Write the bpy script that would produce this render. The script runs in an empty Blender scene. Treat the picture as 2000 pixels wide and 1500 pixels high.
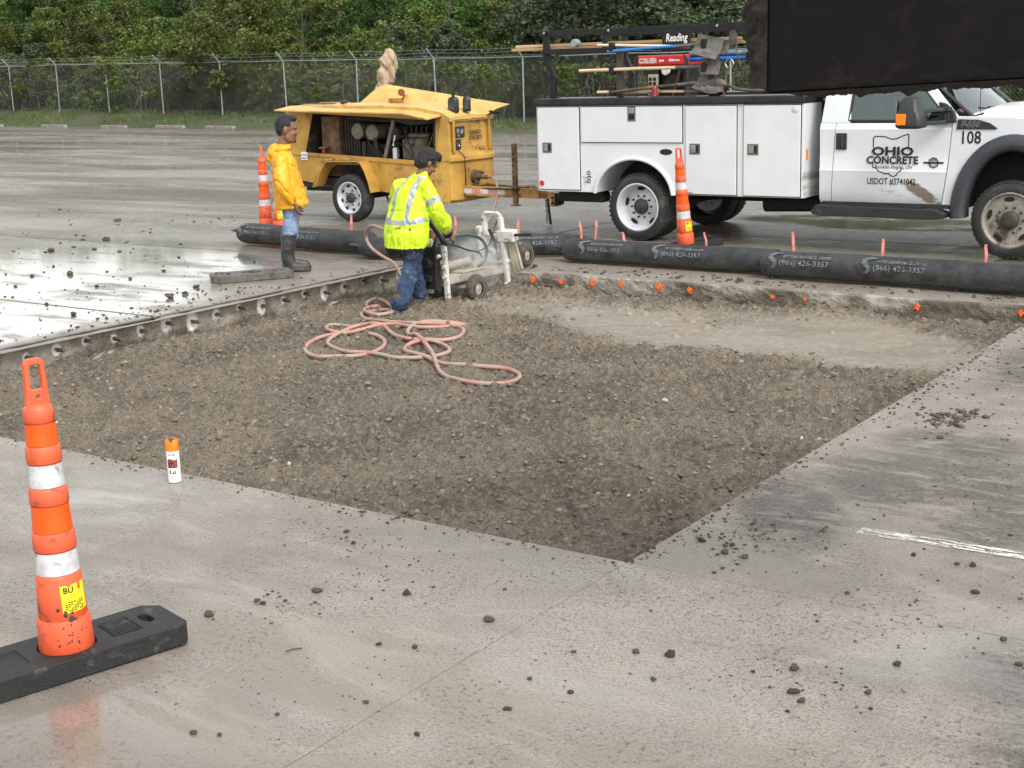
import bpy, bmesh, math, random
import numpy as np
from mathutils import Vector, Matrix, Euler

random.seed(7)
RNG = np.random.default_rng(11)
SC = bpy.context.scene
COL = SC.collection

# ------------------------------------------------------------------ camera
CAM_H = 2.15
CAM_ROLL = math.radians(1.8)
CAM_PITCH = math.radians(12.863)
cam_data = bpy.data.cameras.new('camera')
cam = bpy.data.objects.new('camera', cam_data)
COL.objects.link(cam)
SC.camera = cam
cam_data.sensor_width = 36.0
cam_data.lens = 36.0 * 2740.0 / 2000.0
cam_data.clip_start = 0.05
cam_data.clip_end = 2000.0
_f = Vector((0, math.cos(CAM_PITCH), -math.sin(CAM_PITCH)))
_u = Vector((0, math.sin(CAM_PITCH), math.cos(CAM_PITCH)))
_r = Vector((1, 0, 0))
_rt = _r * math.cos(CAM_ROLL) - _u * math.sin(CAM_ROLL)
_up = _u * math.cos(CAM_ROLL) + _r * math.sin(CAM_ROLL)
_m = Matrix((_rt, _up, -_f)).transposed().to_4x4()
_m.translation = Vector((0, 0, CAM_H))
cam.matrix_world = _m

# ------------------------------------------------------------------ sky, sun, exposure
SUN_ELEV = math.radians(46)
SUN_AZ = math.radians(152)          # compass style, clockwise from +Y
world = bpy.data.worlds.new('World')
SC.world = world
world.use_nodes = True
wt = world.node_tree
wt.nodes.clear()
w_out = wt.nodes.new('ShaderNodeOutputWorld')
w_bg = wt.nodes.new('ShaderNodeBackground')
w_sky = wt.nodes.new('ShaderNodeTexSky')
w_sky.sky_type = 'NISHITA'
w_sky.sun_disc = False
w_sky.sun_elevation = SUN_ELEV
w_sky.sun_rotation = SUN_AZ
w_sky.dust_density = 1.8
w_sky.air_density = 2.2
w_hs = wt.nodes.new('ShaderNodeHueSaturation')      # cloud deck: the sky has lost its blue
w_hs.inputs['Saturation'].default_value = 0.14
wt.links.new(w_sky.outputs[0], w_hs.inputs['Color'])
wt.links.new(w_hs.outputs[0], w_bg.inputs['Color'])
wt.links.new(w_bg.outputs[0], w_out.inputs['Surface'])
w_bg.inputs['Strength'].default_value = 0.15
sun_d = bpy.data.lights.new('sun', 'SUN')
sun_d.energy = 1.3
sun_d.angle = math.radians(24)
sun_d.color = (1.0, 0.97, 0.93)
sun = bpy.data.objects.new('sun', sun_d)
COL.objects.link(sun)
_sd = Vector((math.sin(SUN_AZ) * math.cos(SUN_ELEV), math.cos(SUN_AZ) * math.cos(SUN_ELEV), math.sin(SUN_ELEV)))
sun.rotation_euler = _sd.to_track_quat('Z', 'Y').to_euler()
sun.location = _sd * 50
SC.view_settings.view_transform = 'Standard'
SC.view_settings.look = 'None'
SC.view_settings.exposure = 0.78
SC.view_settings.gamma = 1.0
SC.view_settings.use_curve_mapping = False
SC.render.engine = 'CYCLES'
SC.cycles.use_denoising = True
SC.cycles.max_bounces = 6
SC.cycles.transparent_max_bounces = 12
SC.cycles.volume_bounces = 1

# ------------------------------------------------------------------ pit frame
PIT_O = Vector((0.482, 5.836, 0.0))
PIT_A = math.radians(-35.1)
E1 = Vector((math.cos(PIT_A), math.sin(PIT_A), 0))
E2 = Vector((-math.sin(PIT_A), math.cos(PIT_A), 0))
def AB(a, b, z=0.0):
    return PIT_O + E1 * a + E2 * b + Vector((0, 0, z))
def to_ab(x, y):
    v = Vector((x, y, 0)) - PIT_O
    return v.dot(E1), v.dot(E2)

# ------------------------------------------------------------------ noise
def _hash(ix, iy, iz, seed):
    h = (ix.astype(np.int64) * 374761393 + iy.astype(np.int64) * 668265263 + iz.astype(np.int64) * 2147483647 + seed * 1274126177) & 0xffffffff
    h = ((h ^ (h >> 13)) * 1274126177) & 0xffffffff
    h = (h ^ (h >> 16)) & 0xffffffff
    return h / 4294967295.0
def vnoise(p, seed=0):
    p = np.asarray(p, dtype=float)
    i = np.floor(p); f = p - i; f = f * f * (3 - 2 * f)
    ix, iy, iz = i[:, 0], i[:, 1], i[:, 2]
    out = np.zeros(len(p))
    for dx in (0, 1):
        wx = f[:, 0] if dx else 1 - f[:, 0]
        for dy in (0, 1):
            wy = f[:, 1] if dy else 1 - f[:, 1]
            for dz in (0, 1):
                wz = f[:, 2] if dz else 1 - f[:, 2]
                out += wx * wy * wz * _hash(ix + dx, iy + dy, iz + dz, seed)
    return out * 2 - 1
def fbm(p, octaves=4, seed=0, gain=0.5):
    p = np.asarray(p, dtype=float)
    a, s, out = 1.0, 1.0, np.zeros(len(p))
    for o in range(octaves):
        out += a * vnoise(p * s, seed + o * 17)
        a *= gain; s *= 2.03
    return out

# ------------------------------------------------------------------ node helpers
def nd(t, typ, ins=None, **props):
    n = t.nodes.new(typ)
    for k, v in props.items():
        setattr(n, k, v)
    for k, v in (ins or {}).items():
        s = n.inputs[k]
        if isinstance(v, bpy.types.NodeSocket):
            t.links.new(v, s)
        else:
            s.default_value = v
    return n
def mth(t, op, a, b=0.0, clamp=False):
    return nd(t, 'ShaderNodeMath', {0: a, 1: b}, operation=op, use_clamp=clamp).outputs[0]
def mixc(t, f, a, b, blend='MIX'):
    return nd(t, 'ShaderNodeMix', {0: f, 6: a, 7: b}, data_type='RGBA', blend_type=blend).outputs[2]
def ramp(t, v, lo, hi, out0=0.0, out1=1.0):
    return nd(t, 'ShaderNodeMapRange', {0: v, 1: lo, 2: hi, 3: out0, 4: out1}, interpolation_type='SMOOTHSTEP').outputs[0]
def noise(t, vec, scale, detail=4.0, rough=0.55, dist=0.0):
    return nd(t, 'ShaderNodeTexNoise', {'Vector': vec, 'Scale': scale, 'Detail': detail, 'Roughness': rough, 'Distortion': dist}).outputs[0]
def C4(c):
    return (c[0], c[1], c[2], 1.0)
def new_mat(name):
    m = bpy.data.materials.new(name)
    m.use_nodes = True
    t = m.node_tree
    t.nodes.clear()
    o = t.nodes.new('ShaderNodeOutputMaterial')
    b = t.nodes.new('ShaderNodeBsdfPrincipled')
    t.links.new(b.outputs[0], o.inputs[0])
    return m, t, b, o
MATS = {}
def M(name, col, rough=0.6, metal=0.0, var=0.12, scale=6.0, bump=0.0, bscale=60.0, dirt=None, dirt_amt=0.3, dirt_scale=3.0, coat=0.0, spec=0.5, streak=None):
    """painted, rubber, cloth, wood or metal surface with tonal variation, patchy dirt and fine relief"""
    m, t, b, o = new_mat(name)
    co = nd(t, 'ShaderNodeTexCoord').outputs['Object']
    vec = co
    if streak:
        vec = nd(t, 'ShaderNodeMapping', {'Vector': co, 'Scale': streak}).outputs[0]
    n1 = noise(t, vec, scale, 6.0, 0.6)
    f = ramp(t, n1, 0.3, 0.7)
    lo = [max(0, c * (1 - var)) for c in col]; hi = [min(1, c * (1 + var)) for c in col]
    cc = mixc(t, f, C4(lo), C4(hi))
    rr = nd(t, 'ShaderNodeMapRange', {0: n1, 1: 0.3, 2: 0.7, 3: max(0.03, rough - 0.08), 4: min(1, rough + 0.1)}).outputs[0]
    if dirt is not None:
        n2 = noise(t, co, dirt_scale, 8.0, 0.68, 0.3)
        th = 0.5 + (0.5 - dirt_amt) * 0.42
        df = ramp(t, n2, th - 0.05, th + 0.09)
        cc = mixc(t, df, cc, C4(dirt))
        rr = nd(t, 'ShaderNodeMix', {0: df, 2: rr, 3: 0.8}).outputs[0]
    t.links.new(cc, b.inputs['Base Color'])
    t.links.new(rr, b.inputs['Roughness'])
    b.inputs['Metallic'].default_value = metal
    b.inputs['Specular IOR Level'].default_value = spec
    if coat:
        b.inputs['Coat Weight'].default_value = coat
        b.inputs['Coat Roughness'].default_value = 0.08
    if bump:
        n3 = noise(t, vec, bscale, 4.0, 0.6)
        bp = nd(t, 'ShaderNodeBump', {'Height': n3, 'Strength': bump, 'Distance': 0.01})
        t.links.new(bp.outputs[0], b.inputs['Normal'])
    MATS[name] = m
    return m

# ------------------------------------------------------------------ object helpers
def tag(o, label=None, cat=None, group=None, kind=None):
    if label: o['label'] = label
    if cat: o['category'] = cat
    if group: o['group'] = group
    if kind: o['kind'] = kind
    return o
def empty(name, loc=(0, 0, 0), rz=0.0, label=None, cat=None, group=None):
    o = bpy.data.objects.new(name, None)
    o.empty_display_size = 0.2
    COL.objects.link(o)
    o.location = loc
    o.rotation_euler = (0, 0, rz)
    return tag(o, label, cat, group)
def link(name, me, mats=None, parent=None, smooth=False):
    o = bpy.data.objects.new(name, me)
    COL.objects.link(o)
    if mats is not None and len(me.materials) == 0:
        for mm in (mats if isinstance(mats, (list, tuple)) else [mats]):
            me.materials.append(mm)
    if parent is not None:
        o.parent = parent
    if smooth:
        me.polygons.foreach_set('use_smooth', np.ones(len(me.polygons), dtype=bool))
    return o
def np_mesh(name, v, f):
    """v (N,3) array, f (M,k) int array of same sized faces"""
    me = bpy.data.meshes.new(name)
    v = np.asarray(v, dtype=np.float32); f = np.asarray(f, dtype=np.int32)
    k = f.shape[1]
    me.vertices.add(len(v)); me.vertices.foreach_set('co', v.ravel())
    me.loops.add(f.size); me.loops.foreach_set('vertex_index', f.ravel())
    me.polygons.add(len(f))
    me.polygons.foreach_set('loop_start', np.arange(0, f.size, k, dtype=np.int32))
    me.polygons.foreach_set('loop_total', np.full(len(f), k, dtype=np.int32))
    me.update(calc_edges=True)
    me.validate()
    return me
def copy_tree(o, parent=None):
    c = o.copy()
    COL.objects.link(c)
    if parent is not None:
        c.parent = parent
    for ch in list(o.children):
        copy_tree(ch, c)
    return c

class MB:
    """collects boxes, bars, tubes, prisms and lathes into one mesh"""
    def __init__(s):
        s.v = []; s.f = []; s.mi = []; s.cur = 0
    def mat(s, i):
        s.cur = i; return s
    def add(s, vs, fs):
        b = len(s.v)
        s.v += [tuple(p) for p in vs]
        for q in fs:
            s.f.append(tuple(b + i for i in q)); s.mi.append(s.cur)
        return s
    def box(s, x0, x1, y0, y1, z0, z1):
        vs = [(x0, y0, z0), (x1, y0, z0), (x1, y1, z0), (x0, y1, z0), (x0, y0, z1), (x1, y0, z1), (x1, y1, z1), (x0, y1, z1)]
        return s.add(vs, [(0, 3, 2, 1), (4, 5, 6, 7), (0, 1, 5, 4), (1, 2, 6, 5), (2, 3, 7, 6), (3, 0, 4, 7)])
    def bar(s, p0, p1, w, h, up=(0, 0, 1)):
        p0 = Vector(p0); p1 = Vector(p1); d = (p1 - p0).normalized(); u = Vector(up)
        if abs(d.dot(u)) > 0.98: u = Vector((0, 1, 0)) if abs(d.y) < 0.9 else Vector((1, 0, 0))
        sd = d.cross(u).normalized(); uu = sd.cross(d).normalized()
        a = sd * w / 2; b = uu * h / 2
        vs = []
        for p in (p0, p1):
            vs += [p - a - b, p + a - b, p + a + b, p - a + b]
        return s.add(vs, [(0, 3, 2, 1), (4, 5, 6, 7), (0, 1, 5, 4), (1, 2, 6, 5), (2, 3, 7, 6), (3, 0, 4, 7)])
    def tube(s, pts, r, n=8, caps=True):
        pts = [Vector(p) for p in pts]
        rs = r if isinstance(r, (list, tuple)) else [r] * len(pts)
        base = len(s.v); fs = []
        prev = None
        for i, p in enumerate(pts):
            if i == 0: d = pts[1] - p
            elif i == len(pts) - 1: d = p - pts[i - 1]
            else: d = pts[i + 1] - pts[i - 1]
            if d.length < 1e-9: d = Vector((0, 0, 1))
            d.normalize()
            if prev is None:
                u = Vector((0, 0, 1)) if abs(d.z) < 0.9 else Vector((1, 0, 0))
                a = d.cross(u).normalized()
            else:
                a = (prev - d * prev.dot(d))
                a = a.normalized() if a.length > 1e-6 else d.orthogonal().normalized()
            prev = a; b = d.cross(a)
            for k in range(n):
                th = 2 * math.pi * k / n
                s.v.append(tuple(p + (a * math.cos(th) + b * math.sin(th)) * rs[i]))
        for i in range(len(pts) - 1):
            for k in range(n):
                k2 = (k + 1) % n
                fs.append((base + i * n + k, base + i * n + k2, base + (i + 1) * n + k2, base + (i + 1) * n + k))
        if caps:
            fs.append(tuple(base + k for k in range(n))[::-1])
            fs.append(tuple(base + (len(pts) - 1) * n + k for k in range(n)))
        for q in fs:
            s.f.append(q); s.mi.append(s.cur)
        return s
    def lathe(s, prof, o=(0, 0, 0), axis='z', n=24, close=False):
        """prof list of (radius, height) revolved about an axis through o"""
        base = len(s.v); o = Vector(o)
        for (r, h) in prof:
            for k in range(n):
                th = 2 * math.pi * k / n
                c, q = r * math.cos(th), r * math.sin(th)
                p = {'z': (c, q, h), 'y': (c, h, q), 'x': (h, c, q)}[axis]
                s.v.append(tuple(o + Vector(p)))
        m = len(prof)
        rng = range(m) if close else range(m - 1)
        for i in rng:
            j = (i + 1) % m
            for k in range(n):
                k2 = (k + 1) % n
                s.f.append((base + i * n + k, base + i * n + k2, base + j * n + k2, base + j * n + k)); s.mi.append(s.cur)
        return s
    def disc(s, o, r, axis='z', n=20, r2=None):
        base = len(s.v); o = Vector(o); r2 = r if r2 is None else r2
        for k in range(n):
            th = 2 * math.pi * k / n
            c, q = r * math.cos(th), r2 * math.sin(th)
            p = {'z': (c, q, 0), 'y': (c, 0, q), 'x': (0, c, q)}[axis]
            s.v.append(tuple(o + Vector(p)))
        s.f.append(tuple(base + k for k in range(n))); s.mi.append(s.cur)
        return s
    def prism(s, poly, d0, d1, plane='xz'):
        """extrude polygon; plane xz -> depth along y, yz -> x, xy -> z"""
        def P(u, v, d):
            return {'xz': (u, d, v), 'yz': (d, u, v), 'xy': (u, v, d)}[plane]
        n = len(poly); base = len(s.v)
        for d in (d0, d1):
            for (u, v) in poly: s.v.append(P(u, v, d))
        s.f.append(tuple(base + i for i in range(n))); s.mi.append(s.cur)
        s.f.append(tuple(base + n + i for i in range(n))[::-1]); s.mi.append(s.cur)
        for i in range(n):
            j = (i + 1) % n
            s.f.append((base + i, base + n + i, base + n + j, base + j)); s.mi.append(s.cur)
        return s
    def loft(s, rings, caps=True):
        """rings: lists of equally many points"""
        base = len(s.v); n = len(rings[0])
        for r in rings:
            for p in r: s.v.append(tuple(p))
        for i in range(len(rings) - 1):
            for k in range(n):
                k2 = (k + 1) % n
                s.f.append((base + i * n + k, base + i * n + k2, base + (i + 1) * n + k2, base + (i + 1) * n + k)); s.mi.append(s.cur)
        if caps:
            s.f.append(tuple(base + k for k in range(n))[::-1]); s.mi.append(s.cur)
            s.f.append(tuple(base + (len(rings) - 1) * n + k for k in range(n))); s.mi.append(s.cur)
        return s
    def text(s, txt, size, origin, ux, uy, sx=1.0, bold=0.0, italic=0.0, align='CENTER', fn=None):
        v, f = text_mesh(txt, size, bold, italic, align)
        o = Vector(origin); ux = Vector(ux); uy = Vector(uy)
        vs = [fn(p[0] * sx, p[1]) if fn else o + ux * (p[0] * sx) + uy * p[1] for p in v]
        return s.add(vs, f)
    def line(s, pts, w, fn):
        """flat stroke of width w along 2d points mapped by fn"""
        for (p, q) in zip(pts[:-1], pts[1:]):
            p = Vector(p); q = Vector(q); d = (q - p)
            if d.length < 1e-9: continue
            d.normalize(); n = Vector((-d.y, d.x)) * w / 2; e = d * w * 0.4
            s.add([fn(*(p - n - e)), fn(*(q - n + e)), fn(*(q + n + e)), fn(*(p + n - e))], [(0, 1, 2, 3)])
        return s
    def build(s, name, mats, parent=None, smooth=False, bevel=0.0, seg=2, auto=None, fix=True):
        me = bpy.data.meshes.new(name)
        me.from_pydata(s.v, [], s.f)
        ml = mats if isinstance(mats, (list, tuple)) else [mats]
        for mm in ml: me.materials.append(mm)
        if len(ml) > 1:
            me.polygons.foreach_set('material_index', np.array(s.mi, dtype=np.int32))
        if fix:
            bm = bmesh.new(); bm.from_mesh(me)
            bmesh.ops.recalc_face_normals(bm, faces=bm.faces)
            bm.to_mesh(me); bm.free()
        me.update()
        o = link(name, me, None, parent, False)
        if smooth:
            me.polygons.foreach_set('use_smooth', np.ones(len(me.polygons), dtype=bool))
            if auto is None: auto = 40
            try:
                me.set_sharp_from_angle(angle=math.radians(auto))
            except Exception:
                pass
        if bevel:
            bv = o.modifiers.new('bevel', 'BEVEL')
            bv.width = bevel; bv.segments = seg; bv.limit_method = 'ANGLE'; bv.angle_limit = math.radians(35)
        return o

_TXT = {}
def text_mesh(txt, size, bold=0.0, italic=0.0, align='CENTER'):
    key = (txt, bold, italic, align)
    if key not in _TXT:
        cu = bpy.data.curves.new('lettering', 'FONT')
        cu.body = txt; cu.size = 1.0; cu.align_x = align; cu.align_y = 'CENTER'
        cu.offset = bold; cu.shear = italic; cu.resolution_u = 2
        ob = bpy.data.objects.new('lettering', cu)
        COL.objects.link(ob)
        dg = bpy.context.evaluated_depsgraph_get()
        me = bpy.data.meshes.new_from_object(ob.evaluated_get(dg))
        v = [(p.co.x, p.co.y) for p in me.vertices]
        f = [tuple(p.vertices) for p in me.polygons]
        bpy.data.objects.remove(ob); bpy.data.curves.remove(cu); bpy.data.meshes.remove(me)
        _TXT[key] = (v, f)
    v, f = _TXT[key]
    return [(p[0] * size, p[1] * size) for p in v], f

def catmull(pts, per=8, closed=False):
    P = [Vector(p) for p in pts]; n = len(P); out = []
    rng = n if closed else n - 1
    for i in range(rng):
        if closed:
            p0, p1, p2, p3 = P[(i - 1) % n], P[i], P[(i + 1) % n], P[(i + 2) % n]
        else:
            p0, p1, p2, p3 = P[max(i - 1, 0)], P[i], P[i + 1], P[min(i + 2, n - 1)]
        for k in range(per):
            t = k / per
            out.append(0.5 * ((2 * p1) + (p2 - p0) * t + (2 * p0 - 5 * p1 + 4 * p2 - p3) * t * t + (3 * p1 - p0 - 3 * p2 + p3) * t ** 3))
    if not closed: out.append(P[-1])
    return out
def rock_verts(r, seed, flat=0.7, n=1):
    bm = bmesh.new()
    bmesh.ops.create_icosphere(bm, subdivisions=n, radius=1.0)
    v = np.array([p.co[:] for p in bm.verts]); f = [[q.index for q in p.verts] for p in bm.faces]
    bm.free()
    d = 1 + 0.35 * fbm(v * 1.3 + seed * 3.1, 2, seed) + 0.18 * vnoise(v * 4 + seed, seed)
    v = v * d[:, None] * r
    v[:, 2] *= flat
    return v, np.array(f)

# ================================================================== SETTING
# ------------------------------------------------------------------ wet concrete
def ab_vector(t):
    pos = nd(t, 'ShaderNodeNewGeometry').outputs['Position']
    R = Matrix.Rotation(-PIT_A, 3, 'Z')
    loc = -(R @ PIT_O)
    return nd(t, 'ShaderNodeMapping', {'Vector': pos, 'Rotation': (0, 0, -PIT_A), 'Location': loc}).outputs[0]
def blob(t, vec, cx, cy, rx, ry, rot=0.0, soft=0.55):
    q = nd(t, 'ShaderNodeMapping', {'Vector': vec, 'Location': (cx, cy, 0), 'Rotation': (0, 0, math.radians(rot)), 'Scale': (rx, ry, 1000)}, vector_type='TEXTURE').outputs[0]
    l = nd(t, 'ShaderNodeVectorMath', {0: q}, operation='LENGTH').outputs['Value']
    return ramp(t, l, 1.0, 1.0 - soft)
def vmax(t, lst):
    r = lst[0]
    for q in lst[1:]: r = mth(t, 'MAXIMUM', r, q)
    return r
def stretch(t, vec, sx, sy, rot=0.0):
    return nd(t, 'ShaderNodeMapping', {'Vector': vec, 'Rotation': (0, 0, math.radians(rot)), 'Scale': (sx, sy, 1)}).outputs[0]

def concrete_material():
    m, t, b, o = new_mat('wet_concrete')
    v = ab_vector(t)
    n_big = noise(t, v, 0.55, 7, 0.6)
    n_mid = noise(t, v, 3.2, 6, 0.62)
    n_fine = noise(t, v, 85, 5, 0.68)
    n_brush = noise(t, stretch(t, v, 14, 90, 8), 1.0, 5, 0.65)
    col = mixc(t, ramp(t, n_big, 0.32, 0.68), C4((0.212, 0.184, 0.152)), C4((0.312, 0.278, 0.236)))
    col = mixc(t, ramp(t, n_mid, 0.42, 0.72, 0, 0.55), col, C4((0.370, 0.332, 0.286)))
    col = mixc(t, ramp(t, n_brush, 0.45, 0.75, 0, 0.28), col, C4((0.17, 0.155, 0.135)))
    col = mixc(t, ramp(t, n_fine, 0.47, 0.60, 0, 0.74), col, C4((0.125, 0.112, 0.097)))
    # drying swirls and gritty film left by the wash water
    sw_n = noise(t, stretch(t, v, 0.55, 1.5, -22), 1.0, 8, 0.66, 2.2)
    col = mixc(t, ramp(t, sw_n, 0.50, 0.66, 0, 0.42), col, C4((0.132, 0.119, 0.105)))
    col = mixc(t, ramp(t, sw_n, 0.46, 0.34, 0, 0.35), col, C4((0.390, 0.352, 0.306)))
    grit_n = noise(t, v, 38, 8, 0.78)
    grit = mth(t, 'MULTIPLY', ramp(t, grit_n, 0.56, 0.63), ramp(t, noise(t, v, 1.4, 5, 0.65), 0.42, 0.62))
    col = mixc(t, mth(t, 'MULTIPLY', grit, 0.9), col, C4((0.070, 0.062, 0.053)))
    # pale aggregate grains worn out of the surface
    vo = nd(t, 'ShaderNodeTexVoronoi', {'Vector': v, 'Scale': 70.0}).outputs['Distance']
    grain = mth(t, 'MULTIPLY', ramp(t, vo, 0.22, 0.12), ramp(t, n_mid, 0.5, 0.62))
    col = mixc(t, mth(t, 'MULTIPLY', grain, 0.6), col, C4((0.52, 0.50, 0.46)))
    # the lot left of the pit and behind the socks is soaked: water-filled pores, darker concrete
    sep0 = nd(t, 'ShaderNodeSeparateXYZ', {0: v})
    soaked = mth(t, 'MAXIMUM', ramp(t, sep0.outputs[0], -6.95, -7.5), ramp(t, sep0.outputs[1], 7.7, 9.2))
    soak_n = mth(t, 'MULTIPLY', soaked, ramp(t, noise(t, stretch(t, v, 0.35, 1.1, -10), 1.0, 6, 0.65), 0.32, 0.62, 0.55, 1.0))
    col = mixc(t, mth(t, 'MULTIPLY', soak_n, 0.40), col, C4((0.105, 0.098, 0.088)))
    # silt washed over the far lot in long bands
    band = noise(t, stretch(t, v, 0.10, 0.62, -14), 1.0, 5, 0.55, 0.4)
    far = nd(t, 'ShaderNodeMapping', {'Vector': v}).outputs[0]
    sep = nd(t, 'ShaderNodeSeparateXYZ', {0: v})
    lot = mth(t, 'MULTIPLY', ramp(t, sep.outputs[0], -7.5, -11.0), ramp(t, sep.outputs[1], 4.5, 8.0))
    silt = mth(t, 'MULTIPLY', ramp(t, band, 0.47, 0.60), lot)
    gritty = mth(t, 'MULTIPLY', silt, ramp(t, noise(t, v, 9, 8, 0.75), 0.30, 0.62, 0.45, 1.0))
    col = mixc(t, mth(t, 'MULTIPLY', gritty, 0.9), col, C4((0.105, 0.090, 0.062)))
    # tracked mud and tyre smears beside the pit
    sm = noise(t, stretch(t, v, 2.6, 8.5, 35), 1.0, 9, 0.76, 1.0)
    sm2 = noise(t, v, 2.6, 7, 0.7)
    zone = vmax(t, [blob(t, v, 0.30, 1.05, 0.36, 0.85, 25), blob(t, v, 0.80, 1.75, 0.95, 0.80, -10), blob(t, v, 1.40, 1.35, 0.80, 0.65, 0), blob(t, v, 0.62, 2.55, 0.55, 0.42, 0),
                    blob(t, v, 2.0, -0.25, 0.62, 0.55, 20), blob(t, v, 2.2, -1.0, 0.55, 0.45, 20), blob(t, v, 0.55, 4.9, 0.5, 1.2, 0), blob(t, v, 1.9, 0.75, 0.45, 0.4, 0)])
    smear = mth(t, 'MULTIPLY', mth(t, 'MULTIPLY', ramp(t, sm, 0.36, 0.54), ramp(t, sm2, 0.28, 0.50)), zone)
    smear = mth(t, 'MULTIPLY', smear, ramp(t, grit_n, 0.36, 0.58, 0.45, 1.0))
    col = mixc(t, mth(t, 'MULTIPLY', smear, 0.78), col, C4((0.075, 0.064, 0.056)))
    # brown slurry film: round the pit rim, under the truck and across the foreground
    slz = vmax(t, [blob(t, v, -3.4, 7.9, 6.5, 1.3, 0, 0.6), blob(t, v, -3.0, 10.6, 5.0, 1.9, 0, 0.5), blob(t, v, -0.6, -1.9, 2.6, 0.85, 14, 0.7), blob(t, v, -7.7, 6.2, 0.8, 2.0, 0, 0.8), blob(t, v, -9.6, 8.8, 2.6, 1.5, 0, 0.7)])
    sl = mth(t, 'MULTIPLY', slz, ramp(t, noise(t, stretch(t, v, 0.8, 2.2, 10), 1.6, 6, 0.62, 0.5), 0.36, 0.60))
    col = mixc(t, mth(t, 'MULTIPLY', sl, 0.62), col, C4((0.225, 0.185, 0.140)))
    # streaky darker ground under the truck
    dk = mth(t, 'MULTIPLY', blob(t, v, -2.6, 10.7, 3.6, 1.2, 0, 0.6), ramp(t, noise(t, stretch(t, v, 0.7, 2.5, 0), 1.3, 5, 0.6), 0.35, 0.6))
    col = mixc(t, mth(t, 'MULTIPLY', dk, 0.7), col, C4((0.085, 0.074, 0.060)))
    # hairline crack
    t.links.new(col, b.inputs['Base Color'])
    # water: standing film against damp broom finish
    pud = vmax(t, [blob(t, v, -9.4, 3.4, 2.9, 2.4, 0, 0.6), blob(t, v, -10.4, 5.6, 2.8, 2.0, 0, 0.6), blob(t, v, -7.8, 2.0, 0.9, 2.2, 0, .7), blob(t, v, -3.6, 12.5, 2.5, 1.0, 0, 0.7), blob(t, v, -1.0, 10.3, 1.4, 1.0, 0, 0.7), blob(t, v, -7.2, 9.6, 1.6, 0.8, 0, 0.7)])
    wn = noise(t, stretch(t, v, 0.5, 1.6, -8), 1.4, 7, 0.62, 0.4)
    film = mth(t, 'MULTIPLY', ramp(t, pud, 0.0, 0.5), ramp(t, wn, 0.34, 0.50))
    pud_f = vmax(t, [blob(t, v, -0.85, -2.15, 1.7, 0.65, 12, 0.9), blob(t, v, 0.55, -1.15, 1.1, 0.55, 12, 0.95), blob(t, v, -2.75, -0.5, 0.9, 0.8, 20, 0.95), blob(t, v, 1.6, -0.2, 0.9, 0.7, 0, 0.95)])
    film = mth(t, 'MAXIMUM', film, mth(t, 'MULTIPLY', mth(t, 'MULTIPLY', pud_f, ramp(t, sw_n, 0.36, 0.60)), 0.75))
    wet2 = ramp(t, noise(t, stretch(t, v, 0.12, 0.5, -14), 1.0, 5, 0.6), 0.40, 0.62)
    film = mth(t, 'MAXIMUM', film, mth(t, 'MULTIPLY', mth(t, 'MULTIPLY', wet2, lot), 0.55))
    rough = nd(t, 'ShaderNodeMix', {0: film, 2: mth(t, 'SUBTRACT', ramp(t, n_mid, 0.3, 0.7, 0.38, 0.58), mth(t, 'MULTIPLY', soaked, 0.16)), 3: 0.11}).outputs[0]
    rough = mth(t, 'ADD', rough, mth(t, 'MULTIPLY', mth(t, 'MAXIMUM', gritty, smear), 0.28), True)
    t.links.new(rough, b.inputs['Roughness'])
    b.inputs['Specular IOR Level'].default_value = 0.55
    t.links.new(mth(t, 'MULTIPLY', film, 1.0), b.inputs['Coat Weight'])
    b.inputs['Coat Roughness'].default_value = 0.07
    b.inputs['Coat IOR'].default_value = 1.4
    hgt = mth(t, 'ADD', mth(t, 'ADD', mth(t, 'MULTIPLY', n_fine, 0.7), mth(t, 'MULTIPLY', grit, 0.9)), mth(t, 'ADD', mth(t, 'MULTIPLY', n_brush, 0.7), mth(t, 'MULTIPLY', mth(t, 'MAXIMUM', gritty, smear), 1.2)))
    st = nd(t, 'ShaderNodeMix', {0: film, 2: 0.8, 3: 0.05}).outputs[0]
    bp = nd(t, 'ShaderNodeBump', {'Height': hgt, 'Strength': st, 'Distance': 0.006})
    t.links.new(bp.outputs[0], b.inputs['Normal'])
    return m
MAT_CONC = concrete_material()
MAT_JOINT = M('joint_silt', (0.055, 0.048, 0.038), 0.6, bump=0.3, bscale=80, scale=4)

# pavement: silt bed with the slabs laid on it, an opening where the pit is
PA0, PA1, PB0, PB1 = -6.90, 0.0, 0.0, 7.13
mb = MB()
zb = -0.014
XA0, XA1, XB0, XB1 = -75.0, 22.0, -14.0, 62.0
for (a0, a1, b0, b1) in ((XA0, XA1, XB0, PB0 - 0.06), (XA0, XA1, PB1 + 0.06, XB1), (XA0, PA0 - 0.06, PB0 - 0.06, PB1 + 0.06), (PA1 + 0.06, XA1, PB0 - 0.06, PB1 + 0.06)):
    mb.add([(a0, b0, zb), (a1, b0, zb), (a1, b1, zb), (a0, b1, zb)], [(0, 1, 2, 3)])
pavement = mb.build('pavement', MAT_JOINT, fix=False)
pavement.location = PIT_O
pavement.rotation_euler = (0, 0, PIT_A)
tag(pavement, 'wet grey concrete parking lot laid in large slabs', kind='structure')

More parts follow.
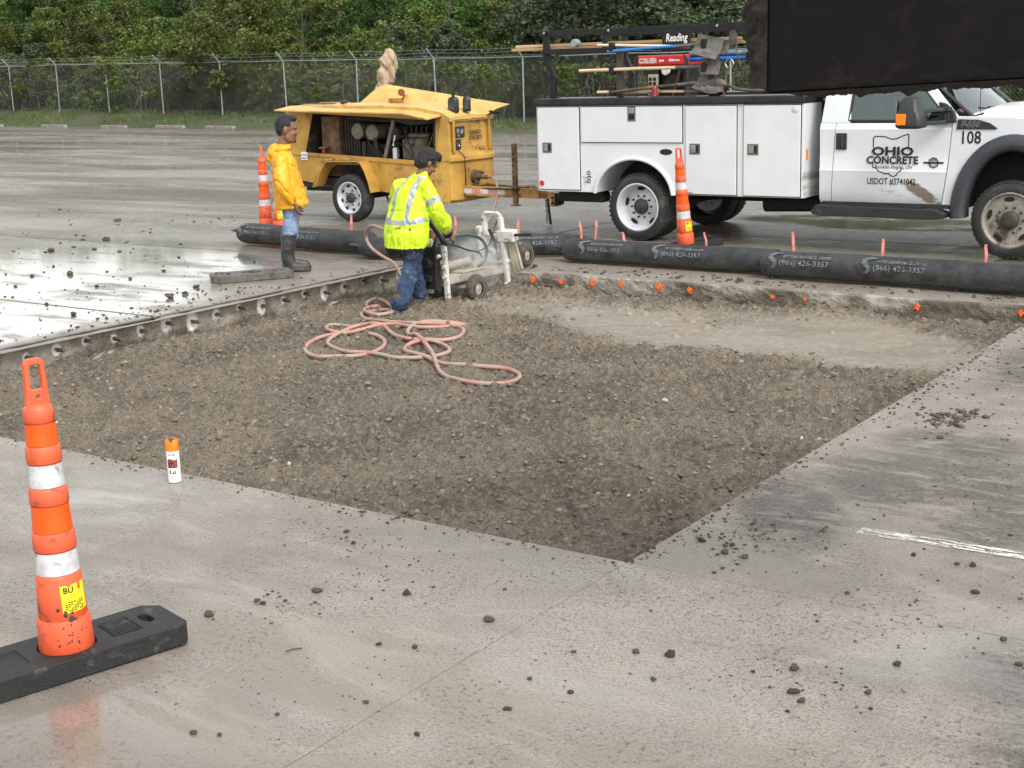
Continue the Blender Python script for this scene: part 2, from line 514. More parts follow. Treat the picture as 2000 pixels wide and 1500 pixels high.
_slabs = {}
def slab(a0, a1, b0, b1):
    g = 0.003 if (b1 < 8 and a0 > -8) else 0.017
    w, h = round(a1 - a0 - 2 * g, 3), round(b1 - b0 - 2 * g, 3)
    near = abs(w * h) > 0
    if (w, h) not in _slabs:
        s = MB().box(-w / 2, w / 2, -h / 2, h / 2, -0.21, 0.0)
        o = s.build('slab', MAT_CONC, pavement, bevel=0.004, seg=1)
        _slabs[(w, h)] = o
    else:
        o = _slabs[(w, h)].copy(); COL.objects.link(o); o.parent = pavement
    o.location = ((a0 + a1) / 2, (b0 + b1) / 2, random.uniform(-0.002, 0.001))
    return o
AL = [PA0 - 6.95 * k for k in range(9, 0, -1)] + [PA0, PA1, 6.95, 13.9]
BL = [-7.1, -3.55, 0.0, 3.43, PB1] + [PB1 + 3.55 * k for k in range(1, 13)]
def visible_slab(a0, a1, b0, b1):
    pts = [AB(a, b) for a in (a0, (a0 + a1) / 2, a1) for b in (b0, (b0 + b1) / 2, b1)]
    for p in pts:
        if p.y > 2.5 and abs(p.x) < 0.40 * p.y + 1.2:
            fy = 48.6 + (p.x - 0.7) * (-0.88)            # fence line
            if p.y < fy + 3: return True
    return False
for i in range(len(AL) - 1):
    for j in range(len(BL) - 1):
        a0, a1, b0, b1 = AL[i], AL[i + 1], BL[j], BL[j + 1]
        if a0 >= PA0 - 1e-6 and a1 <= PA1 + 1e-6 and b0 >= PB0 - 1e-6 and b1 <= PB1 + 1e-6:
            continue
        if not visible_slab(a0, a1, b0, b1):
            continue
        if abs(a1 - PA0) < 1e-6 and b0 >= -1e-6 and b1 <= PB1 + 1e-6: a1 -= 0.07
        if abs(b0 - PB1) < 1e-6 and a0 >= PA0 - 1e-6 and a1 <= 0.001: b0 += 0.09
        slab(a0, a1, b0, b1)

# ------------------------------------------------------------------ cut edges of the pit
def edge_material():
    m, t, b, o = new_mat('cut_concrete_edge')
    co = nd(t, 'ShaderNodeTexCoord').outputs['Object']
    n1 = noise(t, co, 5, 7, 0.65)
    n2 = noise(t, co, 55, 5, 0.65)
    att = nd(t, 'ShaderNodeAttribute', attribute_name='chip').outputs['Fac']
    mud = nd(t, 'ShaderNodeAttribute', attribute_name='mud').outputs['Fac']
    col = mixc(t, ramp(t, n1, 0.35, 0.65), C4((0.22, 0.196, 0.160)), C4((0.38, 0.345, 0.292)))
    col = mixc(t, ramp(t, n2, 0.5, 0.7, 0, 0.5), col, C4((0.13, 0.112, 0.088)))
    col = mixc(t, mth(t, 'MULTIPLY', ramp(t, mth(t, 'ADD', mud, mth(t, 'MULTIPLY', n2, 0.6)), 0.45, 0.75), 0.85), col, C4((0.085, 0.068, 0.050)))
    wf = ramp(t, mth(t, 'ADD', att, mth(t, 'MULTIPLY', mth(t, 'SUBTRACT', n2, 0.5), 0.9)), 0.32, 0.60)
    col = mixc(t, wf, col, C4((0.80, 0.78, 0.73)))
    t.links.new(col, b.inputs['Base Color'])
    b.inputs['Roughness'].default_value = 0.75
    bp = nd(t, 'ShaderNodeBump', {'Height': mth(t, 'ADD', n2, n1), 'Strength': 0.7, 'Distance': 0.012})
    t.links.new(bp.outputs[0], b.inputs['Normal'])
    return m
MAT_EDGE = edge_material()
MAT_DARK = M('dark_void', (0.012, 0.010, 0.008), 0.9, var=0.2)

def edge_strip(name, length, holes, depth, rough, seed, chip_top, hole_r=0.017, mud0=0.0):
    """vertical cut face x 0..length, facing -y, top at z=0; real drilled holes; grid of cells"""
    NX = int(length / 0.0185); NZ = 14
    dz = depth / NZ
    xs = np.linspace(0, length, NX + 1)
    v = []; chip = []; mud = []
    X, Z = np.meshgrid(xs, np.linspace(0, -depth, NZ + 1), indexing='ij')
    p = np.stack([X.ravel() * 6, Z.ravel() * 9, np.full(X.size, seed * 1.7)], 1)
    d = rough * (fbm(p, 4, seed) * 0.6 + 0.25 * fbm(p * 4, 2, seed + 5))
    d = d.reshape(X.shape)
    under = 0.05 * np.clip(fbm(np.stack([xs * 1.3, xs * 0, xs * 0 + seed], 1), 3, seed + 9), 0, 1)
    d[:, -1] += under * 1.2; d[:, -2] += under * 0.6
    edge = chip_top * np.clip(vnoise(np.stack([xs * 5, xs * 0, xs * 0], 1), seed + 3), 0, 1)
    Zt = Z.copy(); Zt[:, 0] -= edge * 0.5
    d[:, 0] += chip_top * 0.35 + edge * 0.8
    Y = d
    hx = np.array([h[0] for h in holes]) if holes else np.zeros(0)
    hz = np.array([h[1] for h in holes]) if holes else np.zeros(0)
    verts = np.stack([X.ravel(), Y.ravel(), Zt.ravel()], 1)
    cm = np.zeros(len(verts))
    for h in holes:
        s = h[2] * 0.054
        dd = np.hypot(verts[:, 0] - h[0], (verts[:, 2] - h[1]) * (0.9 if h[2] < 1.2 else 0.7))
        cm = np.maximum(cm, np.exp(-(dd / s) ** 2) * min(1.0, 0.7 + 0.35 * h[2]))
    mm = np.clip(mud0 + 0.55 * (-verts[:, 2] / depth) ** 2 + 0.3 * fbm(np.stack([verts[:, 0] * 2, verts[:, 2] * 2, verts[:, 2] * 0], 1), 3, seed + 21), 0, 1)
    faces = []; used = set()
    def idx(i, j): return i * (NZ + 1) + j
    vl = [tuple(q) for q in verts]; cml = list(cm); mml = list(mm)
    tubes = []
    for h in holes:
        i0 = int(round((h[0] - 0.037) / (length / NX))); i1 = i0 + 4
        j0 = max(1, int(round((-h[1] - 0.037) / dz))); j1 = min(NZ - 1, j0 + 4)
        for i in range(i0, i1):
            for j in range(j0, j1): used.add((i, j))
        loop = [idx(i, j0) for i in range(i0, i1)] + [idx(i1, j) for j in range(j0, j1)] + [idx(i, j1) for i in range(i1, i0, -1)] + [idx(i0, j) for j in range(j1, j0, -1)]
        n = len(loop)
        ring = []; deep = []
        for q in loop:
            dx, dz_ = vl[q][0] - h[0], vl[q][2] - h[1]
            an = math.atan2(dz_, dx)
            rr = hole_r * (1 + 0.25 * math.sin(3 * an + h[0] * 9))
            ring.append(len(vl)); vl.append((h[0] + rr * math.cos(an), 0.005, h[1] + rr * math.sin(an))); cml.append(1.0 * min(1, h[2])); mml.append(0)
        rim = []
        for q in ring:
            rim.append(len(vl)); vl.append(vl[q]); cml.append(0.0); mml.append(1.0)  # full mud value paints the hole walls dark, as shade inside
        for q in ring:
            deep.append(len(vl)); vl.append((vl[q][0], 0.11, vl[q][2])); cml.append(0.0); mml.append(1.0)
        for k in range(n):
            k2 = (k + 1) % n
            faces.append((loop[k], loop[k2], ring[k2], ring[k]))
            faces.append((rim[k], rim[k2], deep[k2], deep[k]))
        c = len(vl); vl.append((h[0], 0.11, h[1])); cml.append(0.0); mml.append(1.0)
        for k in range(n): faces.append((deep[k], deep[(k + 1) % n], c, c))
    for i in range(NX):
        for j in range(NZ):
            if (i, j) not in used: faces.append((idx(i, j), idx(i + 1, j), idx(i + 1, j + 1), idx(i, j + 1)))
    # top lip back to the slab
    back = []
    for i in range(NX + 1):
        back.append(len(vl)); vl.append((xs[i], 0.125, 0.0012)); cml.append(0.0); mml.append(0.0)
    lip0 = len(faces)
    for i in range(NX): faces.append((idx(i, 0), back[i], back[i + 1], idx(i + 1, 0)))
    me = bpy.data.meshes.new(name)
    me.from_pydata(vl, [], [tuple(dict.fromkeys(q)) for q in faces])
    for nm, arr in (('chip', cml), ('mud', mml)):
        a = me.attributes.new(nm, 'FLOAT', 'POINT'); a.data.foreach_set('value', np.array(arr, dtype=np.float32))
    bm = bmesh.new(); bm.from_mesh(me); bmesh.ops.recalc_face_normals(bm, faces=bm.faces); bm.to_mesh(me); bm.free()
    o = link(name, me, [MAT_EDGE, MAT_CONC], pavement)
    mi_ = np.zeros(len(me.polygons), dtype=np.int32); mi_[lip0:] = 1
    me.polygons.foreach_set('material_index', mi_)
    return o
# left face: twelve dowel holes with blown-out white dust; x runs from far to near
hl = []
for k in range(19):
    b = 6.95 - 0.305 * k - 0.1
    hl.append((PB1 - b, -0.085 - 0.02 * math.sin(k * 2.1), [1.0, .8, .7, 1.1, 1.25, 0.8, 0.75, 1.3, 0.7, 1.0, 1.35, 1.2, 1.0, 0.8, 0.9][k % 15]))
hl = [h for h in hl if h[0] < 6.8]
el = edge_strip('cut_edge', PB1, hl, 0.26, 0.02, 4, 0.02)
el.location = (PA0 + 0.012, PB1, 0.0)
el.rotation_euler = (0, 0, math.radians(-90))
el['label'] = 'cut slab edge with a row of white-dusted dowel holes'
ef = edge_strip('cut_edge', abs(PA0), [], 0.27, 0.020, 9, 0.022, mud0=0.32)
ef.location = (PA0, PB1 + 0.0, 0.0)
ef['label'] = 'muddy cut slab edge with sprayed orange marks'
MAT_OPAINT = M('orange_marking_paint', (0.85, 0.13, 0.02), 0.7, var=0.15, scale=30)
for k, px in enumerate((-5.62, -5.28, -4.93, -4.55, -4.20, -3.78, -3.43, -2.55, -2.22, -1.15, -0.25)):
    s = MB(); rr = 0.026 if k not in (0, 7, 8) else 0.017
    n = 11; pts = []
    for q in range(n):
        an = 2 * math.pi * q / n; r = rr * (0.55 + 0.75 * random.random())
        pts.append((r * math.cos(an) * 0.95, r * math.sin(an) * 1.2))
    s.prism(pts, -0.004, 0.05)
    for q in range(5):
        a = random.uniform(-1.6, 1.6) * rr; b = random.uniform(-1.8, 1.2) * rr; e = rr * random.uniform(.12, .3)
        s.prism([(a - e, b), (a, b - e), (a + e, b), (a, b + e)], -0.003, 0.05)
    o = s.build('paint_mark', MAT_OPAINT, ef)
    o.location = (px - PA0, -0.012, -0.075 - 0.012 * math.sin(k))

# ------------------------------------------------------------------ pit floor
def pit_material():
    m, t, b, o = new_mat('wet_gravelly_soil')
    co = nd(t, 'ShaderNodeTexCoord').outputs['Object']
    sm = nd(t, 'ShaderNodeAttribute', attribute_name='smooth_silt').outputs['Fac']
    n1 = noise(t, co, 1.3, 6, 0.6); n2 = noise(t, co, 22, 6, 0.7); n3 = noise(t, co, 75, 5, 0.65)
    col = mixc(t, ramp(t, n1, 0.34, 0.62), C4((0.092, 0.072, 0.050)), C4((0.200, 0.164, 0.119)))
    col = mixc(t, ramp(t, n2, 0.42, 0.66, 0, 0.8), col, C4((0.300, 0.254, 0.192)))
    col = mixc(t, ramp(t, n3, 0.48, 0.64, 0, 0.75), col, C4((0.048, 0.037, 0.026)))
    silt = mixc(t, ramp(t, n2, 0.35, 0.65), C4((0.205, 0.176, 0.136)), C4((0.285, 0.250, 0.200)))
    col = mixc(t, sm, col, silt)
    t.links.new(col, b.inputs['Base Color'])
    r = nd(t, 'ShaderNodeMix', {0: sm, 2: ramp(t, n2, 0.3, 0.7, 0.55, 0.85), 3: ramp(t, n1, 0.4, 0.62, 0.24, 0.52)}).outputs[0]
    t.links.new(r, b.inputs['Roughness'])
    bp = nd(t, 'ShaderNodeBump', {'Height': mth(t, 'ADD', n2, mth(t, 'MULTIPLY', n3, 0.6)), 'Strength': nd(t, 'ShaderNodeMix', {0: sm, 2: 1.0, 3: 0.08}).outputs[0], 'Distance': 0.030})
    t.links.new(bp.outputs[0], b.inputs['Normal'])
    return m
MAT_SOIL = pit_material()
STEP = 0.0135
na = int((PA1 - PA0 + 0.16) / STEP); nb = int((PB1 - PB0 + 0.20) / STEP)
ga = np.linspace(PA0 - 0.10, PA1 + 0.06, na); gb = np.linspace(PB0 - 0.06, PB1 + 0.14, nb)
GA, GB = np.meshgrid(ga, gb, indexing='ij')
P3 = np.stack([GA.ravel(), GB.ravel(), np.zeros(GA.size)], 1)
def silt_mask(a, b):
    w = 0.35 * fbm(np.stack([a * 1.1, b * 1.1, a * 0 + 3], 1), 4, 31)
    e = ((a + 2.3) / 2.25) ** 2 + ((b - 5.95 + 0.10 * (a + 2.3)) / 0.95) ** 2
    m1 = np.clip((1.10 - e + w * 1.9) / 0.95, 0, 1)
    e2 = ((a + 4.6) / 1.0) ** 2 + ((b - 6.3) / 0.5) ** 2
    m2 = 0.6 * np.clip((1.0 - e2 + w * 1.5) / 0.5, 0, 1)
    return np.maximum(m1, m2)
SM = silt_mask(P3[:, 0], P3[:, 1])
H0 = 0.035 * fbm(P3 * 0.9, 3, 51) + 0.022 * fbm(P3 * 4.5, 3, 52)
H1 = 0.022 * np.abs(fbm(P3 * 14, 3, 53)) + 0.010 * fbm(P3 * 45, 2, 54) - 0.006
HH = (-0.205 + H0 * (1 - 0.75 * SM) + H1 * (1 - 0.94 * SM)).reshape(GA.shape)
tr = 0.007 * np.clip(np.sin((P3[:, 1] + 0.09 * P3[:, 0] + 0.02 * fbm(P3 * 1.2, 2, 60)) * 2 * math.pi / 0.33), 0.3, 1)
HH += (tr * SM * 0.28).reshape(GA.shape)
# crumbled spoil along the cut faces
HH += (-0.045 * np.exp(-((GA - PA0) / 0.35) ** 2))
HH += (0.018 * np.exp(-((GA - PA0) / 0.22) ** 2) * np.clip(0.6 + fbm(P3 * 1.7, 3, 61), 0, 1.4).reshape(GA.shape))
HH += (0.045 * np.exp(-((GB - PB1) / 0.22) ** 2) * np.clip(0.5 + fbm(P3 * 1.7, 3, 62), 0, 1.4).reshape(GA.shape))
HH += (0.06 * np.exp(-((GB - PB0) / 0.30) ** 2) + 0.05 * np.exp(-((GA - PA1) / 0.30) ** 2))
# stamped clods
def stamp(n, rmin, rmax, pw):
    ca = RNG.uniform(0, na - 1, n); cb = RNG.uniform(0, nb - 1, n)
    rr = rmin + (rmax - rmin) * RNG.random(n) ** pw
    smg = SM.reshape(GA.shape)
    for k in range(n):
        i, j, r = ca[k], cb[k], rr[k]
        if smg[int(i), int(j)] > 0.35 and RNG.random() > 0.008: continue
        q = int(r / STEP) + 1
        i0, i1, j0, j1 = max(0, int(i) - q), min(na, int(i) + q + 2), max(0, int(j) - q), min(nb, int(j) + q + 2)
        di = (np.arange(i0, i1) - i)[:, None] * STEP; dj = (np.arange(j0, j1) - j)[None, :] * STEP
        an = (k * 2.399) % 6.283
        u = di * math.cos(an) + dj * math.sin(an); w = -di * math.sin(an) + dj * math.cos(an)
        d = np.maximum(np.abs(u) * 1.0, np.abs(w) * 1.35) * 0.55 + 0.45 * np.hypot(u, w * 1.3)
        h = r * 0.86 * np.clip(1 - (d / r) ** 2, 0, 1) ** 0.6
        blk = HH[i0:i1, j0:j1]
        HH[i0:i1, j0:j1] = np.maximum(blk, blk * 0.7 + 0.3 * blk.mean() + h * 0.9)
stamp(20000, 0.013, 0.045, 2.1)
def stamp_at(ca_, cb_, n, sp, rmin, rmax):
    for k in range(n):
        a = ca_ + RNG.normal() * sp; b = cb_ + RNG.normal() * sp; r = rmin + (rmax - rmin) * RNG.random() ** 1.6
        i = (a - ga[0]) / (ga[1] - ga[0]); j = (b - gb[0]) / (gb[1] - gb[0]); q = int(r / STEP) + 1
        i0, i1, j0, j1 = max(0, int(i) - q), min(na, int(i) + q + 2), max(0, int(j) - q), min(nb, int(j) + q + 2)
        if i1 - i0 < 3 or j1 - j0 < 3: continue
        di = (np.arange(i0, i1) - i)[:, None] * STEP; dj = (np.arange(j0, j1) - j)[None, :] * STEP
        d = np.hypot(di, dj * (0.8 + 0.5 * RNG.random()))
        blk = HH[i0:i1, j0:j1]
        HH[i0:i1, j0:j1] = np.maximum(blk, blk.mean() + r * 0.8 * np.clip(1 - (d / r) ** 2, 0, 1) ** 0.6)
for (q1, q2, q3, q4) in ((-0.55, 0.55, 160, .35), (-2.0, 0.8, 120, .6), (-4.5, 0.9, 140, .7), (-6.4, 2.5, 90, .4), (-6.5, 5.0, 90, .5), (-4.0, 3.2, 120, .8), (-1.2, 2.6, 100, .6), (-0.3, 4.4, 60, .3), (-0.25, 6.6, 70, .25), (-3.5, 6.95, 110, .6)):
    stamp_at(q1, q2, int(q3 * .7), q4, .018, .046)
HH = np.minimum(HH, -0.045)
idxs = np.arange(na * nb).reshape(na, nb)
F = np.stack([idxs[:-1, :-1].ravel(), idxs[1:, :-1].ravel(), idxs[1:, 1:].ravel(), idxs[:-1, 1:].ravel()], 1)
me = np_mesh('pit_floor', np.stack([GA.ravel(), GB.ravel(), HH.ravel()], 1), F)
at = me.attributes.new('smooth_silt', 'FLOAT', 'POINT'); at.data.foreach_set('value', SM.astype(np.float32))
pit = link('pit_floor', me, MAT_SOIL, smooth=False)
pit.location = PIT_O; pit.rotation_euler = (0, 0, PIT_A)
tag(pit, 'excavated pit floor of wet brown gravelly soil', kind='structure')
def pit_z(x, y):
    a, b = to_ab(x, y)
    i = int(np.clip((a - ga[0]) / (ga[1] - ga[0]), 0, na - 1)); j = int(np.clip((b - gb[0]) / (gb[1] - gb[0]), 0, nb - 1))
    return float(HH[max(0, i - 2):i + 3, max(0, j - 2):j + 3].max())
def pit_mean(x, y):
    a, b = to_ab(x, y)
    i = int(np.clip((a - ga[0]) / (ga[1] - ga[0]), 0, na - 1)); j = int(np.clip((b - gb[0]) / (gb[1] - gb[0]), 0, nb - 1))
    return float(HH[max(0, i - 4):i + 5, max(0, j - 4):j + 5].mean())

# loose stones and crumbs: too many to count
OCT_V, OCT_F = rock_verts(1.0, 3, 0.75, 0)[0], None
_bm = bmesh.new(); bmesh.ops.create_icosphere(_bm, subdivisions=1, radius=1.0)
OCT_V = np.array([p.co[:] for p in _bm.verts]); OCT_F = np.array([[q.index for q in p.verts] for p in _bm.faces]); _bm.free()
def pebbles(name, pos, rad, mats, seed, flat=0.7, sub_v=None, sub_f=None):
    rng = np.random.default_rng(seed)
    V = OCT_V if sub_v is None else sub_v; Fc = OCT_F if sub_f is None else sub_f
    n = len(pos); k = len(V)
    d = 1 + rng.uniform(-0.52, 0.38, (n, k))
    vv = V[None] * d[:, :, None]
    sc = np.stack([rng.uniform(0.75, 1.35, n), rng.uniform(0.75, 1.35, n), rng.uniform(flat * 0.7, flat * 1.2, n)], 1)
    vv = vv * sc[:, None, :] * rad[:, None, None]
    an = rng.uniform(0, 6.283, n); c, s = np.cos(an), np.sin(an)
    x = vv[:, :, 0] * c[:, None] - vv[:, :, 1] * s[:, None]; y = vv[:, :, 0] * s[:, None] + vv[:, :, 1] * c[:, None]
    vv = np.stack([x, y, vv[:, :, 2]], 2) + np.asarray(pos)[:, None, :]
    f = (Fc[None] + (np.arange(n) * k)[:, None, None]).reshape(-1, 3)
    me = np_mesh(name, vv.reshape(-1, 3), f)
    for mm in (mats if isinstance(mats, (list, tuple)) else [mats]): me.materials.append(mm)
    if isinstance(mats, (list, tuple)) and len(mats) > 1:
        me.polygons.foreach_set('material_index', np.repeat(rng.choice(len(mats), n, p=[0.74, 0.253, 0.007][:len(mats)]), len(Fc)).astype(np.int32))
    return link(name, me)
MAT_ST1 = M('brown_stone', (0.150, 0.121, 0.088), 0.7, var=0.35, scale=14, bump=0.4, bscale=90)
MAT_ST2 = M('tan_stone', (0.23, 0.192, 0.145), 0.7, var=0.3, scale=14, bump=0.4, bscale=90)
MAT_ST3 = M('pale_stone', (0.46, 0.43, 0.38), 0.7, var=0.2, scale=14)
MAT_CLOD = M('dark_mud_clod', (0.062, 0.052, 0.040), 0.75, var=0.4, scale=30, bump=0.8, bscale=120)
ns = 17000
sa = RNG.uniform(PA0, PA1, ns); sb = RNG.uniform(PB0, PB1, ns)
keep = silt_mask(sa, sb) < RNG.uniform(0.05, 0.9, ns)
sa, sb = sa[keep], sb[keep]
ii = np.clip(((sa - ga[0]) / (ga[1] - ga[0])).astype(int), 0, na - 1); jj = np.clip(((sb - gb[0]) / (gb[1] - gb[0])).astype(int), 0, nb - 1)
rad = 0.004 + 0.019 * RNG.random(len(sa)) ** 3.2
gv = pebbles('pit_gravel', np.stack([sa, sb, HH[ii, jj] + rad * 0.15], 1), rad, [MAT_ST1, MAT_ST2, MAT_ST3], 5)
gv.location = PIT_O; gv.rotation_euler = (0, 0, PIT_A)
tag(gv, 'loose stones and soil crumbs strewn over the pit floor', 'gravel', kind='stuff')

# ------------------------------------------------------------------ verge, hillside
def verge_material():
    m, t, b, o = new_mat('verge_soil')
    p = nd(t, 'ShaderNodeNewGeometry').outputs['Position']
    n1 = noise(t, p, 0.7, 6, 0.65); n2 = noise(t, p, 9, 5, 0.7)
    col = mixc(t, ramp(t, n1, 0.35, 0.65), C4((0.055, 0.050, 0.034)), C4((0.060, 0.085, 0.025)))
    col = mixc(t, ramp(t, n2, 0.5, 0.7, 0, 0.6), col, C4((0.11, 0.10, 0.06)))
    t.links.new(col, b.inputs['Base Color']); b.inputs['Roughness'].default_value = 0.9
    return m
MAT_VERGE = verge_material()
FD = Vector((-0.7507, 0.6606)); FN = Vector((0.6606, 0.7507))      # along fence, away from the lot
F0 = Vector((0.7, 48.6))
def fence_ground(k):
    return 0.20 + max(0.0, k) * 0.0135 if k < 30 else 0.605
def fxy(k, o=0.0):
    q = F0 + FD * k + FN * o
    return q
def verge_z(k, o):
    g = fence_ground(k)
    e0 = -3.4 + 0.04 * k
    if o < e0: return -0.03 + 0 * o
    if o < e0 + 1.0: return -0.03 + (o - e0) * 0.10
    if o < 0: return 0.07 + (g - 0.07) * (o - e0 - 1.0) / max(0.3, -e0 - 1.0)
    if o < 12: return g + 0.035 * o
    return g + 0.42 + (o - 12) * 0.05
ks = list(np.arange(-34, 62, 1.6)); os_ = [-6, -4.5, -3.9, -3.4, -3.0, -2.5, -2, -1.5, -1, -.5, 0, .6, 1.5, 3, 5, 8, 12, 18, 26, 36, 50, 90, 200]
vv = []
for k in ks:
    for q in os_:
        p = fxy(k, q)
        z = verge_z(k, q) + (0.05 * math.sin(k * 1.3 + q) * (1 if q > 0 else 0.25))
        if q >= 36: z = min(z, 8)
        vv.append((p.x, p.y, z))
ff = []
no = len(os_)
for i in range(len(ks) - 1):
    for j in range(no - 1):
        ff.append((i * no + j, (i + 1) * no + j, (i + 1) * no + j + 1, i * no + j + 1))
verge = link('verge', np_mesh('verge', np.array(vv), np.array(ff)), MAT_VERGE, smooth=True)
tag(verge, 'grassy bank rising from the lot to the wood', kind='structure')
# broad terrain sheet below everything, out to the horizon
mb = MB(); mb.add([(-900, -400, -0.9), (900, -400, -0.9), (900, 1500, -0.9), (-900, 1500, -0.9)], [(0, 1, 2, 3)])
terr = mb.build('ground', MAT_VERGE, fix=False)
tag(terr, 'broad earth ground beneath and beyond the lot', kind='structure')

# ------------------------------------------------------------------ chain-link fence
MAT_GALV = M('galvanised_steel', (0.33, 0.36, 0.37), 0.45, 0.6, var=0.15)
MAT_WIRE = M('fence_wire', (0.25, 0.26, 0.25), 0.5, 0.5, var=0.1)
fence = empty('chain_link_fence', (F0.x, F0.y, fence_ground(0)), 0, 'galvanised chain-link fence with slanted barbed-wire arms in front of the wood', 'fence')
fence_o = Vector((F0.x, F0.y, fence_ground(0)))
FH = 2.16
def fp(k, z, o=0.0):
    p = fxy(k, o); return Vector((p.x, p.y, fence_ground(k) + z)) - fence_o
SP = 4.12
kp = [SP * i for i in range(-6, 12)]
for i, k in enumerate(kp):
    lean = 0.05 * math.sin(i * 3.7)
    s = MB().tube([fp(k, -0.12), fp(k + lean * 0.5, 1.1), fp(k + lean, FH)], 0.032, 7)
    post = s.build('post', MAT_GALV, fence, smooth=True)
    s = MB().bar(fp(k + lean, FH - 0.02), fp(k + lean + 0.1, FH + 0.34, -0.26), 0.035, 0.035)
    s.build('barbed_wire_arm', MAT_GALV, post)
for i in range(len(kp) - 1):
    k0, k1 = kp[i], kp[i + 1]
    s = MB().tube([fp(k0, FH), fp((k0 + k1) / 2, FH - 0.015 - 0.02 * (i % 3 == 1)), fp(k1, FH)], 0.024, 6)
    s.build('top_rail', MAT_GALV, fence, smooth=True)
    # woven mesh: two sets of crossing diagonals
    vs = []; fs = []
    pitch = 0.115; w = 0.0024; nzz = FH - 0.06
    cnt = int((k1 - k0 + nzz) / pitch)
    for sg in (1, -1):
        for q in range(cnt):
            kk = k0 - nzz + q * pitch if sg > 0 else k0 + q * pitch
            a0, z0, a1, z1 = (kk, 0.03, kk + nzz, 0.03 + nzz) if sg > 0 else (kk, 0.03, kk - nzz, 0.03 + nzz)
            # clip to the bay
            def cl(a0, z0, a1, z1):
                t0, t1 = 0.0, 1.0
                da = a1 - a0
                for lim, side in ((k0, 1), (k1, -1)):
                    f0 = (a0 - lim) * side; f1 = (a1 - lim) * side
                    if f0 < 0 and f1 < 0: return None
                    if f0 < 0: t0 = max(t0, f0 / (f0 - f1))
                    elif f1 < 0: t1 = min(t1, f0 / (f0 - f1))
                if t1 - t0 < 0.01: return None
                return a0 + da * t0, z0 + (z1 - z0) * t0, a0 + da * t1, z0 + (z1 - z0) * t1
            r = cl(a0, z0, a1, z1)
            if r is None: continue
            p, q2 = fp(r[0], r[1]), fp(r[2], r[3])
            bi = len(vs); off = Vector((FN.x, FN.y, 0)) * w
            nrm = Vector((FD.x * -sg, FD.y * -sg, 1)).normalized() * w
            for pt in (p, q2):
                vs += [pt + nrm, pt - nrm * 0.5 + off, pt - nrm * 0.5 - off]
            fs += [(bi, bi + 1, bi + 4, bi + 3), (bi + 1, bi + 2, bi + 5, bi + 4), (bi + 2, bi, bi + 3, bi + 5)]
    link('wire_mesh', np_mesh('wire_mesh', np.array(vs), np.array(fs)), MAT_WIRE, fence)
    for q in range(3):
        u = (q + 0.6) / 3.0
        pts = [fp(k0 + 0.1 * u, FH + 0.34 * u, -0.26 * u), fp((k0 + k1) / 2, FH + 0.34 * u - 0.03, -0.26 * u), fp(k1 + 0.1 * u, FH + 0.34 * u, -0.26 * u)]
        s = MB().tube(pts, 0.006, 4, False)
        for e in range(12):
            c = pts[0].lerp(pts[2], (e + .5) / 12)
            s.bar(c - Vector((.02, 0, .025)), c + Vector((.02, 0, .025)), 0.005, 0.005)
        s.build('barbed_wire', MAT_WIRE, fence)

# ------------------------------------------------------------------ trees and scrub
def leaf_material(name, dark, mid, light):
    m = bpy.data.materials.new(name); m.use_nodes = True
    t = m.node_tree; t.nodes.clear()
    o = t.nodes.new('ShaderNodeOutputMaterial')
    co = nd(t, 'ShaderNodeTexCoord').outputs['Object']
    rnd = nd(t, 'ShaderNodeObjectInfo').outputs['Random']
    n1 = noise(t, co, 1.1, 4, 0.6); n2 = noise(t, co, 7, 4, 0.7)
    col = mixc(t, ramp(t, n1, 0.32, 0.66), C4(dark), C4(mid))
    col = mixc(t, ramp(t, n2, 0.48, 0.72, 0, 0.85), col, C4(light))
    hsv = nd(t, 'ShaderNodeHueSaturation', {'Color': col, 'Hue': mth(t, 'ADD', 0.485, mth(t, 'MULTIPLY', rnd, 0.03)), 'Value': mth(t, 'ADD', 0.75, mth(t, 'MULTIPLY', rnd, 0.55))}).outputs[0]
    b = nd(t, 'ShaderNodeBsdfPrincipled', {'Base Color': hsv, 'Roughness': 0.5})
    tr_ = nd(t, 'ShaderNodeBsdfTranslucent', {'Color': hsv})
    mx = nd(t, 'ShaderNodeMixShader', {0: 0.28, 1: b.outputs[0], 2: tr_.outputs[0]})
    t.links.new(mx.outputs[0], o.inputs[0])
    return m
LF = [leaf_material('leaf_dark', (0.028, 0.062, 0.012), (0.068, 0.132, 0.023), (0.135, 0.215, 0.042)),
      leaf_material('leaf_fresh', (0.048, 0.100, 0.015), (0.100, 0.180, 0.026), (0.185, 0.275, 0.050)),
      leaf_material('leaf_olive', (0.064, 0.086, 0.016), (0.120, 0.156, 0.026), (0.20, 0.24, 0.050)),
      leaf_material('leaf_willow', (0.050, 0.075, 0.035), (0.085, 0.115, 0.052), (0.135, 0.170, 0.085)),
      leaf_material('leaf_dry', (0.085, 0.082, 0.042), (0.135, 0.128, 0.066), (0.18, 0.18, 0.085))]
MAT_BARK = M('tree_bark', (0.095, 0.080, 0.062), 0.9, var=0.3, scale=9, bump=0.6, bscale=30)
MAT_TWIG = M('bare_twig', (0.20, 0.175, 0.14), 0.9, var=0.25)

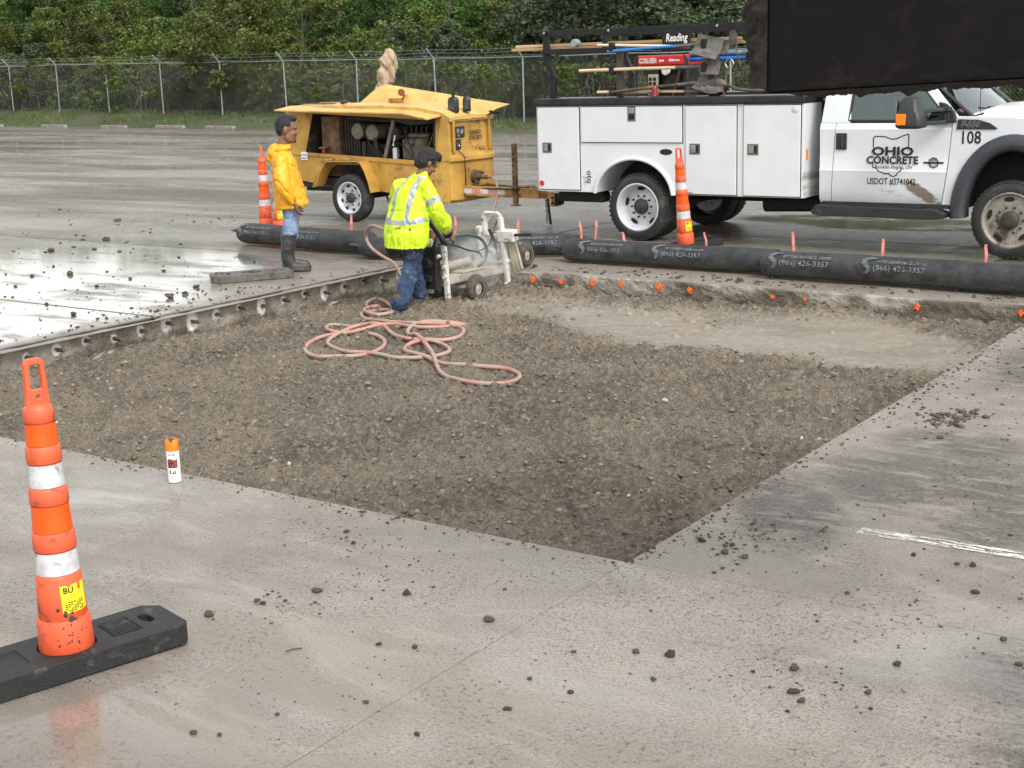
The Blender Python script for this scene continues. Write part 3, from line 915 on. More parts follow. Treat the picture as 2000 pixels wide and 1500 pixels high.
def make_crown(rng, clumps, per, leaf, spread, elong=1.0):
    """clumps (n,4): centre xyz and radius -> leaf quads"""
    n = len(clumps)
    c = np.repeat(clumps[:, :3], per, 0); r = np.repeat(clumps[:, 3], per)
    d = rng.normal(size=(n * per, 3)); d /= np.linalg.norm(d, axis=1)[:, None] + 1e-9
    d *= (rng.random(n * per) ** 0.55)[:, None]
    p = c + d * r[:, None] * np.array([1, 1, 0.75])
    u = rng.normal(size=(n * per, 3)); u[:, 2] = u[:, 2] * 0.6 - 0.15; u /= np.linalg.norm(u, axis=1)[:, None]
    w = rng.normal(size=(n * per, 3)); w = np.cross(u, w); w /= np.linalg.norm(w, axis=1)[:, None] + 1e-9
    s = leaf * rng.uniform(0.6, 1.35, n * per)
    a = u * (s * elong)[:, None]; b = w * (s * 0.42)[:, None]
    v = np.stack([p - a * 0.5, p + b - a * 0.05, p + a * 0.5, p - b - a * 0.05], 1).reshape(-1, 3)
    f = np.arange(len(v)).reshape(-1, 4)
    return v, f
def make_tree(name, seed, height, width, lf, n_limb, n_cl, per, leaf, base_frac, elong=1.0, trunk_r=0.13, twiggy=0):
    rng = np.random.default_rng(seed)
    root = empty(name)
    s = MB()
    lean = rng.uniform(-0.3, 0.3, 2)
    pts = [Vector((lean[0] * (q / 5) ** 1.5 + 0.06 * rng.normal(), lean[1] * (q / 5) ** 1.5 + 0.06 * rng.normal(), height * 0.85 * q / 5)) for q in range(6)]
    pts[0] = Vector((0, 0, -0.3))
    s.tube(pts, [trunk_r * (1 - 0.16 * q) for q in range(6)], 7)
    ends = []
    for l in range(n_limb):
        h = base_frac * 0.7 + (0.95 - base_frac * 0.7) * (l + rng.random() * 0.7) / n_limb
        p0 = pts[min(4, int(h * 5))].lerp(pts[min(5, int(h * 5) + 1)], (h * 5) % 1)
        an = l * 2.4 + rng.random()
        rr = width * 0.5 * (1.05 - 0.55 * abs(h - 0.45)) * rng.uniform(0.7, 1.1)
        p2 = p0 + Vector((math.cos(an) * rr, math.sin(an) * rr, height * rng.uniform(0.04, 0.26)))
        p1 = p0.lerp(p2, 0.5) + Vector((0, 0, 0.12 * height * rng.random()))
        rad = trunk_r * 0.42 * (1.1 - 0.6 * h)
        s.tube([p0, p1, p2], [rad, rad * 0.65, rad * 0.25], 5)
        ends += [p1, p1.lerp(p2, 0.5), p2]
        for q in range(2):
            e = p2 + Vector((rng.normal() * 0.4, rng.normal() * 0.4, rng.uniform(0, 0.6)))
            s.tube([p1.lerp(p2, 0.5), e], [rad * 0.4, rad * 0.12], 4); ends.append(e)
    if twiggy:
        for q in range(twiggy):
            an = rng.uniform(0, 6.28); rr = width * 0.45 * math.sqrt(rng.random()); h0 = rng.uniform(0, 0.4) * height
            p0 = Vector((math.cos(an) * rr * 0.6, math.sin(an) * rr * 0.6, h0)); p1 = p0 + Vector((rng.normal() * 0.25, rng.normal() * 0.25, rng.uniform(0.5, 1.4)))
            s.tube([p0, p0.lerp(p1, .5) + Vector((rng.normal() * .06, 0, 0)), p1], [0.014, 0.01, 0.004], 4)
    s.build('trunk', MAT_BARK if not twiggy else MAT_TWIG, root, smooth=True)
    ends = np.array([e[:] for e in ends])
    pick = ends[rng.integers(0, len(ends), n_cl)] + rng.normal(size=(n_cl, 3)) * np.array([0.32, 0.32, 0.26]) * width * 0.22
    pick[:, 2] = np.clip(pick[:, 2], height * 0.08, height)
    cl = np.concatenate([pick, rng.uniform(0.18, 0.48, (n_cl, 1)) * (height / 6) ** 0.5], 1)
    v, f = make_crown(rng, cl, per, leaf, 1.0, elong)
    link('crown', np_mesh('crown', v, f), LF[lf], root)
    return root
protos = {
    'broadleaf': [make_tree('broadleaf_tree', 101, 8.0, 5.6, 0, 15, 330, 50, 0.155, 0.25), make_tree('broadleaf_tree', 102, 7.6, 6.2, 1, 14, 330, 48, 0.15, 0.2), make_tree('broadleaf_tree', 103, 8.4, 5.0, 0, 15, 320, 48, 0.16, 0.3)],
    'olive': [make_tree('olive_green_tree', 111, 5.4, 4.6, 2, 13, 300, 46, 0.125, 0.08), make_tree('olive_green_tree', 112, 4.6, 4.2, 2, 12, 280, 44, 0.12, 0.06)],
    'willow': [make_tree('willow_shrub', 121, 4.6, 4.4, 3, 14, 300, 52, 0.12, 0.05, 1.5, 0.07)],
    'scrub': [make_tree('scrub_bush', 131, 2.3, 3.0, 4, 9, 130, 34, 0.10, 0.02, 1.2, 0.04, 46), make_tree('scrub_bush', 132, 2.0, 2.8, 2, 9, 130, 36, 0.10, 0.02, 1.2, 0.04, 30), make_tree('scrub_bush', 133, 1.6, 2.6, 1, 8, 110, 36, 0.10, 0.02, 1.1, 0.03, 22)],
}
LAB = {'broadleaf': ('tall leafy broadleaf tree in the dark wood behind the fence', 'trees in the wood behind the fence', 'tree'),
       'olive': ('bushy olive-green tree rising just above the chain-link fence', 'olive-green trees along the fence', 'tree'),
       'willow': ('pale grey-green willow shrub spreading above the fence rail', 'willow shrubs above the fence', 'shrub'),
       'scrub': ('low twiggy scrub bush growing close behind the fence mesh', 'scrub bushes behind the fence mesh', 'shrub')}
VLAB = {('broadleaf', 0): 'tall dark-green broadleaf tree in the wood behind the fence', ('broadleaf', 1): 'fresh light-green broadleaf tree in the wood behind the fence', ('broadleaf', 2): 'tall slim dark-green tree in the wood behind the fence',
        ('scrub', 0): 'dry brownish twiggy scrub bush close behind the fence mesh', ('scrub', 1): 'olive-green scrub bush close behind the fence mesh', ('scrub', 2): 'small bright-green scrub bush close behind the fence mesh',
        ('olive', 0): 'large bushy olive-green tree rising just above the chain-link fence', ('olive', 1): 'smaller rounded olive-green tree rising just above the chain-link fence'}
VGRP = {('broadleaf', 0): ', dark and broad', ('broadleaf', 1): ', light green', ('broadleaf', 2): ', dark and slim', ('scrub', 0): ', dry brown', ('scrub', 1): ', olive', ('scrub', 2): ', bright green', ('olive', 0): ', large', ('olive', 1): ', smaller'}
_cnt = {k: 0 for k in protos}
def plant(kind, k, o, sc=1.0, var=None):
    lst = protos[kind]
    i = _cnt[kind]; _cnt[kind] += 1
    src = lst[(var if var is not None else i) % len(lst)]
    if src.get('label') is None:
        r = src
    else:
        r = copy_tree(src)
    p = fxy(k, o)
    r.location = (p.x, p.y, verge_z(k, o) - 0.05)
    r.rotation_euler = (0, 0, random.uniform(0, 6.28))
    r.scale = (sc * random.uniform(.9, 1.15), sc * random.uniform(.9, 1.15), sc * random.uniform(0.92, 1.08))
    vi = lst.index(src)
    lab = VLAB.get((kind, vi), LAB[kind][0])
    tag(r, lab, LAB[kind][2], LAB[kind][1] + VGRP.get((kind, vi), ''))
rr = random.Random(5)
for q in range(20):
    plant('broadleaf', -24 + q * 3.5 + rr.uniform(-1, 1), 15 + rr.uniform(-2, 3), rr.uniform(0.76, 0.88))
for q in range(20):
    plant('broadleaf', -26 + q * 3.6 + rr.uniform(-1, 1), 22 + rr.uniform(-2, 3), rr.uniform(0.80, 0.92))
for q in range(17):
    plant('broadleaf', -24 + q * 4.0 + rr.uniform(-1, 1), 9 + rr.uniform(-1.5, 1.5), rr.uniform(0.62, 0.78))
for k, o, sc in ((33, 7, .76), (36.5, 8, .76), (40, 7, .78), (43.5, 9, .78), (47, 8, .8), (38, 13, .86), (42, 14, .86), (46, 13, .86), (50, 12, .86), (35, 17, .88), (53, 15, .88), (39, 19, .9), (44, 20, .9), (48, 19, .9), (52, 20, .9), (38, 5, .8), (41, 6, .86), (44.5, 4.5, .8), (47.5, 12, 1.05), (50.5, 15, 1.05), (45, 16, 1.0)):
    plant('broadleaf', k, o, sc)
for k, o, sc in ((37, 3.0, .85), (33, 4.2, 1.0), (29, 3.2, 1.0), (25.5, 3.6, .95), (22, 4.5, .95), (17.3, 1.6, 1.12), (14.5, 2.6, 1.0), (11, 5, .9), (-9, 5, .95), (-13, 5.5, 1.0), (-17, 5, 1.0), (-20.5, 5, 1.0), (4.6, 6, .8)):
    plant('olive', k, o, sc)
for k, o, sc in ((1.2, 4.2, 1.08), (-1.6, 3.8, 1.15), (-4.6, 4.4, 1.0), (20, 2.4, .7), (35, 2.2, .7), (8, 3.6, .75), (-7.0, 4.0, .9)):
    plant('willow', k, o, sc)
for q in range(42):
    plant('scrub', -21 + q * 1.45 + rr.uniform(-.5, .5), 1.25 + rr.uniform(-.35, 1.0), rr.uniform(0.75, 1.2))

# grass along the fence: nobody could count the blades
def grass_strip():
    rng = np.random.default_rng(77)
    n = 26000
    k = rng.uniform(-26, 44, n); o = rng.normal(-0.5, 0.85, n)
    o = np.clip(o, -2.4, 3.0)
    d = fbm(np.stack([k * 0.7, o * 0.9, o * 0], 1), 3, 5)
    keep = d + rng.normal(0, .3, n) > -0.1
    k, o = k[keep], o[keep]; n = len(k)
    x = F0.x + FD.x * k + FN.x * o; y = F0.y + FD.y * k + FN.y * o
    z = np.array([verge_z(a, b) for a, b in zip(k, o)])
    h = rng.uniform(0.05, 0.16, n) * np.where(o > -0.3, 1.6, 1.0); an = rng.uniform(0, 6.28, n); w = 0.02
    dx, dy = np.cos(an), np.sin(an); lx, ly = rng.normal(0, .35, n) * h, rng.normal(0, .35, n) * h
    v = np.stack([np.stack([x - dx * w, y - dy * w, z - .02], 1), np.stack([x + dx * w, y + dy * w, z - .02], 1), np.stack([x + lx, y + ly, z + h], 1)], 1).reshape(-1, 3)
    return np_mesh('verge_grass', v, np.arange(len(v)).reshape(-1, 3))
MAT_GRASS = leaf_material('verge_grass', (0.055, 0.085, 0.020), (0.095, 0.135, 0.030), (0.17, 0.19, 0.06))
gr = link('verge_grass', grass_strip(), MAT_GRASS)
tag(gr, 'strip of short green grass along the fence foot', 'grass', kind='stuff')

# ================================================================== OBJECTS: small site things
def boolean_cut(o, cutters):
    """cut real openings into o, leaving plain meshes"""
    tmp = []
    for c in cutters:
        q = c.build('cutter', MAT_DARK); q.matrix_world = o.matrix_world.copy() if o.parent is None else q.matrix_world
        q.parent = o.parent; q.location = o.location; q.rotation_euler = o.rotation_euler
        md = o.modifiers.new('cut', 'BOOLEAN'); md.operation = 'DIFFERENCE'; md.object = q; md.solver = 'EXACT'
        tmp.append(q)
    dg = bpy.context.evaluated_depsgraph_get()
    me = bpy.data.meshes.new_from_object(o.evaluated_get(dg))
    o.modifiers.clear()
    old = o.data; o.data = me; bpy.data.meshes.remove(old)
    for q in tmp:
        d = q.data; bpy.data.objects.remove(q); bpy.data.meshes.remove(d)
    return o
MUD = (0.085, 0.068, 0.050)
GREYMUD = (0.20, 0.18, 0.155)
MAT_CORANGE = M('orange_plastic', (0.76, 0.115, 0.045), 0.42, var=0.10, scale=7, dirt=(0.36, 0.075, 0.040), dirt_amt=0.30, dirt_scale=9)
MAT_REFL_O = M('orange_reflective_sheeting', (0.88, 0.10, 0.008), 0.22, var=0.10, scale=18, dirt=(0.78, 0.22, 0.10), dirt_amt=0.12, dirt_scale=16)
MAT_REFL_W = M('white_reflective_sheeting', (0.60, 0.61, 0.62), 0.28, 0.15, var=0.12, scale=26, dirt=(0.20, 0.19, 0.18), dirt_amt=0.30, dirt_scale=16)
MAT_STICK_Y = M('yellow_sticker', (0.80, 0.68, 0.02), 0.45, var=0.08)
MAT_INK = M('black_ink', (0.012, 0.012, 0.013), 0.5, var=0.1)
MAT_RUBBER = M('black_rubber', (0.013, 0.013, 0.014), 0.6, var=0.35, scale=14, bump=0.5, bscale=120, dirt=(0.085, 0.082, 0.075), dirt_amt=0.22, dirt_scale=9)
MAT_RUBBER_MUD = M('mud_coated_rubber', (0.115, 0.108, 0.098), 0.6, var=0.25, scale=9, bump=0.5, bscale=60, dirt=(0.055, 0.050, 0.044), dirt_amt=0.35, dirt_scale=7)

def rubber_base(parent, L=0.86, W=0.31, T=0.085, mat=None, xoff=0.0):
    ch = 0.055
    poly = [(-L / 2 + ch, -W / 2), (L / 2 - ch * .4, -W / 2), (L / 2, -W / 2 + ch * .6), (L / 2, W / 2 - ch), (L / 2 - ch, W / 2), (-L / 2 + ch, W / 2), (-L / 2, W / 2 - ch), (-L / 2, -W / 2 + ch)]
    s = MB().prism(poly, 0.004, T, 'xy')
    b = s.build('rubber_base', mat or MAT_RUBBER, parent)
    cuts = []
    for sx in (-1, 1):
        x = sx * (L / 2 - 0.10)
        pts = []
        for q in range(16):
            an = 2 * math.pi * q / 16
            pts.append((x + 0.022 * math.cos(an), 0.045 * (1 if math.sin(an) > 0 else -1) * 0.55 + 0.022 * math.sin(an) + 0.02))
        cuts.append(MB().prism(pts, -0.05, T + 0.05, 'xy'))
        x = sx * (L / 2 - 0.21)
        cuts.append(MB().prism([(x - 0.065, -0.07), (x + 0.055, -0.07), (x + 0.055, 0.09), (x - 0.065, 0.09)], T - 0.007, T + 0.05, 'xy'))
    pts = [(0.108 * math.cos(2 * math.pi * q / 24), 0.108 * math.sin(2 * math.pi * q / 24)) for q in range(24)]
    cuts.append(MB().prism(pts, T - 0.03, T + 0.05, 'xy'))
    boolean_cut(b, cuts)
    bv = b.modifiers.new('bevel', 'BEVEL'); bv.width = 0.008; bv.segments = 2; bv.limit_method = 'ANGLE'; bv.angle_limit = math.radians(40)
    # raised moulding text block
    t = MB()
    for q in range(7):
        t.box(L / 2 - 0.265, L / 2 - 0.165, -0.055 + q * 0.021, -0.045 + q * 0.021, T - 0.0068, T - 0.002)
    t.build('moulded_lettering', mat or MAT_RUBBER, b)
    return b
def channelizer(name, base=True, base_L=0.86):
    root = empty(name)
    Z = 0.06
    def R(h): return 0.094 - 0.044 * (h / 0.94) ** 0.92
    seg = [(0.0, 0.145, 'o', 0.006), (0.145, 0.315, 'o', 0.0), (0.315, 0.405, 'w', -0.003), (0.405, 0.475, 'o', 0.002), (0.475, 0.58, 'r', -0.003), (0.58, 0.645, 'o', 0.002), (0.645, 0.735, 'w', -0.003), (0.735, 0.80, 'o', 0.002), (0.80, 0.885, 'r', -0.003), (0.885, 0.94, 'o', 0.0)]
    prof = [(0.0, 0.0)]
    for (h0, h1, k, dr) in seg:
        prof += [(R(h0) + dr, h0 + 0.001), (R(h0) + dr + (0.0025 if k == 'o' else 0), h0 + 0.004), (R(h1) + dr + (0.0035 if k == 'o' else 0), h1 - 0.006), (R(h1) + dr, h1)]
    prof += [(0.040, 0.952), (0.030, 0.958), (0.0, 0.958)]
    s = MB().lathe(prof, (0, 0, Z), 'z', 36)
    body = s.build('cone_body', MAT_CORANGE, root, smooth=True, auto=50)
    for (h0, h1, k, dr) in seg:
        if k == 'o': continue
        s = MB().lathe([(R(h0) + 0.0012, h0 + 0.003), (R(h1) + 0.0012, h1 - 0.003)], (0, 0, Z), 'z', 36)
        s.build('reflective_band', MAT_REFL_W if k == 'w' else MAT_REFL_O, root, smooth=True)
    # grab handle: flat loop with an opening
    z0 = Z + 0.945
    out = [(-0.044, z0), (-0.040, z0 + 0.055), (-0.036, z0 + 0.155), (-0.026, z0 + 0.172), (0.026, z0 + 0.172), (0.036, z0 + 0.155), (0.040, z0 + 0.055), (0.044, z0)]
    s = MB().prism(out, -0.013, 0.013, 'xz')
    h = s.build('grab_handle', MAT_CORANGE, root)
    ho = [(-0.022, z0 + 0.058), (-0.021, z0 + 0.145), (-0.014, z0 + 0.152), (0.014, z0 + 0.152), (0.021, z0 + 0.145), (0.022, z0 + 0.058)]
    bh = [(0.010 * math.cos(q * .7854), z0 + 0.033 + 0.010 * math.sin(q * .7854)) for q in range(8)]
    boolean_cut(h, [MB().prism(ho, -0.05, 0.05, 'xz'), MB().prism(bh, -0.05, 0.05, 'xz')])
    bv = h.modifiers.new('bevel', 'BEVEL'); bv.width = 0.004; bv.segments = 2; bv.limit_method = 'ANGLE'
    # warning sticker wrapped on the lower body, lettering on top
    def wrap(th0, dr):
        def fn(u, v):
            hh = 0.225 + v; r = R(hh) + 0.0045 + dr
            th = th0 + u / r
            return Vector((r * math.cos(th), r * math.sin(th), Z + hh))
        return fn
    th0 = math.radians(-75)
    fn = wrap(th0, 0)
    s = MB()
    for i in range(8):
        u0, u1 = -0.055 + i * 0.01375, -0.055 + (i + 1) * 0.01375
        top = 0.055 - (0.02 if i in (5,) else 0.0) - 0.006 * (i % 3 == 2)
        s.add([fn(u0, -0.05), fn(u1, -0.05), fn(u1, top), fn(u0, top)], [(0, 1, 2, 3)])
    st = s.build('sticker', MAT_STICK_Y, root, fix=False)
    s = MB(); fn2 = wrap(th0, 0.0012)
    s.text('BU', 0.032, (0, 0, 0), (1, 0, 0), (0, 1, 0), bold=0.02, fn=lambda u, v: fn2(u - 0.026, v + 0.035))
    s.text('-- 2', 0.012, (0, 0, 0), (1, 0, 0), (0, 1, 0), fn=lambda u, v: fn2(u - 0.015, v + 0.012))
    for q in range(5):
        for e in range(7):
            if (q * 7 + e) % 4: s.add([fn2(-0.044 + e * .011, -0.044 + q * .008), fn2(-0.036 + e * .011, -0.044 + q * .008), fn2(-0.036 + e * .011, -0.040 + q * .008), fn2(-0.044 + e * .011, -0.040 + q * .008)], [(0, 1, 2, 3)])
    s.build('sticker_print', MAT_INK, st, fix=False)
    if base: rubber_base(root, base_L)
    return root
near_cone = channelizer('traffic_channelizer')
near_cone.location = (-1.695, 4.915, 0.0); near_cone.rotation_euler = (math.radians(-0.3), math.radians(-0.6), math.radians(40))
tag(near_cone, 'tall orange and white channelizer post on a black rubber base beside the paint can', 'traffic cone', 'orange channelizer posts')
c2 = copy_tree(near_cone); c2.location = (-3.27, 19.1, 0); c2.rotation_euler = (0.0, math.radians(-0.4), math.radians(95))
tag(c2, 'orange and white channelizer post behind the man in the yellow raincoat', 'traffic cone', 'orange channelizer posts')
c3 = copy_tree(near_cone); c3.location = (-3.02, 18.75, 0); c3.rotation_euler = (0, 0, math.radians(10))
tag(c3, 'orange channelizer post almost hidden behind the legs of the raincoat man', 'traffic cone', 'orange channelizer posts')
c4 = copy_tree(near_cone); c4.location = (2.05, 16.05, 0); c4.rotation_euler = (math.radians(2), math.radians(-6.2), math.radians(25))
tag(c4, 'leaning orange channelizer post in front of the truck rear wheel', 'traffic cone', 'orange channelizer posts')
# mud splashed on the near cone
s = MB(); rr = random.Random(3)
for q in range(26):
    hh = rr.gauss(0.10, 0.045); th = math.radians(rr.gauss(-52, 16) - 40 + 0)
    if hh < 0.02 or hh > 0.3: continue
    r0 = 0.094 - 0.044 * (hh / 0.94) ** 0.92 + 0.006; e = rr.uniform(0.004, 0.014)
    pts = []
    n = 7
    for k in range(n):
        a = 2 * math.pi * k / n; q2 = e * rr.uniform(0.5, 1.2)
        t_ = th + q2 * math.cos(a) / r0
        pts.append(Vector((r0 * math.cos(t_), r0 * math.sin(t_), 0.06 + hh + q2 * math.sin(a) * 1.3)))
    c = Vector(((r0 + .005) * math.cos(th), (r0 + .005) * math.sin(th), 0.06 + hh))
    b = len(s.v); s.add(pts + [c], [(k, (k + 1) % n, n) for k in range(n)])
s.build('mud_splash', MAT_CLOD, near_cone)

lb = empty('loose_rubber_base', (-2.73, 14.83, 0.0), math.radians(21), 'mud-coated grey rubber post base lying by the raincoat man', 'rubber base')
b_ = rubber_base(lb, 0.84, 0.36, 0.075, MAT_RUBBER_MUD)
s = MB()
for q in range(9):
    v, f = rock_verts(random.uniform(0.02, 0.05), q + 3, 0.5)
    s.add(v + np.array([-0.36 + random.uniform(-.09, .10), random.uniform(-.1, .14), 0.075]), [tuple(k) for k in f])
s.build('mud_lump', MAT_RUBBER_MUD, lb)

# ------------------------------------------------------------------ spray paint can
MAT_CANW = M('can_white', (0.78, 0.78, 0.77), 0.32, var=0.03)
MAT_CAPO = M('can_cap_orange', (0.95, 0.22, 0.01), 0.4, var=0.05)
MAT_PICR = M('can_picture', (0.16, 0.035, 0.03), 0.35, var=0.9, scale=60, dirt=(0.55, 0.10, 0.05), dirt_amt=0.4, dirt_scale=45)
can = empty('spray_paint_can', (-1.84, 7.30, 0.0), math.radians(14), 'white marking-paint spray can with orange cap at the pit rim', 'spray can')
s = MB().lathe([(0.0, 0.001), (0.030, 0.001), (0.0345, 0.004), (0.0345, 0.172), (0.031, 0.180), (0.0, 0.182)], n=28)
s.build('can_body', MAT_CANW, can, smooth=True)
s = MB().lathe([(0.0, 0.176), (0.0335, 0.176), (0.0345, 0.180), (0.0335, 0.236), (0.030, 0.240), (0.029, 0.225), (0.0, 0.225)], n=28)
cp_ = s.build('cap', MAT_CAPO, can, smooth=True)
boolean_cut(cp_, [MB().box(-0.02, 0.006, -0.05, 0.05, 0.228, 0.26)])
def canfn(u, v, dr=0.0008):
    th = math.radians(-100) + u / 0.0345
    return Vector(((0.0345 + dr) * math.cos(th), (0.0345 + dr) * math.sin(th), v))
s = MB()
for i in range(8):
    u0 = -0.028 + i * .007
    s.add([canfn(u0, 0.085), canfn(u0 + .007, 0.085), canfn(u0 + .007, 0.133 + 0.004 * math.sin(i)), canfn(u0, 0.133 + 0.004 * math.sin(i - 1))], [(0, 1, 2, 3)])
s.build('label_picture', MAT_PICR, can, fix=False)
s = MB()
s.text('Lo', 0.034, (0, 0, 0), (1, 0, 0), (0, 1, 0), bold=0.03, fn=lambda u, v: canfn(u, v + 0.062))
s.text('::', 0.020, (0, 0, 0), (1, 0, 0), (0, 1, 0), bold=0.01, fn=lambda u, v: canfn(u - .026, v + 0.062))
s.text('RUSM', 0.014, (0, 0, 0), (1, 0, 0), (0, 1, 0), bold=0.02, fn=lambda u, v: canfn(u, v + 0.158))
s.text('v', 0.016, (0, 0, 0), (1, 0, 0), (0, 1, 0), bold=0.04, fn=lambda u, v: canfn(u - .004, v + 0.036))
s.build('label_print', MAT_INK, can, fix=False)
s = MB().lathe([(0.0, 0.225), (0.012, 0.225), (0.011, 0.243), (0.0, 0.244)], n=12)
s.build('spray_nozzle', M('nozzle_green', (0.06, 0.12, 0.07), 0.5), can, smooth=True)

# ------------------------------------------------------------------ filter socks (erosion wattles)
def sock_material():
    m, t, b, o = new_mat('black_filter_sock')
    p = nd(t, 'ShaderNodeNewGeometry').outputs['Position']
    co = nd(t, 'ShaderNodeTexCoord').outputs['Object']
    z = nd(t, 'ShaderNodeSeparateXYZ', {0: p}).outputs[2]
    n1 = noise(t, p, 6, 6, 0.65); n2 = noise(t, p, 70, 5, 0.75)
    col = mixc(t, ramp(t, n1, 0.35, 0.65), C4((0.016, 0.017, 0.019)), C4((0.040, 0.042, 0.045)))
    low = mth(t, 'ADD', ramp(t, z, 0.17, 0.02), mth(t, 'MULTIPLY', mth(t, 'SUBTRACT', n1, 0.5), 1.6))
    spl = mth(t, 'MULTIPLY', ramp(t, low, 0.10, 0.8), ramp(t, n2, 0.40, 0.60))
    col = mixc(t, mth(t, 'MULTIPLY', spl, 0.75), col, C4((0.135, 0.122, 0.100)))
    t.links.new(col, b.inputs['Base Color'])
    t.links.new(ramp(t, n2, 0.3, 0.7, 0.45, 0.75), b.inputs['Roughness'])
    vo = nd(t, 'ShaderNodeTexVoronoi', {'Vector': p, 'Scale': 210.0}).outputs['Distance']
    bp = nd(t, 'ShaderNodeBump', {'Height': mth(t, 'ADD', vo, mth(t, 'MULTIPLY', n1, 7.0)), 'Strength': 0.6, 'Distance': 0.006})
    t.links.new(bp.outputs[0], b.inputs['Normal'])
    return m
MAT_SOCK = sock_material()
MAT_SOCKPRINT = M('sock_print', (0.19, 0.20, 0.21), 0.8, var=0.35, scale=25, dirt=(0.045, 0.045, 0.045), dirt_amt=0.42, dirt_scale=28)
MAT_SOCKLOGO = M('sock_logo_print', (0.115, 0.13, 0.14), 0.8, var=0.3, scale=25, dirt=(0.04, 0.042, 0.045), dirt_amt=0.3, dirt_scale=22)
def wattle(path, r, label, prints, ends=(1, 1), seed=0, flap=False):
    P = [Vector((x, y, r * 0.93)) for x, y in path]
    o0 = Vector((P[0].x, P[0].y, 0))
    pts = catmull(P, 10)
    L = [0.0]
    for a, b in zip(pts[:-1], pts[1:]): L.append(L[-1] + (b - a).length)
    tot = L[-1]
    def at(u):
        u = min(max(u, 0.0), tot - 1e-4)
        i = 0
        while i < len(L) - 2 and L[i + 1] < u: i += 1
        f = (u - L[i]) / (L[i + 1] - L[i])
        return pts[i].lerp(pts[i + 1], f), (pts[i + 1] - pts[i]).normalized()
    def shape(u, th, dr=0.0):
        c, d = at(u)
        side = Vector((d.y, -d.x, 0)).normalized()          # toward the pit
        rr = r * (1 - 0.10 * (0.5 + 0.5 * float(vnoise(np.array([[u * 2.3 + seed * 7, math.cos(th) * 1.4, math.sin(th) * 1.4]]), seed)[0])))
        if ends[0] and u < 0.16: rr *= 0.42 + 0.58 * math.sqrt(max(0, 1 - (1 - u / 0.16) ** 2))
        if ends[1] and u > tot - 0.16: rr *= 0.42 + 0.58 * math.sqrt(max(0, 1 - (1 - (tot - u) / 0.16) ** 2))
        sq = 0.86 if math.sin(th) > 0 else 0.90
        lift = 0.0
        return c + side * (math.cos(th) * (rr * 1.08 + dr)) + Vector((0, 0, math.sin(th) * (rr * sq + dr)))
    n = 30; m = max(20, int(tot / 0.05))
    rings = [[shape(tot * i / m, 2 * math.pi * k / n) - o0 for k in range(n)] for i in range(m + 1)]
    root = empty('filter_sock', o0, 0, label, 'filter sock', 'black erosion filter socks')
    s = MB().loft(rings)
    tube = s.build('sock_tube', MAT_SOCK, root, smooth=True, auto=80)
    # gathered, tied ends
    for e, flag in ((0, ends[0]), (1, ends[1])):
        if not flag: continue
        c, d = at(0 if e == 0 else tot); d = -d if e == 0 else d
        sd = Vector((d.y, -d.x, 0))
        s = MB(); rg = []
        for q, (w, h, l) in enumerate(((0.055, 0.055, -0.02), (0.03, 0.03, 0.02), (0.06, 0.02, 0.06), (0.085, 0.012, 0.11))):
            rg.append([c + d * l + sd * (w * math.cos(2 * math.pi * k / 10)) + Vector((0, 0, h * math.sin(2 * math.pi * k / 10) + 0.01 * q)) - o0 for k in range(10)])
        s.loft(rg); s.build('tied_end', MAT_SOCK, root, smooth=True)
    if flap:
        c, d = at(0.02); sd = Vector((d.y, -d.x, 0))
        s = MB(); rg = []
        for q, (u, hz, w) in enumerate(((-0.03, 0.27, 0.012), (-0.015, 0.20, 0.05), (0.05, 0.14, 0.10), (0.12, 0.12, 0.13))):
            rg.append([c + d * u + sd * (w * math.cos(2 * math.pi * k / 12) * .9) + Vector((0, 0, -c.z + 0.01 + (hz * (0.5 + 0.5 * math.sin(2 * math.pi * k / 12))))) - o0 for k in range(12)])
        s.loft(rg); s.build('folded_flap', MAT_SOCK, root, smooth=True)
    for (u0, big, url) in prints:
        s = MB(); t0 = math.radians(20)
        f = lambda u, v: shape(u0 + u, t0 + v / r, 0.0075) - o0
        s.text('(866) 426-3357', 0.075 * big, (0, 0, 0), (1, 0, 0), (0, 1, 0), align='LEFT', bold=0.008, fn=lambda u, v: f(u + 0.10, v - 0.012))
        s.build('printed_lettering', MAT_SOCKPRINT, root, fix=False); s = MB()
        if url: s.text('erosioneels.com', 0.068 * big, (0, 0, 0), (1, 0, 0), (0, 1, 0), align='LEFT', bold=0.008, italic=0.25, fn=lambda u, v: f(u + 0.13, v + 0.068))
        s.build('printed_lettering', MAT_SOCKPRINT, root, fix=False)
        s = MB()
        sw = [(0.12, 0.105, .018), (0.06, 0.10, .03), (0.02, 0.082, .045), (0.0, 0.055, .05), (0.015, 0.028, .05), (0.05, 0.005, .045), (0.065, -0.022, .04), (0.055, -0.05, .03), (0.03, -0.075, .018)]
        for (x0, y0, w0), (x1, y1, w1) in zip(sw[:-1], sw[1:]):
            dd = Vector((x1 - x0, y1 - y0)).normalized(); nn = Vector((-dd.y, dd.x))
            s.add([f(x0 - nn.x * w0 / 2, y0 - nn.y * w0 / 2), f(x1 - nn.x * w1 / 2, y1 - nn.y * w1 / 2), f(x1 + nn.x * w1 / 2, y1 + nn.y * w1 / 2), f(x0 + nn.x * w0 / 2, y0 + nn.y * w0 / 2)], [(0, 1, 2, 3)])
        s.build('eel_logo', MAT_SOCKLOGO, root, fix=False)
    return root
wattle([(-3.40, 17.97), (-2.86, 17.56), (-2.44, 17.14), (-1.89, 16.70), (-1.55, 16.50)], 0.158, 'black filter sock lying behind the raincoat man and the worker', [(0.10, 1.0, True), (0.95, 1.15, True)], (1, 1), 1)
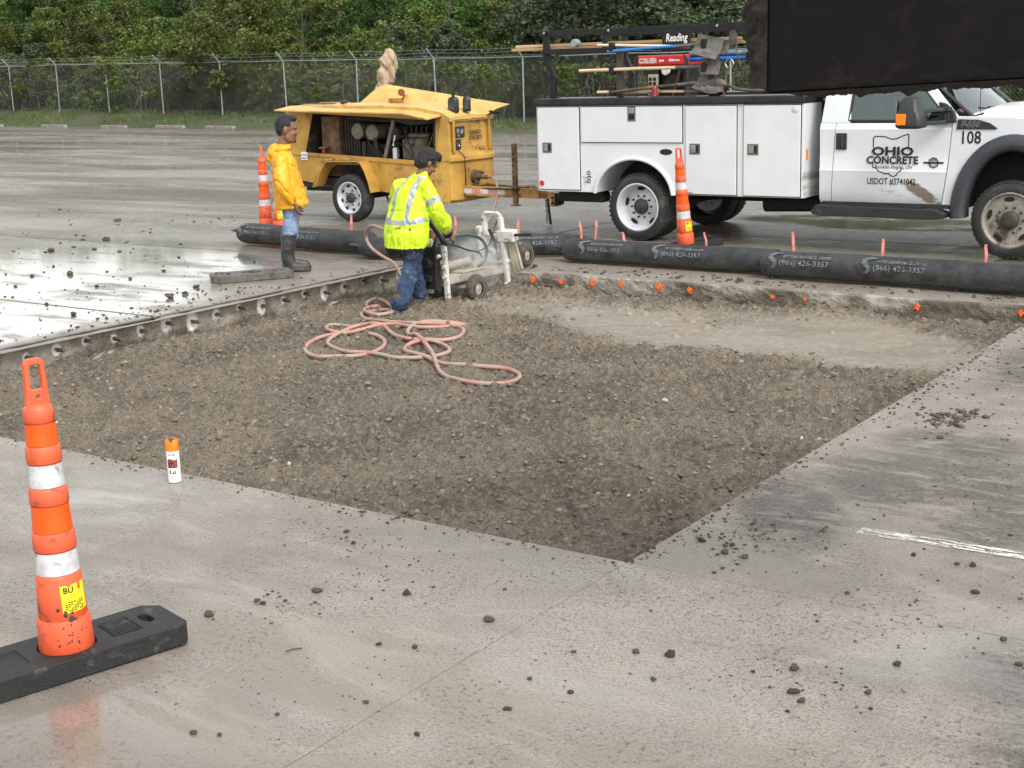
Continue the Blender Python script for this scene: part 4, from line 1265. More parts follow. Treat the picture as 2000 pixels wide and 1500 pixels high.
wattle([(-1.70, 16.20), (-1.12, 15.98), (-0.53, 15.90), (0.05, 15.93), (0.80, 15.88)], 0.146, 'dusty black filter sock running behind the dowel drill', [(1.75, 1.0, True)], (1, 1), 2)
wattle([(0.62, 15.45), (1.04, 15.16), (1.76, 14.64), (2.24, 14.28), (2.70, 13.97)], 0.146, 'black filter sock in front of the truck rear wheel', [(0.28, .9, True), (1.20, 1.0, True)], (1, 0), 3)
wattle([(2.57, 13.84), (3.09, 13.46), (3.65, 13.06), (4.14, 12.66), (4.58, 12.30), (5.20, 11.72)], 0.156, 'muddy black filter sock with folded end below the truck cab', [(0.10, 1.1, True), (1.05, 1.1, True)], (0, 1), 4, True)

# ------------------------------------------------------------------ pink topped stakes
MAT_PINK = M('pink_flagging', (0.52, 0.18, 0.145), 0.55, var=0.2, scale=30, dirt=(0.45, 0.25, 0.20), dirt_amt=0.2, dirt_scale=20)
MAT_LATH = M('wood_lath', (0.34, 0.25, 0.15), 0.8, var=0.25, scale=20, streak=(1, 1, .1))
stk = [((-1.95, 17.46), (-1.93, .38), 'behind the raincoat man and beside the trailer tyre'), ((-0.64, 16.89), (-0.62, .38), 'behind the worker\'s elbow'), ((0.17, 16.41), (0.13, .38), 'under the compressor air hose'),
       ((0.87, 16.06), (0.83, .37), 'behind the joint between two filter socks'), ((1.02, 16.44), (1.05, .34), 'just ahead of the truck rear tyre'), ((1.36, 15.20), (1.25, .33), 'bent over in front of the truck rear wheel'),
       ((2.11, 14.72), (2.07, .36), 'thin and leaning beside the slanted channelizer'), ((2.90, 14.02), (2.86, .42), 'at the folded sock end'), ((3.60, 13.42), (3.61, .40), 'below the truck door step'), ((4.38, 12.86), (4.41, .39), 'below the truck front wheel')]
for k, ((x, y), (xt, zt), where) in enumerate(stk):
    st = empty('flagged_stake', (x, y, 0), 0, 'short pink-flagged stake ' + where, 'stake', 'pink flagged stakes')
    s = MB().bar((0, 0, -0.02), ((xt - x) * 0.5, 0, 0.16), 0.022, 0.010); s.build('lath', MAT_LATH, st)
    s = MB(); b0 = Vector(((xt - x) * 0.5, 0, 0.155)); tp = Vector((xt - x, 0.01, zt)); wv = 0.027 if k not in (6,) else 0.02
    md = b0.lerp(tp, .55) + Vector((0.012 * math.sin(k * 2.3), -0.008, 0))
    rg = []
    for c, w, tw in ((b0, wv, 0), (md, wv * 1.15, .25), (b0.lerp(tp, .85), wv, .1), (tp, wv * .85, -.3)):
        ux = Vector((math.cos(tw), math.sin(tw), 0)) * w / 2; uy = Vector((-math.sin(tw), math.cos(tw), 0)) * 0.006
        rg.append([c - ux - uy, c + ux - uy, c + ux + uy, c - ux + uy])
    s.loft(rg); s.build('flagging', MAT_PINK, st)

# ------------------------------------------------------------------ air hoses
MAT_HOSE = M('pink_red_rubber_hose', (0.44, 0.205, 0.165), 0.6, var=0.22, scale=5, dirt=(0.36, 0.285, 0.235), dirt_amt=0.6, dirt_scale=4)
hose_top = [(-1.02, 13.9, 0.50), (-1.26, 14.2, 0.56), (-1.40, 14.6, 0.55), (-1.50, 15.0, 0.46), (-1.52, 15.1, 0.36), (-1.46, 15.0, 0.27), (-1.34, 14.9, 0.19), (-1.22, 14.8, 0.13), (-1.15, 14.72, 0.04), (-1.12, 14.62, -0.06), (-1.13, 14.5, -0.13)]
hose_xy = [(-1.18, 14.01), (-1.27, 14.22), (-1.37, 14.39), (-1.45, 14.28), (-1.46, 14.11), (-1.40, 13.99), (-1.33, 14.06), (-1.38, 14.02), (-1.44, 13.83), (-1.43, 13.61), (-1.37, 13.38), (-1.27, 13.23), (-1.18, 13.26), (-1.13, 13.38), (-1.19, 13.56), (-1.29, 13.62), (-1.37, 13.60), (-1.44, 13.52), (-1.43, 13.35), (-1.36, 13.08), (-1.22, 12.90), (-1.04, 12.71), (-0.85, 12.57), (-0.66, 12.56), (-0.50, 12.63), (-0.42, 12.72), (-0.43, 12.81), (-0.53, 12.86), (-0.68, 12.84), (-0.79, 12.76), (-0.85, 12.60), (-0.89, 12.45), (-0.91, 12.23), (-0.88, 12.04), (-0.82, 11.94), (-0.76, 11.72), (-0.69, 11.45), (-0.64, 11.22), (-0.61, 11.03), (-0.57, 10.77), (-0.50, 10.53), (-0.40, 10.36), (-0.27, 10.23), (-0.13, 10.20), (-0.02, 10.26), (0.05, 10.38), (0.06, 10.53), (0.02, 10.68), (-0.05, 10.79), (-0.20, 10.84), (-0.38, 10.91), (-0.51, 10.99), (-0.60, 11.08), (-0.70, 11.20), (-0.82, 11.34), (-0.88, 11.45), (-0.88, 11.57), (-0.82, 11.66), (-0.70, 11.71), (-0.60, 11.68), (-0.52, 11.55), (-0.52, 11.42), (-0.59, 11.31), (-0.70, 11.23), (-0.83, 11.20), (-0.96, 11.24), (-1.07, 11.35), (-1.20, 11.45), (-1.36, 11.52), (-1.48, 11.67), (-1.56, 11.85), (-1.59, 11.99), (-1.55, 12.16), (-1.45, 12.36), (-1.36, 12.53), (-1.26, 12.69), (-1.18, 12.69), (-1.12, 12.49), (-1.04, 12.18), (-0.96, 11.96), (-0.84, 11.78), (-0.71, 11.77), (-0.58, 11.78), (-0.46, 11.90), (-0.41, 12.11), (-0.44, 12.34), (-0.52, 12.46), (-0.66, 12.45), (-0.84, 12.48), (-1.06, 12.63), (-1.20, 12.58), (-1.32, 12.45), (-1.45, 12.30), (-1.55, 12.27), (-1.64, 12.39), (-1.66, 12.55), (-1.61, 12.63), (-1.51, 12.59), (-1.42, 12.50), (-1.46, 12.40), (-1.54, 12.27), (-1.65, 12.14), (-1.73, 11.95), (-1.75, 11.75), (-1.72, 11.58), (-1.61, 11.42), (-1.45, 11.36), (-1.31, 11.35), (-1.20, 11.45), (-1.11, 11.61), (-1.08, 11.81), (-1.11, 12.05), (-1.18, 12.24), (-1.26, 12.33)]
hp = [Vector(p) for p in hose_top]
nh = len(hose_xy)
placed = []
for k, (x, y) in enumerate(hose_xy[::-1]):         # laid from the free end upward so later runs rest on earlier ones
    z = pit_mean(x, y) + 0.022
    for (q, px, py, pz) in placed:
        if k - q > 4 and (px - x) ** 2 + (py - y) ** 2 < 0.035 ** 2 * 4: z = max(z, min(pz + 0.03, pit_mean(x, y) + 0.085))
    placed.append((k, x, y, z))
lay = [Vector((x, y, z)) for (_, x, y, z) in placed][::-1]
hz_ = [p.z for p in lay]
for i in range(1, len(lay) - 1): lay[i].z = 0.25 * hz_[i - 1] + 0.5 * hz_[i] + 0.25 * hz_[i + 1]
pts = catmull(hp + lay, 5)
s = MB().tube([p - pts[-1] * 0 for p in pts], 0.0175, 10)
ho = s.build('air_hose', MAT_HOSE, smooth=True, auto=80)
tag(ho, 'long pinkish red air hose coiled in loops on the pit floor', 'hose')

# ------------------------------------------------------------------ mud clods, crumbs, debris
clods = [(-0.12, 5.21, 0.025), (0.55, 4.82, 0.025), (0.98, 4.67, 0.023), (0.94, 4.48, 0.018), (0.95, 4.41, 0.016), (1.35, 4.68, 0.017), (-1.26, 5.36, 0.026), (-0.85, 5.59, 0.022), (-0.47, 5.53, 0.022), (0.43, 4.86, 0.018), (-0.05, 4.42, 0.013), (0.47, 4.62, 0.013), (0.83, 4.66, 0.009), (-1.1, 4.32, 0.014), (-1.01, 4.3, 0.009), (0.17, 4.54, 0.013), (-4.91, 15.62, 0.054), (-4.05, 12.87, 0.04), (-3.34, 13.7, 0.062), (-3.24, 13.9, 0.047), (-3.22, 14.34, 0.049), (-5.91, 21.36, 0.065), (-5.39, 18.82, 0.065), (-5.82, 17.87, 0.055), (0.84, 6.07, 0.019), (0.92, 5.9, 0.021), (0.97, 6.0, 0.016), (1.0, 5.84, 0.018), (2.42, 7.68, 0.024), (1.94, 5.65, 0.019), (1.88, 5.67, 0.016), (1.85, 5.34, 0.018), (-1.09, 5.5, 0.015), (-1.06, 5.47, 0.015), (-0.97, 5.49, 0.013), (-0.81, 6.36, 0.015), (-0.76, 6.19, 0.014), (-0.4, 4.97, 0.014), (-0.54, 5.01, 0.012), (1.19, 4.46, 0.015), (2.26, 13.62, 0.045), (0.2, 4.88, 0.012), (0.03, 4.66, 0.011), (-4.51, 13.53, 0.026), (-4.1, 15.11, 0.029), (-3.86, 15.63, 0.03), (-4.32, 14.61, 0.034), (-5.31, 15.55, 0.03), (-5.24, 14.8, 0.029), (1.34, 5.38, 0.013), (1.73, 5.8, 0.016), (-0.84, 4.44, 0.009), (-0.35, 4.26, 0.012), (-0.54, 4.51, 0.011), (1.17, 4.34, 0.009), (1.8, 4.87, 0.016), (1.78, 4.65, 0.018), (0.89, 4.34, 0.011)]
MAT_CLOD2 = M('wet_brown_clod', (0.105, 0.086, 0.064), 0.6, var=0.4, scale=40, bump=0.8, bscale=150)
cm = []
for q in range(7):
    v, f = rock_verts(1.0, q + 11, 0.8, 2)
    v += (0.24 * fbm(v * 3.0, 3, q + 40))[:, None] * v
    v[:, 2] = np.maximum(v[:, 2], -0.45)
    me = np_mesh('mud_clod', v, f); me.materials.append(MAT_CLOD if q % 2 else MAT_CLOD2); cm.append(me)
LANDM = [(-1.35, 5.3, 'by the near channelizer base'), (-.8, 6.3, 'between spray can and pit corner'), (-.5, 5.5, 'below the near rim of the pit'), (0.95, 5.95, 'just outside the near pit corner'), (1.9, 5.6, 'along the worn white line'), (2.5, 7.9, 'by the crumbled mud pile'), (0.95, 4.5, 'in the shallow wet patch'), (0.1, 4.6, 'along the slab joint'), (-1.0, 4.4, 'in the brown film'), (-3.2, 13.9, 'next to the loose rubber base'), (-4.4, 14.4, 'beyond the drilled edge'), (-5.6, 19, 'far out on the streaked lot'), (1.75, 4.7, 'on the smeared tyre tracks')]
for k, (x, y, r) in enumerate(clods):
    o = link('mud_clod', cm[k % 7])
    r *= 0.72 if y > 12 else 0.86
    o.location = (x, y, r * 0.40); o.rotation_euler = (0, 0, random.uniform(0, 6.28)); o.scale = (r * random.uniform(.9, 1.25), r * random.uniform(.8, 1.1), r * random.uniform(.7, 1.0))
    lot_ = y > 12
    if lot_ and x > 0: tag(o, 'clump of mud against the foot of a filter sock', 'mud clod'); continue
    lm = min(LANDM, key=lambda q: (q[0] - x) ** 2 + (q[1] - y) ** 2)
    tag(o, ('large ' if r > .04 else 'small ') + 'dark mud clod ' + lm[2], 'mud clod', 'mud clods ' + lm[2])
cl = []
def cluster(x, y, n, sx, sy, rot, rmin, rmax):
    for q in range(n):
        a, b = random.gauss(0, sx), random.gauss(0, sy)
        c, s_ = math.cos(math.radians(rot)), math.sin(math.radians(rot))
        cl.append((x + a * c - b * s_, y + a * s_ + b * c, rmin + (rmax - rmin) * random.random() ** 2.5))
cluster(2.62, 8.12, 90, 0.10, 0.10, -30, 0.006, 0.030)
cluster(2.6, 8.1, 70, 0.28, 0.22, -30, 0.003, 0.012)
cluster(1.05, 6.05, 120, 0.22, 0.16, 40, 0.003, 0.013)
cluster(0.9, 6.3, 90, 0.14, 0.18, 40, 0.003, 0.010)
cluster(-0.75, 6.2, 70, 0.12, 0.20, 50, 0.003, 0.009)
cluster(-0.9, 5.5, 60, 0.25, 0.12, 20, 0.003, 0.009)
cluster(-0.35, 5.75, 70, 0.30, 0.16, -20, 0.002, 0.008)
cluster(0.95, 4.5, 60, 0.18, 0.10, 0, 0.002, 0.008)
cluster(0.3, 4.7, 120, 0.7, 0.25, 0, 0.002, 0.006)
cluster(1.6, 5.2, 160, 0.45, 0.4, 0, 0.002, 0.008)
cluster(2.0, 6.6, 260, 0.5, 0.8, -40, 0.002, 0.010)
cluster(3.2, 9.6, 260, 0.35, 0.9, -35, 0.003, 0.014)
cluster(-0.6, 4.7, 120, 0.6, 0.35, 10, 0.002, 0.005)
cluster(-4.6, 14.4, 170, 0.9, 1.4, 20, 0.004, 0.016)
cluster(-5.5, 18.5, 160, 1.6, 2.2, 20, 0.008, 0.03)
cluster(-3.1, 13.6, 110, 0.25, 0.8, -30, 0.005, 0.02)
for q in range(520):                                # crumbs along the far rim and against the socks
    a = random.uniform(-6.8, 0.6); p = AB(a, 7.25 + abs(random.gauss(0, 0.22)))
    cl.append((p.x, p.y, 0.004 + 0.022 * random.random() ** 3))
for q in range(240):
    b = random.uniform(0, 7.1); p = AB(-7.0 - abs(random.gauss(0, 0.12)), b)
    cl.append((p.x, p.y, 0.003 + 0.014 * random.random() ** 3))
for q in range(200):
    b = random.uniform(0.05, 7.0); p = AB(0.03 + abs(random.gauss(0, 0.09)), b)
    cl.append((p.x, p.y, 0.002 + 0.010 * random.random() ** 3))
for q in range(420):
    a = random.uniform(-6.8, 0.0); p = AB(a, -0.02 - abs(random.gauss(0, 0.05)))
    cl.append((p.x, p.y, 0.002 + 0.009 * random.random() ** 3))
for q in range(260):
    b = random.uniform(0.0, 7.0); p = AB(0.015 + abs(random.gauss(0, 0.03)), b)
    cl.append((p.x, p.y, 0.002 + 0.010 * random.random() ** 3))
def in_pit(x, y):
    a, b = to_ab(x, y); return PA0 - 0.03 < a < PA1 + 0.01 and PB0 - 0.01 < b < PB1 + 0.03
cl = [q for q in cl if not in_pit(q[0], q[1])]
ca = np.array(cl)
cr = pebbles('mud_crumbs', np.stack([ca[:, 0], ca[:, 1], ca[:, 2] * 0.3], 1), ca[:, 2], [MAT_CLOD, MAT_CLOD2, MAT_ST2], 8, 0.6)
tag(cr, 'scattered mud crumbs and grit on the concrete around the pit', 'mud crumbs', kind='stuff')
# broken concrete under the left cut edge
for k, (a, b, r, where) in enumerate(((-6.72, 2.55, 0.085, 'below the drilled edge'), (-6.78, 2.75, 0.05, 'below the drilled edge'), (-6.70, 0.9, 0.085, 'below the drilled edge'), (-6.76, 1.1, 0.06, 'below the drilled edge'), (-6.74, 5.6, 0.07, 'below the drilled edge'))):
    bm = bmesh.new(); rq = random.Random(60 + k)
    for q in range(13): bm.verts.new((r * rq.uniform(-1, 1), r * rq.uniform(-.8, .8), r * rq.uniform(-.55, .55)))
    bmesh.ops.convex_hull(bm, input=bm.verts); me = bpy.data.meshes.new('concrete_chunk')
    for q in [q for q in bm.verts if not q.link_faces]: bm.verts.remove(q)
    bm.to_mesh(me); bm.free()
    o = link('concrete_chunk', me, MAT_EDGE)
    p = AB(a, b); o.location = (p.x, p.y, pit_mean(p.x, p.y) + r * 0.25)
    tag(o, 'broken pale concrete chunk in the pit ' + where, 'rubble', 'concrete chunks below the drilled edge')
# twig and worn white line
s = MB().tube([(-0.03, 0, 0.004), (0, 0.004, 0.006), (0.032, 0.002, 0.004)], 0.003, 5)
tw = s.build('twig', MAT_BARK, smooth=True); tw.location = (-0.86, 4.98, 0); tw.rotation_euler = (0, 0, 0.4)
tag(tw, 'short dark twig lying on the bare concrete', 'twig')
def worn_paint():
    m, t, b, o = new_mat('worn_white_paint')
    v = ab_vector(t)
    n = noise(t, stretch(t, v, 5, 60, 3), 1.0, 6, 0.7); n2 = noise(t, v, 60, 3, .6)
    f = ramp(t, mth(t, 'ADD', n, mth(t, 'MULTIPLY', n2, 0.25)), 0.60, 0.68)
    b.inputs['Base Color'].default_value = (0.74, 0.72, 0.62, 1); b.inputs['Roughness'].default_value = 0.6
    tr_ = nd(t, 'ShaderNodeBsdfTransparent')
    mx = nd(t, 'ShaderNodeMixShader', {0: f, 1: tr_.outputs[0], 2: b.outputs[0]})
    t.links.new(mx.outputs[0], o.inputs[0])
    return m
MAT_WPAINT = worn_paint()
s = MB().add([(0.72, 0.84, 0.004), (5.5, 1.02, 0.004), (5.5, 1.12, 0.004), (0.72, 0.93, 0.004)], [(0, 1, 2, 3)])
wl = s.build('painted_line', MAT_WPAINT, pavement, fix=False)

# ------------------------------------------------------------------ loader bucket over the truck
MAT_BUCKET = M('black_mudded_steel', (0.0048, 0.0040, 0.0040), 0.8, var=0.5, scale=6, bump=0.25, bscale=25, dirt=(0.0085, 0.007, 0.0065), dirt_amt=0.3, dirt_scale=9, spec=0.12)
MAT_BMUD = M('dried_black_mud', (0.022, 0.018, 0.015), 0.9, var=0.5, scale=25, bump=1.0, bscale=60)
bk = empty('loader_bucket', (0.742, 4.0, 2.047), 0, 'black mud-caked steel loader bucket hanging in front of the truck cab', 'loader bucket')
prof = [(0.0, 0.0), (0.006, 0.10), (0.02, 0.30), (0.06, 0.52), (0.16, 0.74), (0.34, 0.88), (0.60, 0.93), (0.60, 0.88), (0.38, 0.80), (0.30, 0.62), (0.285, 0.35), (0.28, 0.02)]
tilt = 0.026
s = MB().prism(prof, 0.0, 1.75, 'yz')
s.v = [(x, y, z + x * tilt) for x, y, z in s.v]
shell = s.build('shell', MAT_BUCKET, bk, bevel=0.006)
# caked side plate and ragged lower lip
bmx = bmesh.new()
for q in range(60): pass
def caked_sheet(name, fn, nu, nv, amp, seed, mat):
    uu, ww = np.meshgrid(np.linspace(0, 1, nu), np.linspace(0, 1, nv), indexing='ij')
    base = np.array([fn(a, b) for a, b in zip(uu.ravel(), ww.ravel())])
    p, nrm = base[:, :3], base[:, 3:]
    d = amp * (0.55 + 0.7 * fbm(p * 22, 4, seed)) * np.clip(np.minimum(np.minimum(uu, 1 - uu), np.minimum(ww, 1 - ww)).ravel() * 9, 0, 1)
    p = p + nrm * d[:, None]
    ix = np.arange(nu * nv).reshape(nu, nv)
    f = np.stack([ix[:-1, :-1].ravel(), ix[1:, :-1].ravel(), ix[1:, 1:].ravel(), ix[:-1, 1:].ravel()], 1)
    return link(name, np_mesh(name, p, f), mat, bk)
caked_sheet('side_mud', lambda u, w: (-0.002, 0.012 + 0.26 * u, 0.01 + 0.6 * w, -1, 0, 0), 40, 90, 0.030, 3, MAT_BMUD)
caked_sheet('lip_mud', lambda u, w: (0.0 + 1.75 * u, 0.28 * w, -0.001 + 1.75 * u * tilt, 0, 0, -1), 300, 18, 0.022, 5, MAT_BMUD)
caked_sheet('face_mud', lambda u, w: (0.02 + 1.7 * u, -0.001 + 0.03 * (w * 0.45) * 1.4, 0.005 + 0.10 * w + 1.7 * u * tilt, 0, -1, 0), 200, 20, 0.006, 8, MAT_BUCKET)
s = MB().bar((0.95, 0.30, 0.62), (1.35, 1.2, 2.6), 0.16, 0.22).bar((1.45, 0.40, 0.80), (1.85, 1.3, 2.7), 0.16, 0.22)
s.build('lift_arm', MAT_BUCKET, bk, bevel=0.01)

# ================================================================== SERVICE TRUCK
def glass_material(name, tint, fac_lo=0.08):
    m = bpy.data.materials.new(name); m.use_nodes = True
    t = m.node_tree; t.nodes.clear()
    o = t.nodes.new('ShaderNodeOutputMaterial')
    tr_ = nd(t, 'ShaderNodeBsdfTransparent', {'Color': C4(tint)})
    gl = nd(t, 'ShaderNodeBsdfGlossy', {'Color': (0.9, 0.95, 0.95, 1), 'Roughness': 0.03})
    fr = nd(t, 'ShaderNodeFresnel', {'IOR': 1.5}).outputs[0]
    co = nd(t, 'ShaderNodeTexCoord').outputs['Object']
    drops = ramp(t, noise(t, co, 90, 3, 0.6), 0.58, 0.72, 0, 0.10)
    f = mth(t, 'ADD', mth(t, 'ADD', mth(t, 'MULTIPLY', fr, 1.1), fac_lo), drops, True)
    mx = nd(t, 'ShaderNodeMixShader', {0: f, 1: tr_.outputs[0], 2: gl.outputs[0]})
    t.links.new(mx.outputs[0], o.inputs[0])
    return m
def truck_paint(name, blobs=(), speck=0.12):
    """white paint with thrown road mud where the wheels throw it"""
    m, t, b, o = new_mat(name)
    co = nd(t, 'ShaderNodeTexCoord').outputs['Object']
    n1 = noise(t, co, 2.2, 6, 0.6); n2 = noise(t, co, 34, 6, 0.75)
    col = mixc(t, ramp(t, n1, 0.35, 0.7), C4((0.66, 0.685, 0.71)), C4((0.72, 0.735, 0.75)))
    sp = mth(t, 'MULTIPLY', ramp(t, n2, 0.60, 0.70), ramp(t, n1, 0.50, 0.66))
    col = mixc(t, mth(t, 'MULTIPLY', sp, speck * 3), col, C4((0.42, 0.38, 0.31)))
    xz = nd(t, 'ShaderNodeMapping', {'Vector': co, 'Rotation': (math.radians(-90), 0, 0)}).outputs[0]     # (x, z, -y)
    for (cx, cz, rx, rz, rot, amt, kx, kz, tone) in blobs:
        q = nd(t, 'ShaderNodeMapping', {'Vector': xz, 'Location': (cx, cz, 0), 'Rotation': (0, 0, math.radians(rot)), 'Scale': (rx, rz, 1000)}, vector_type='TEXTURE').outputs[0]
        l = nd(t, 'ShaderNodeVectorMath', {0: q}, operation='LENGTH').outputs['Value']
        msk = ramp(t, l, 1.0, 0.25)
        ns_ = noise(t, nd(t, 'ShaderNodeMapping', {'Vector': xz, 'Rotation': (0, 0, math.radians(-rot)), 'Scale': (kx, kz, 1)}).outputs[0], 1.0, 7, 0.72)
        f = ramp(t, mth(t, 'ADD', mth(t, 'MULTIPLY', msk, amt), ns_), 0.80, 1.02)
        col = mixc(t, mth(t, 'MULTIPLY', f, 0.9), col, C4(tone))
    t.links.new(col, b.inputs['Base Color'])
    b.inputs['Roughness'].default_value = 0.30
    b.inputs['Coat Weight'].default_value = 0.5; b.inputs['Coat Roughness'].default_value = 0.10
    return m
BR = (0.17, 0.125, 0.065)
MAT_TWHITE = truck_paint('white_truck_paint')
MAT_TBODY = truck_paint('white_body_paint', [(0.4, 0.56, 2.6, 0.09, 0, 0.30, 14, 30, (0.36, 0.33, 0.27)), (0.0, 1.62, 2.6, 0.05, 0, 0.26, 10, 40, (0.40, 0.40, 0.39)), (0.60, 0.85, 0.035, 0.42, 0, 0.55, 60, 4, (0.30, 0.19, 0.07)), (2.16, 0.75, 0.10, 0.38, 0, 0.42, 30, 14, (0.33, 0.28, 0.20)), (-0.72, 0.72, 0.12, 0.16, 0, 0.36, 12, 30, (0.12, 0.11, 0.10)), (0.72, 0.60, 0.10, 0.03, 0, .5, 20, 20, (0.34, 0.22, .1))], 0.2)
MAT_TDOOR = truck_paint('white_door_paint', [(3.44, 0.665, 0.40, 0.115, -31, 0.60, 9, 22, BR), (3.10, 0.66, 0.34, 0.10, -12, 0.34, 9, 50, (0.36, 0.32, 0.25)), (3.55, 0.60, 0.16, 0.12, 0, 0.36, 40, 6, (0.38, 0.32, 0.22))])
MAT_BLK = M('black_plastic', (0.022, 0.023, 0.026), 0.5, var=0.2, scale=8, dirt=(0.075, 0.068, 0.058), dirt_amt=0.16, dirt_scale=6)
MAT_FLARE = M('grey_black_flare', (0.042, 0.045, 0.053), 0.45, var=0.12, scale=5, dirt=(0.10, 0.088, 0.072), dirt_amt=0.12, dirt_scale=5)
MAT_LINER = M('bed_liner_black', (0.018, 0.019, 0.022), 0.30, var=0.4, scale=5, bump=0.2, bscale=90)
MAT_CHAS = M('chassis_black', (0.014, 0.013, 0.012), 0.8, var=0.4, dirt=(0.05, 0.042, 0.034), dirt_amt=0.3)
MAT_TYRE = M('tyre_rubber', (0.024, 0.024, 0.024), 0.75, var=0.3, scale=6, bump=0.4, bscale=45, dirt=(0.075, 0.068, 0.058), dirt_amt=0.30, dirt_scale=5)
MAT_RIMW = M('rim_white', (0.56, 0.57, 0.60), 0.4, 0.15, var=0.1, dirt=(0.30, 0.28, 0.26), dirt_amt=0.2, dirt_scale=7)
MAT_RIMD = M('rim_dirty', (0.30, 0.275, 0.235), 0.55, 0.2, var=0.2, dirt=(0.10, 0.085, 0.065), dirt_amt=0.4, dirt_scale=6)
MAT_HUB = M('greasy_hub', (0.05, 0.043, 0.036), 0.6, 0.3, var=0.4, scale=15)
MAT_CHROME = M('chrome', (0.55, 0.55, 0.56), 0.22, 0.9, var=0.1)
MAT_AMBER = M('amber_lens', (0.85, 0.22, 0.01), 0.2, var=0.1)
MAT_REDL = M('red_lens', (0.55, 0.02, 0.02), 0.2, var=0.1)
MAT_GLASS = glass_material('side_glass', (0.42, 0.55, 0.53))
MAT_WGLASS = glass_material('windscreen_glass', (0.62, 0.80, 0.80), 0.10)
MAT_SEAT = M('grey_seat', (0.15, 0.155, 0.16), 0.8, var=0.15)
MAT_DECAL = M('navy_decal', (0.010, 0.011, 0.020), 0.35, var=0.05)
MAT_DECALR = M('red_brown_decal', (0.16, 0.04, 0.025), 0.4, var=0.1)
MAT_SHADOWDECAL = M('grey_decal', (0.36, 0.37, 0.40), 0.4, var=0.05)

def wheel(name, parent, cx, y0, r, w, rim_r, rim_mat, dish, out=-1, nuts=10, tread=True):
    """wheel with its outer face at y0, body toward +y when out=-1"""
    sgn = -out
    root = bpy.data.objects.new(name, None); COL.objects.link(root); root.parent = parent
    root.location = (cx, y0, r)
    Y = lambda d: d * sgn
    s = MB()
    prof = [(rim_r, Y(0.012)), (rim_r + 0.012, Y(0.0)), (rim_r + 0.05, Y(-0.006)), (r * 0.86, Y(0.002)), (r * 0.955, Y(0.020)), (r * 0.985, Y(0.045)), (r * 0.985, Y(w - 0.045)), (r * 0.955, Y(w - 0.02)), (r * 0.86, Y(w)), (rim_r + 0.012, Y(w)), (rim_r, Y(w - 0.012))]
    s.lathe(prof, (0, 0, 0), 'y', 56)
    if tread:
        nb_ = 44
        for q in range(nb_):
            for row, (a, b, ph) in enumerate(((0.008, 0.075, 0), (0.09, 0.14, 0.5), (0.155, w - 0.008, 0))):
                th = 2 * math.pi * (q + ph) / nb_; dt = 2 * math.pi / nb_ * 0.31
                rr0, rr1 = r * 0.97, r
                vs = []
                for rad in (rr0, rr1):
                    for (t_, yy) in ((th - dt, a), (th + dt * 0.8, a), (th + dt, b), (th - dt * 0.8, b)):
                        k = 0.975 if (row != 1 and (yy < 0.02 or yy > w - 0.02)) else 1.0
                        vs.append((rad * k * math.cos(t_), Y(yy), rad * k * math.sin(t_)))
                s.add(vs, [(4, 5, 6, 7), (0, 1, 5, 4), (1, 2, 6, 5), (2, 3, 7, 6), (3, 0, 4, 7)])
    s.build('tyre', MAT_TYRE, root, smooth=True, auto=35)
    s = MB()
    d = dish
    s.lathe([(rim_r + 0.006, Y(0.004)), (rim_r - 0.008, Y(0.0)), (rim_r - 0.022, Y(0.014)), (rim_r - 0.032, Y(d * 0.7 + 0.02)), (rim_r - 0.055, Y(d + 0.012)), (rim_r * 0.60, Y(d)), (rim_r * 0.52, Y(d - 0.018 if d > .05 else d + 0.004)), (0.0, Y(d - 0.018 if d > .05 else d + 0.004))], (0, 0, 0), 'y', 48)
    rim = s.build('rim', rim_mat, root, smooth=True, auto=40)
    s = MB()
    hr = rim_r * 0.76
    for q in range(5 if nuts > 6 else 8):
        th = 2 * math.pi * (q + 0.3) / (5 if nuts > 6 else 8)
        c = Vector((hr * math.cos(th), Y(d - 0.003), hr * math.sin(th)))
        ta = Vector((-math.sin(th), 0, math.cos(th))); ra = Vector((math.cos(th), 0, math.sin(th)))
        k = rim_r * (0.19 if nuts > 6 else 0.13); k2 = rim_r * (0.085 if nuts > 6 else 0.09)
        s.add([c + ta * (k * math.cos(2 * math.pi * e / 12)) + ra * (k2 * math.sin(2 * math.pi * e / 12)) for e in range(12)], [tuple(range(12))])
    s.build('vent_slots', MAT_DARK, rim, fix=False)['kind'] = 'stuff'
    s = MB()
    for q in range(nuts):
        th = 2 * math.pi * q / nuts; c = Vector((rim_r * 0.47 * math.cos(th), 0, rim_r * 0.47 * math.sin(th)))
        y1 = d - 0.018 if d > .05 else d + .004
        s.tube([c + Vector((0, Y(y1 + .005), 0)), c + Vector((0, Y(y1 - 0.022), 0))], rim_r * 0.048, 6)
    s.build('lug_nuts', MAT_HUB, rim)['kind'] = 'stuff'
    s = MB()
    y1 = d - 0.018 if d > .05 else d + .004
    s.lathe([(rim_r * 0.33, Y(y1 + 0.01)), (rim_r * 0.33, Y(y1 - 0.03)), (rim_r * 0.27, Y(y1 - 0.048)), (rim_r * 0.14, Y(y1 - 0.055)), (0.0, Y(y1 - 0.055))], (0, 0, 0), 'y', 20)
    s.build('hub', MAT_HUB, rim, smooth=True)
    return root

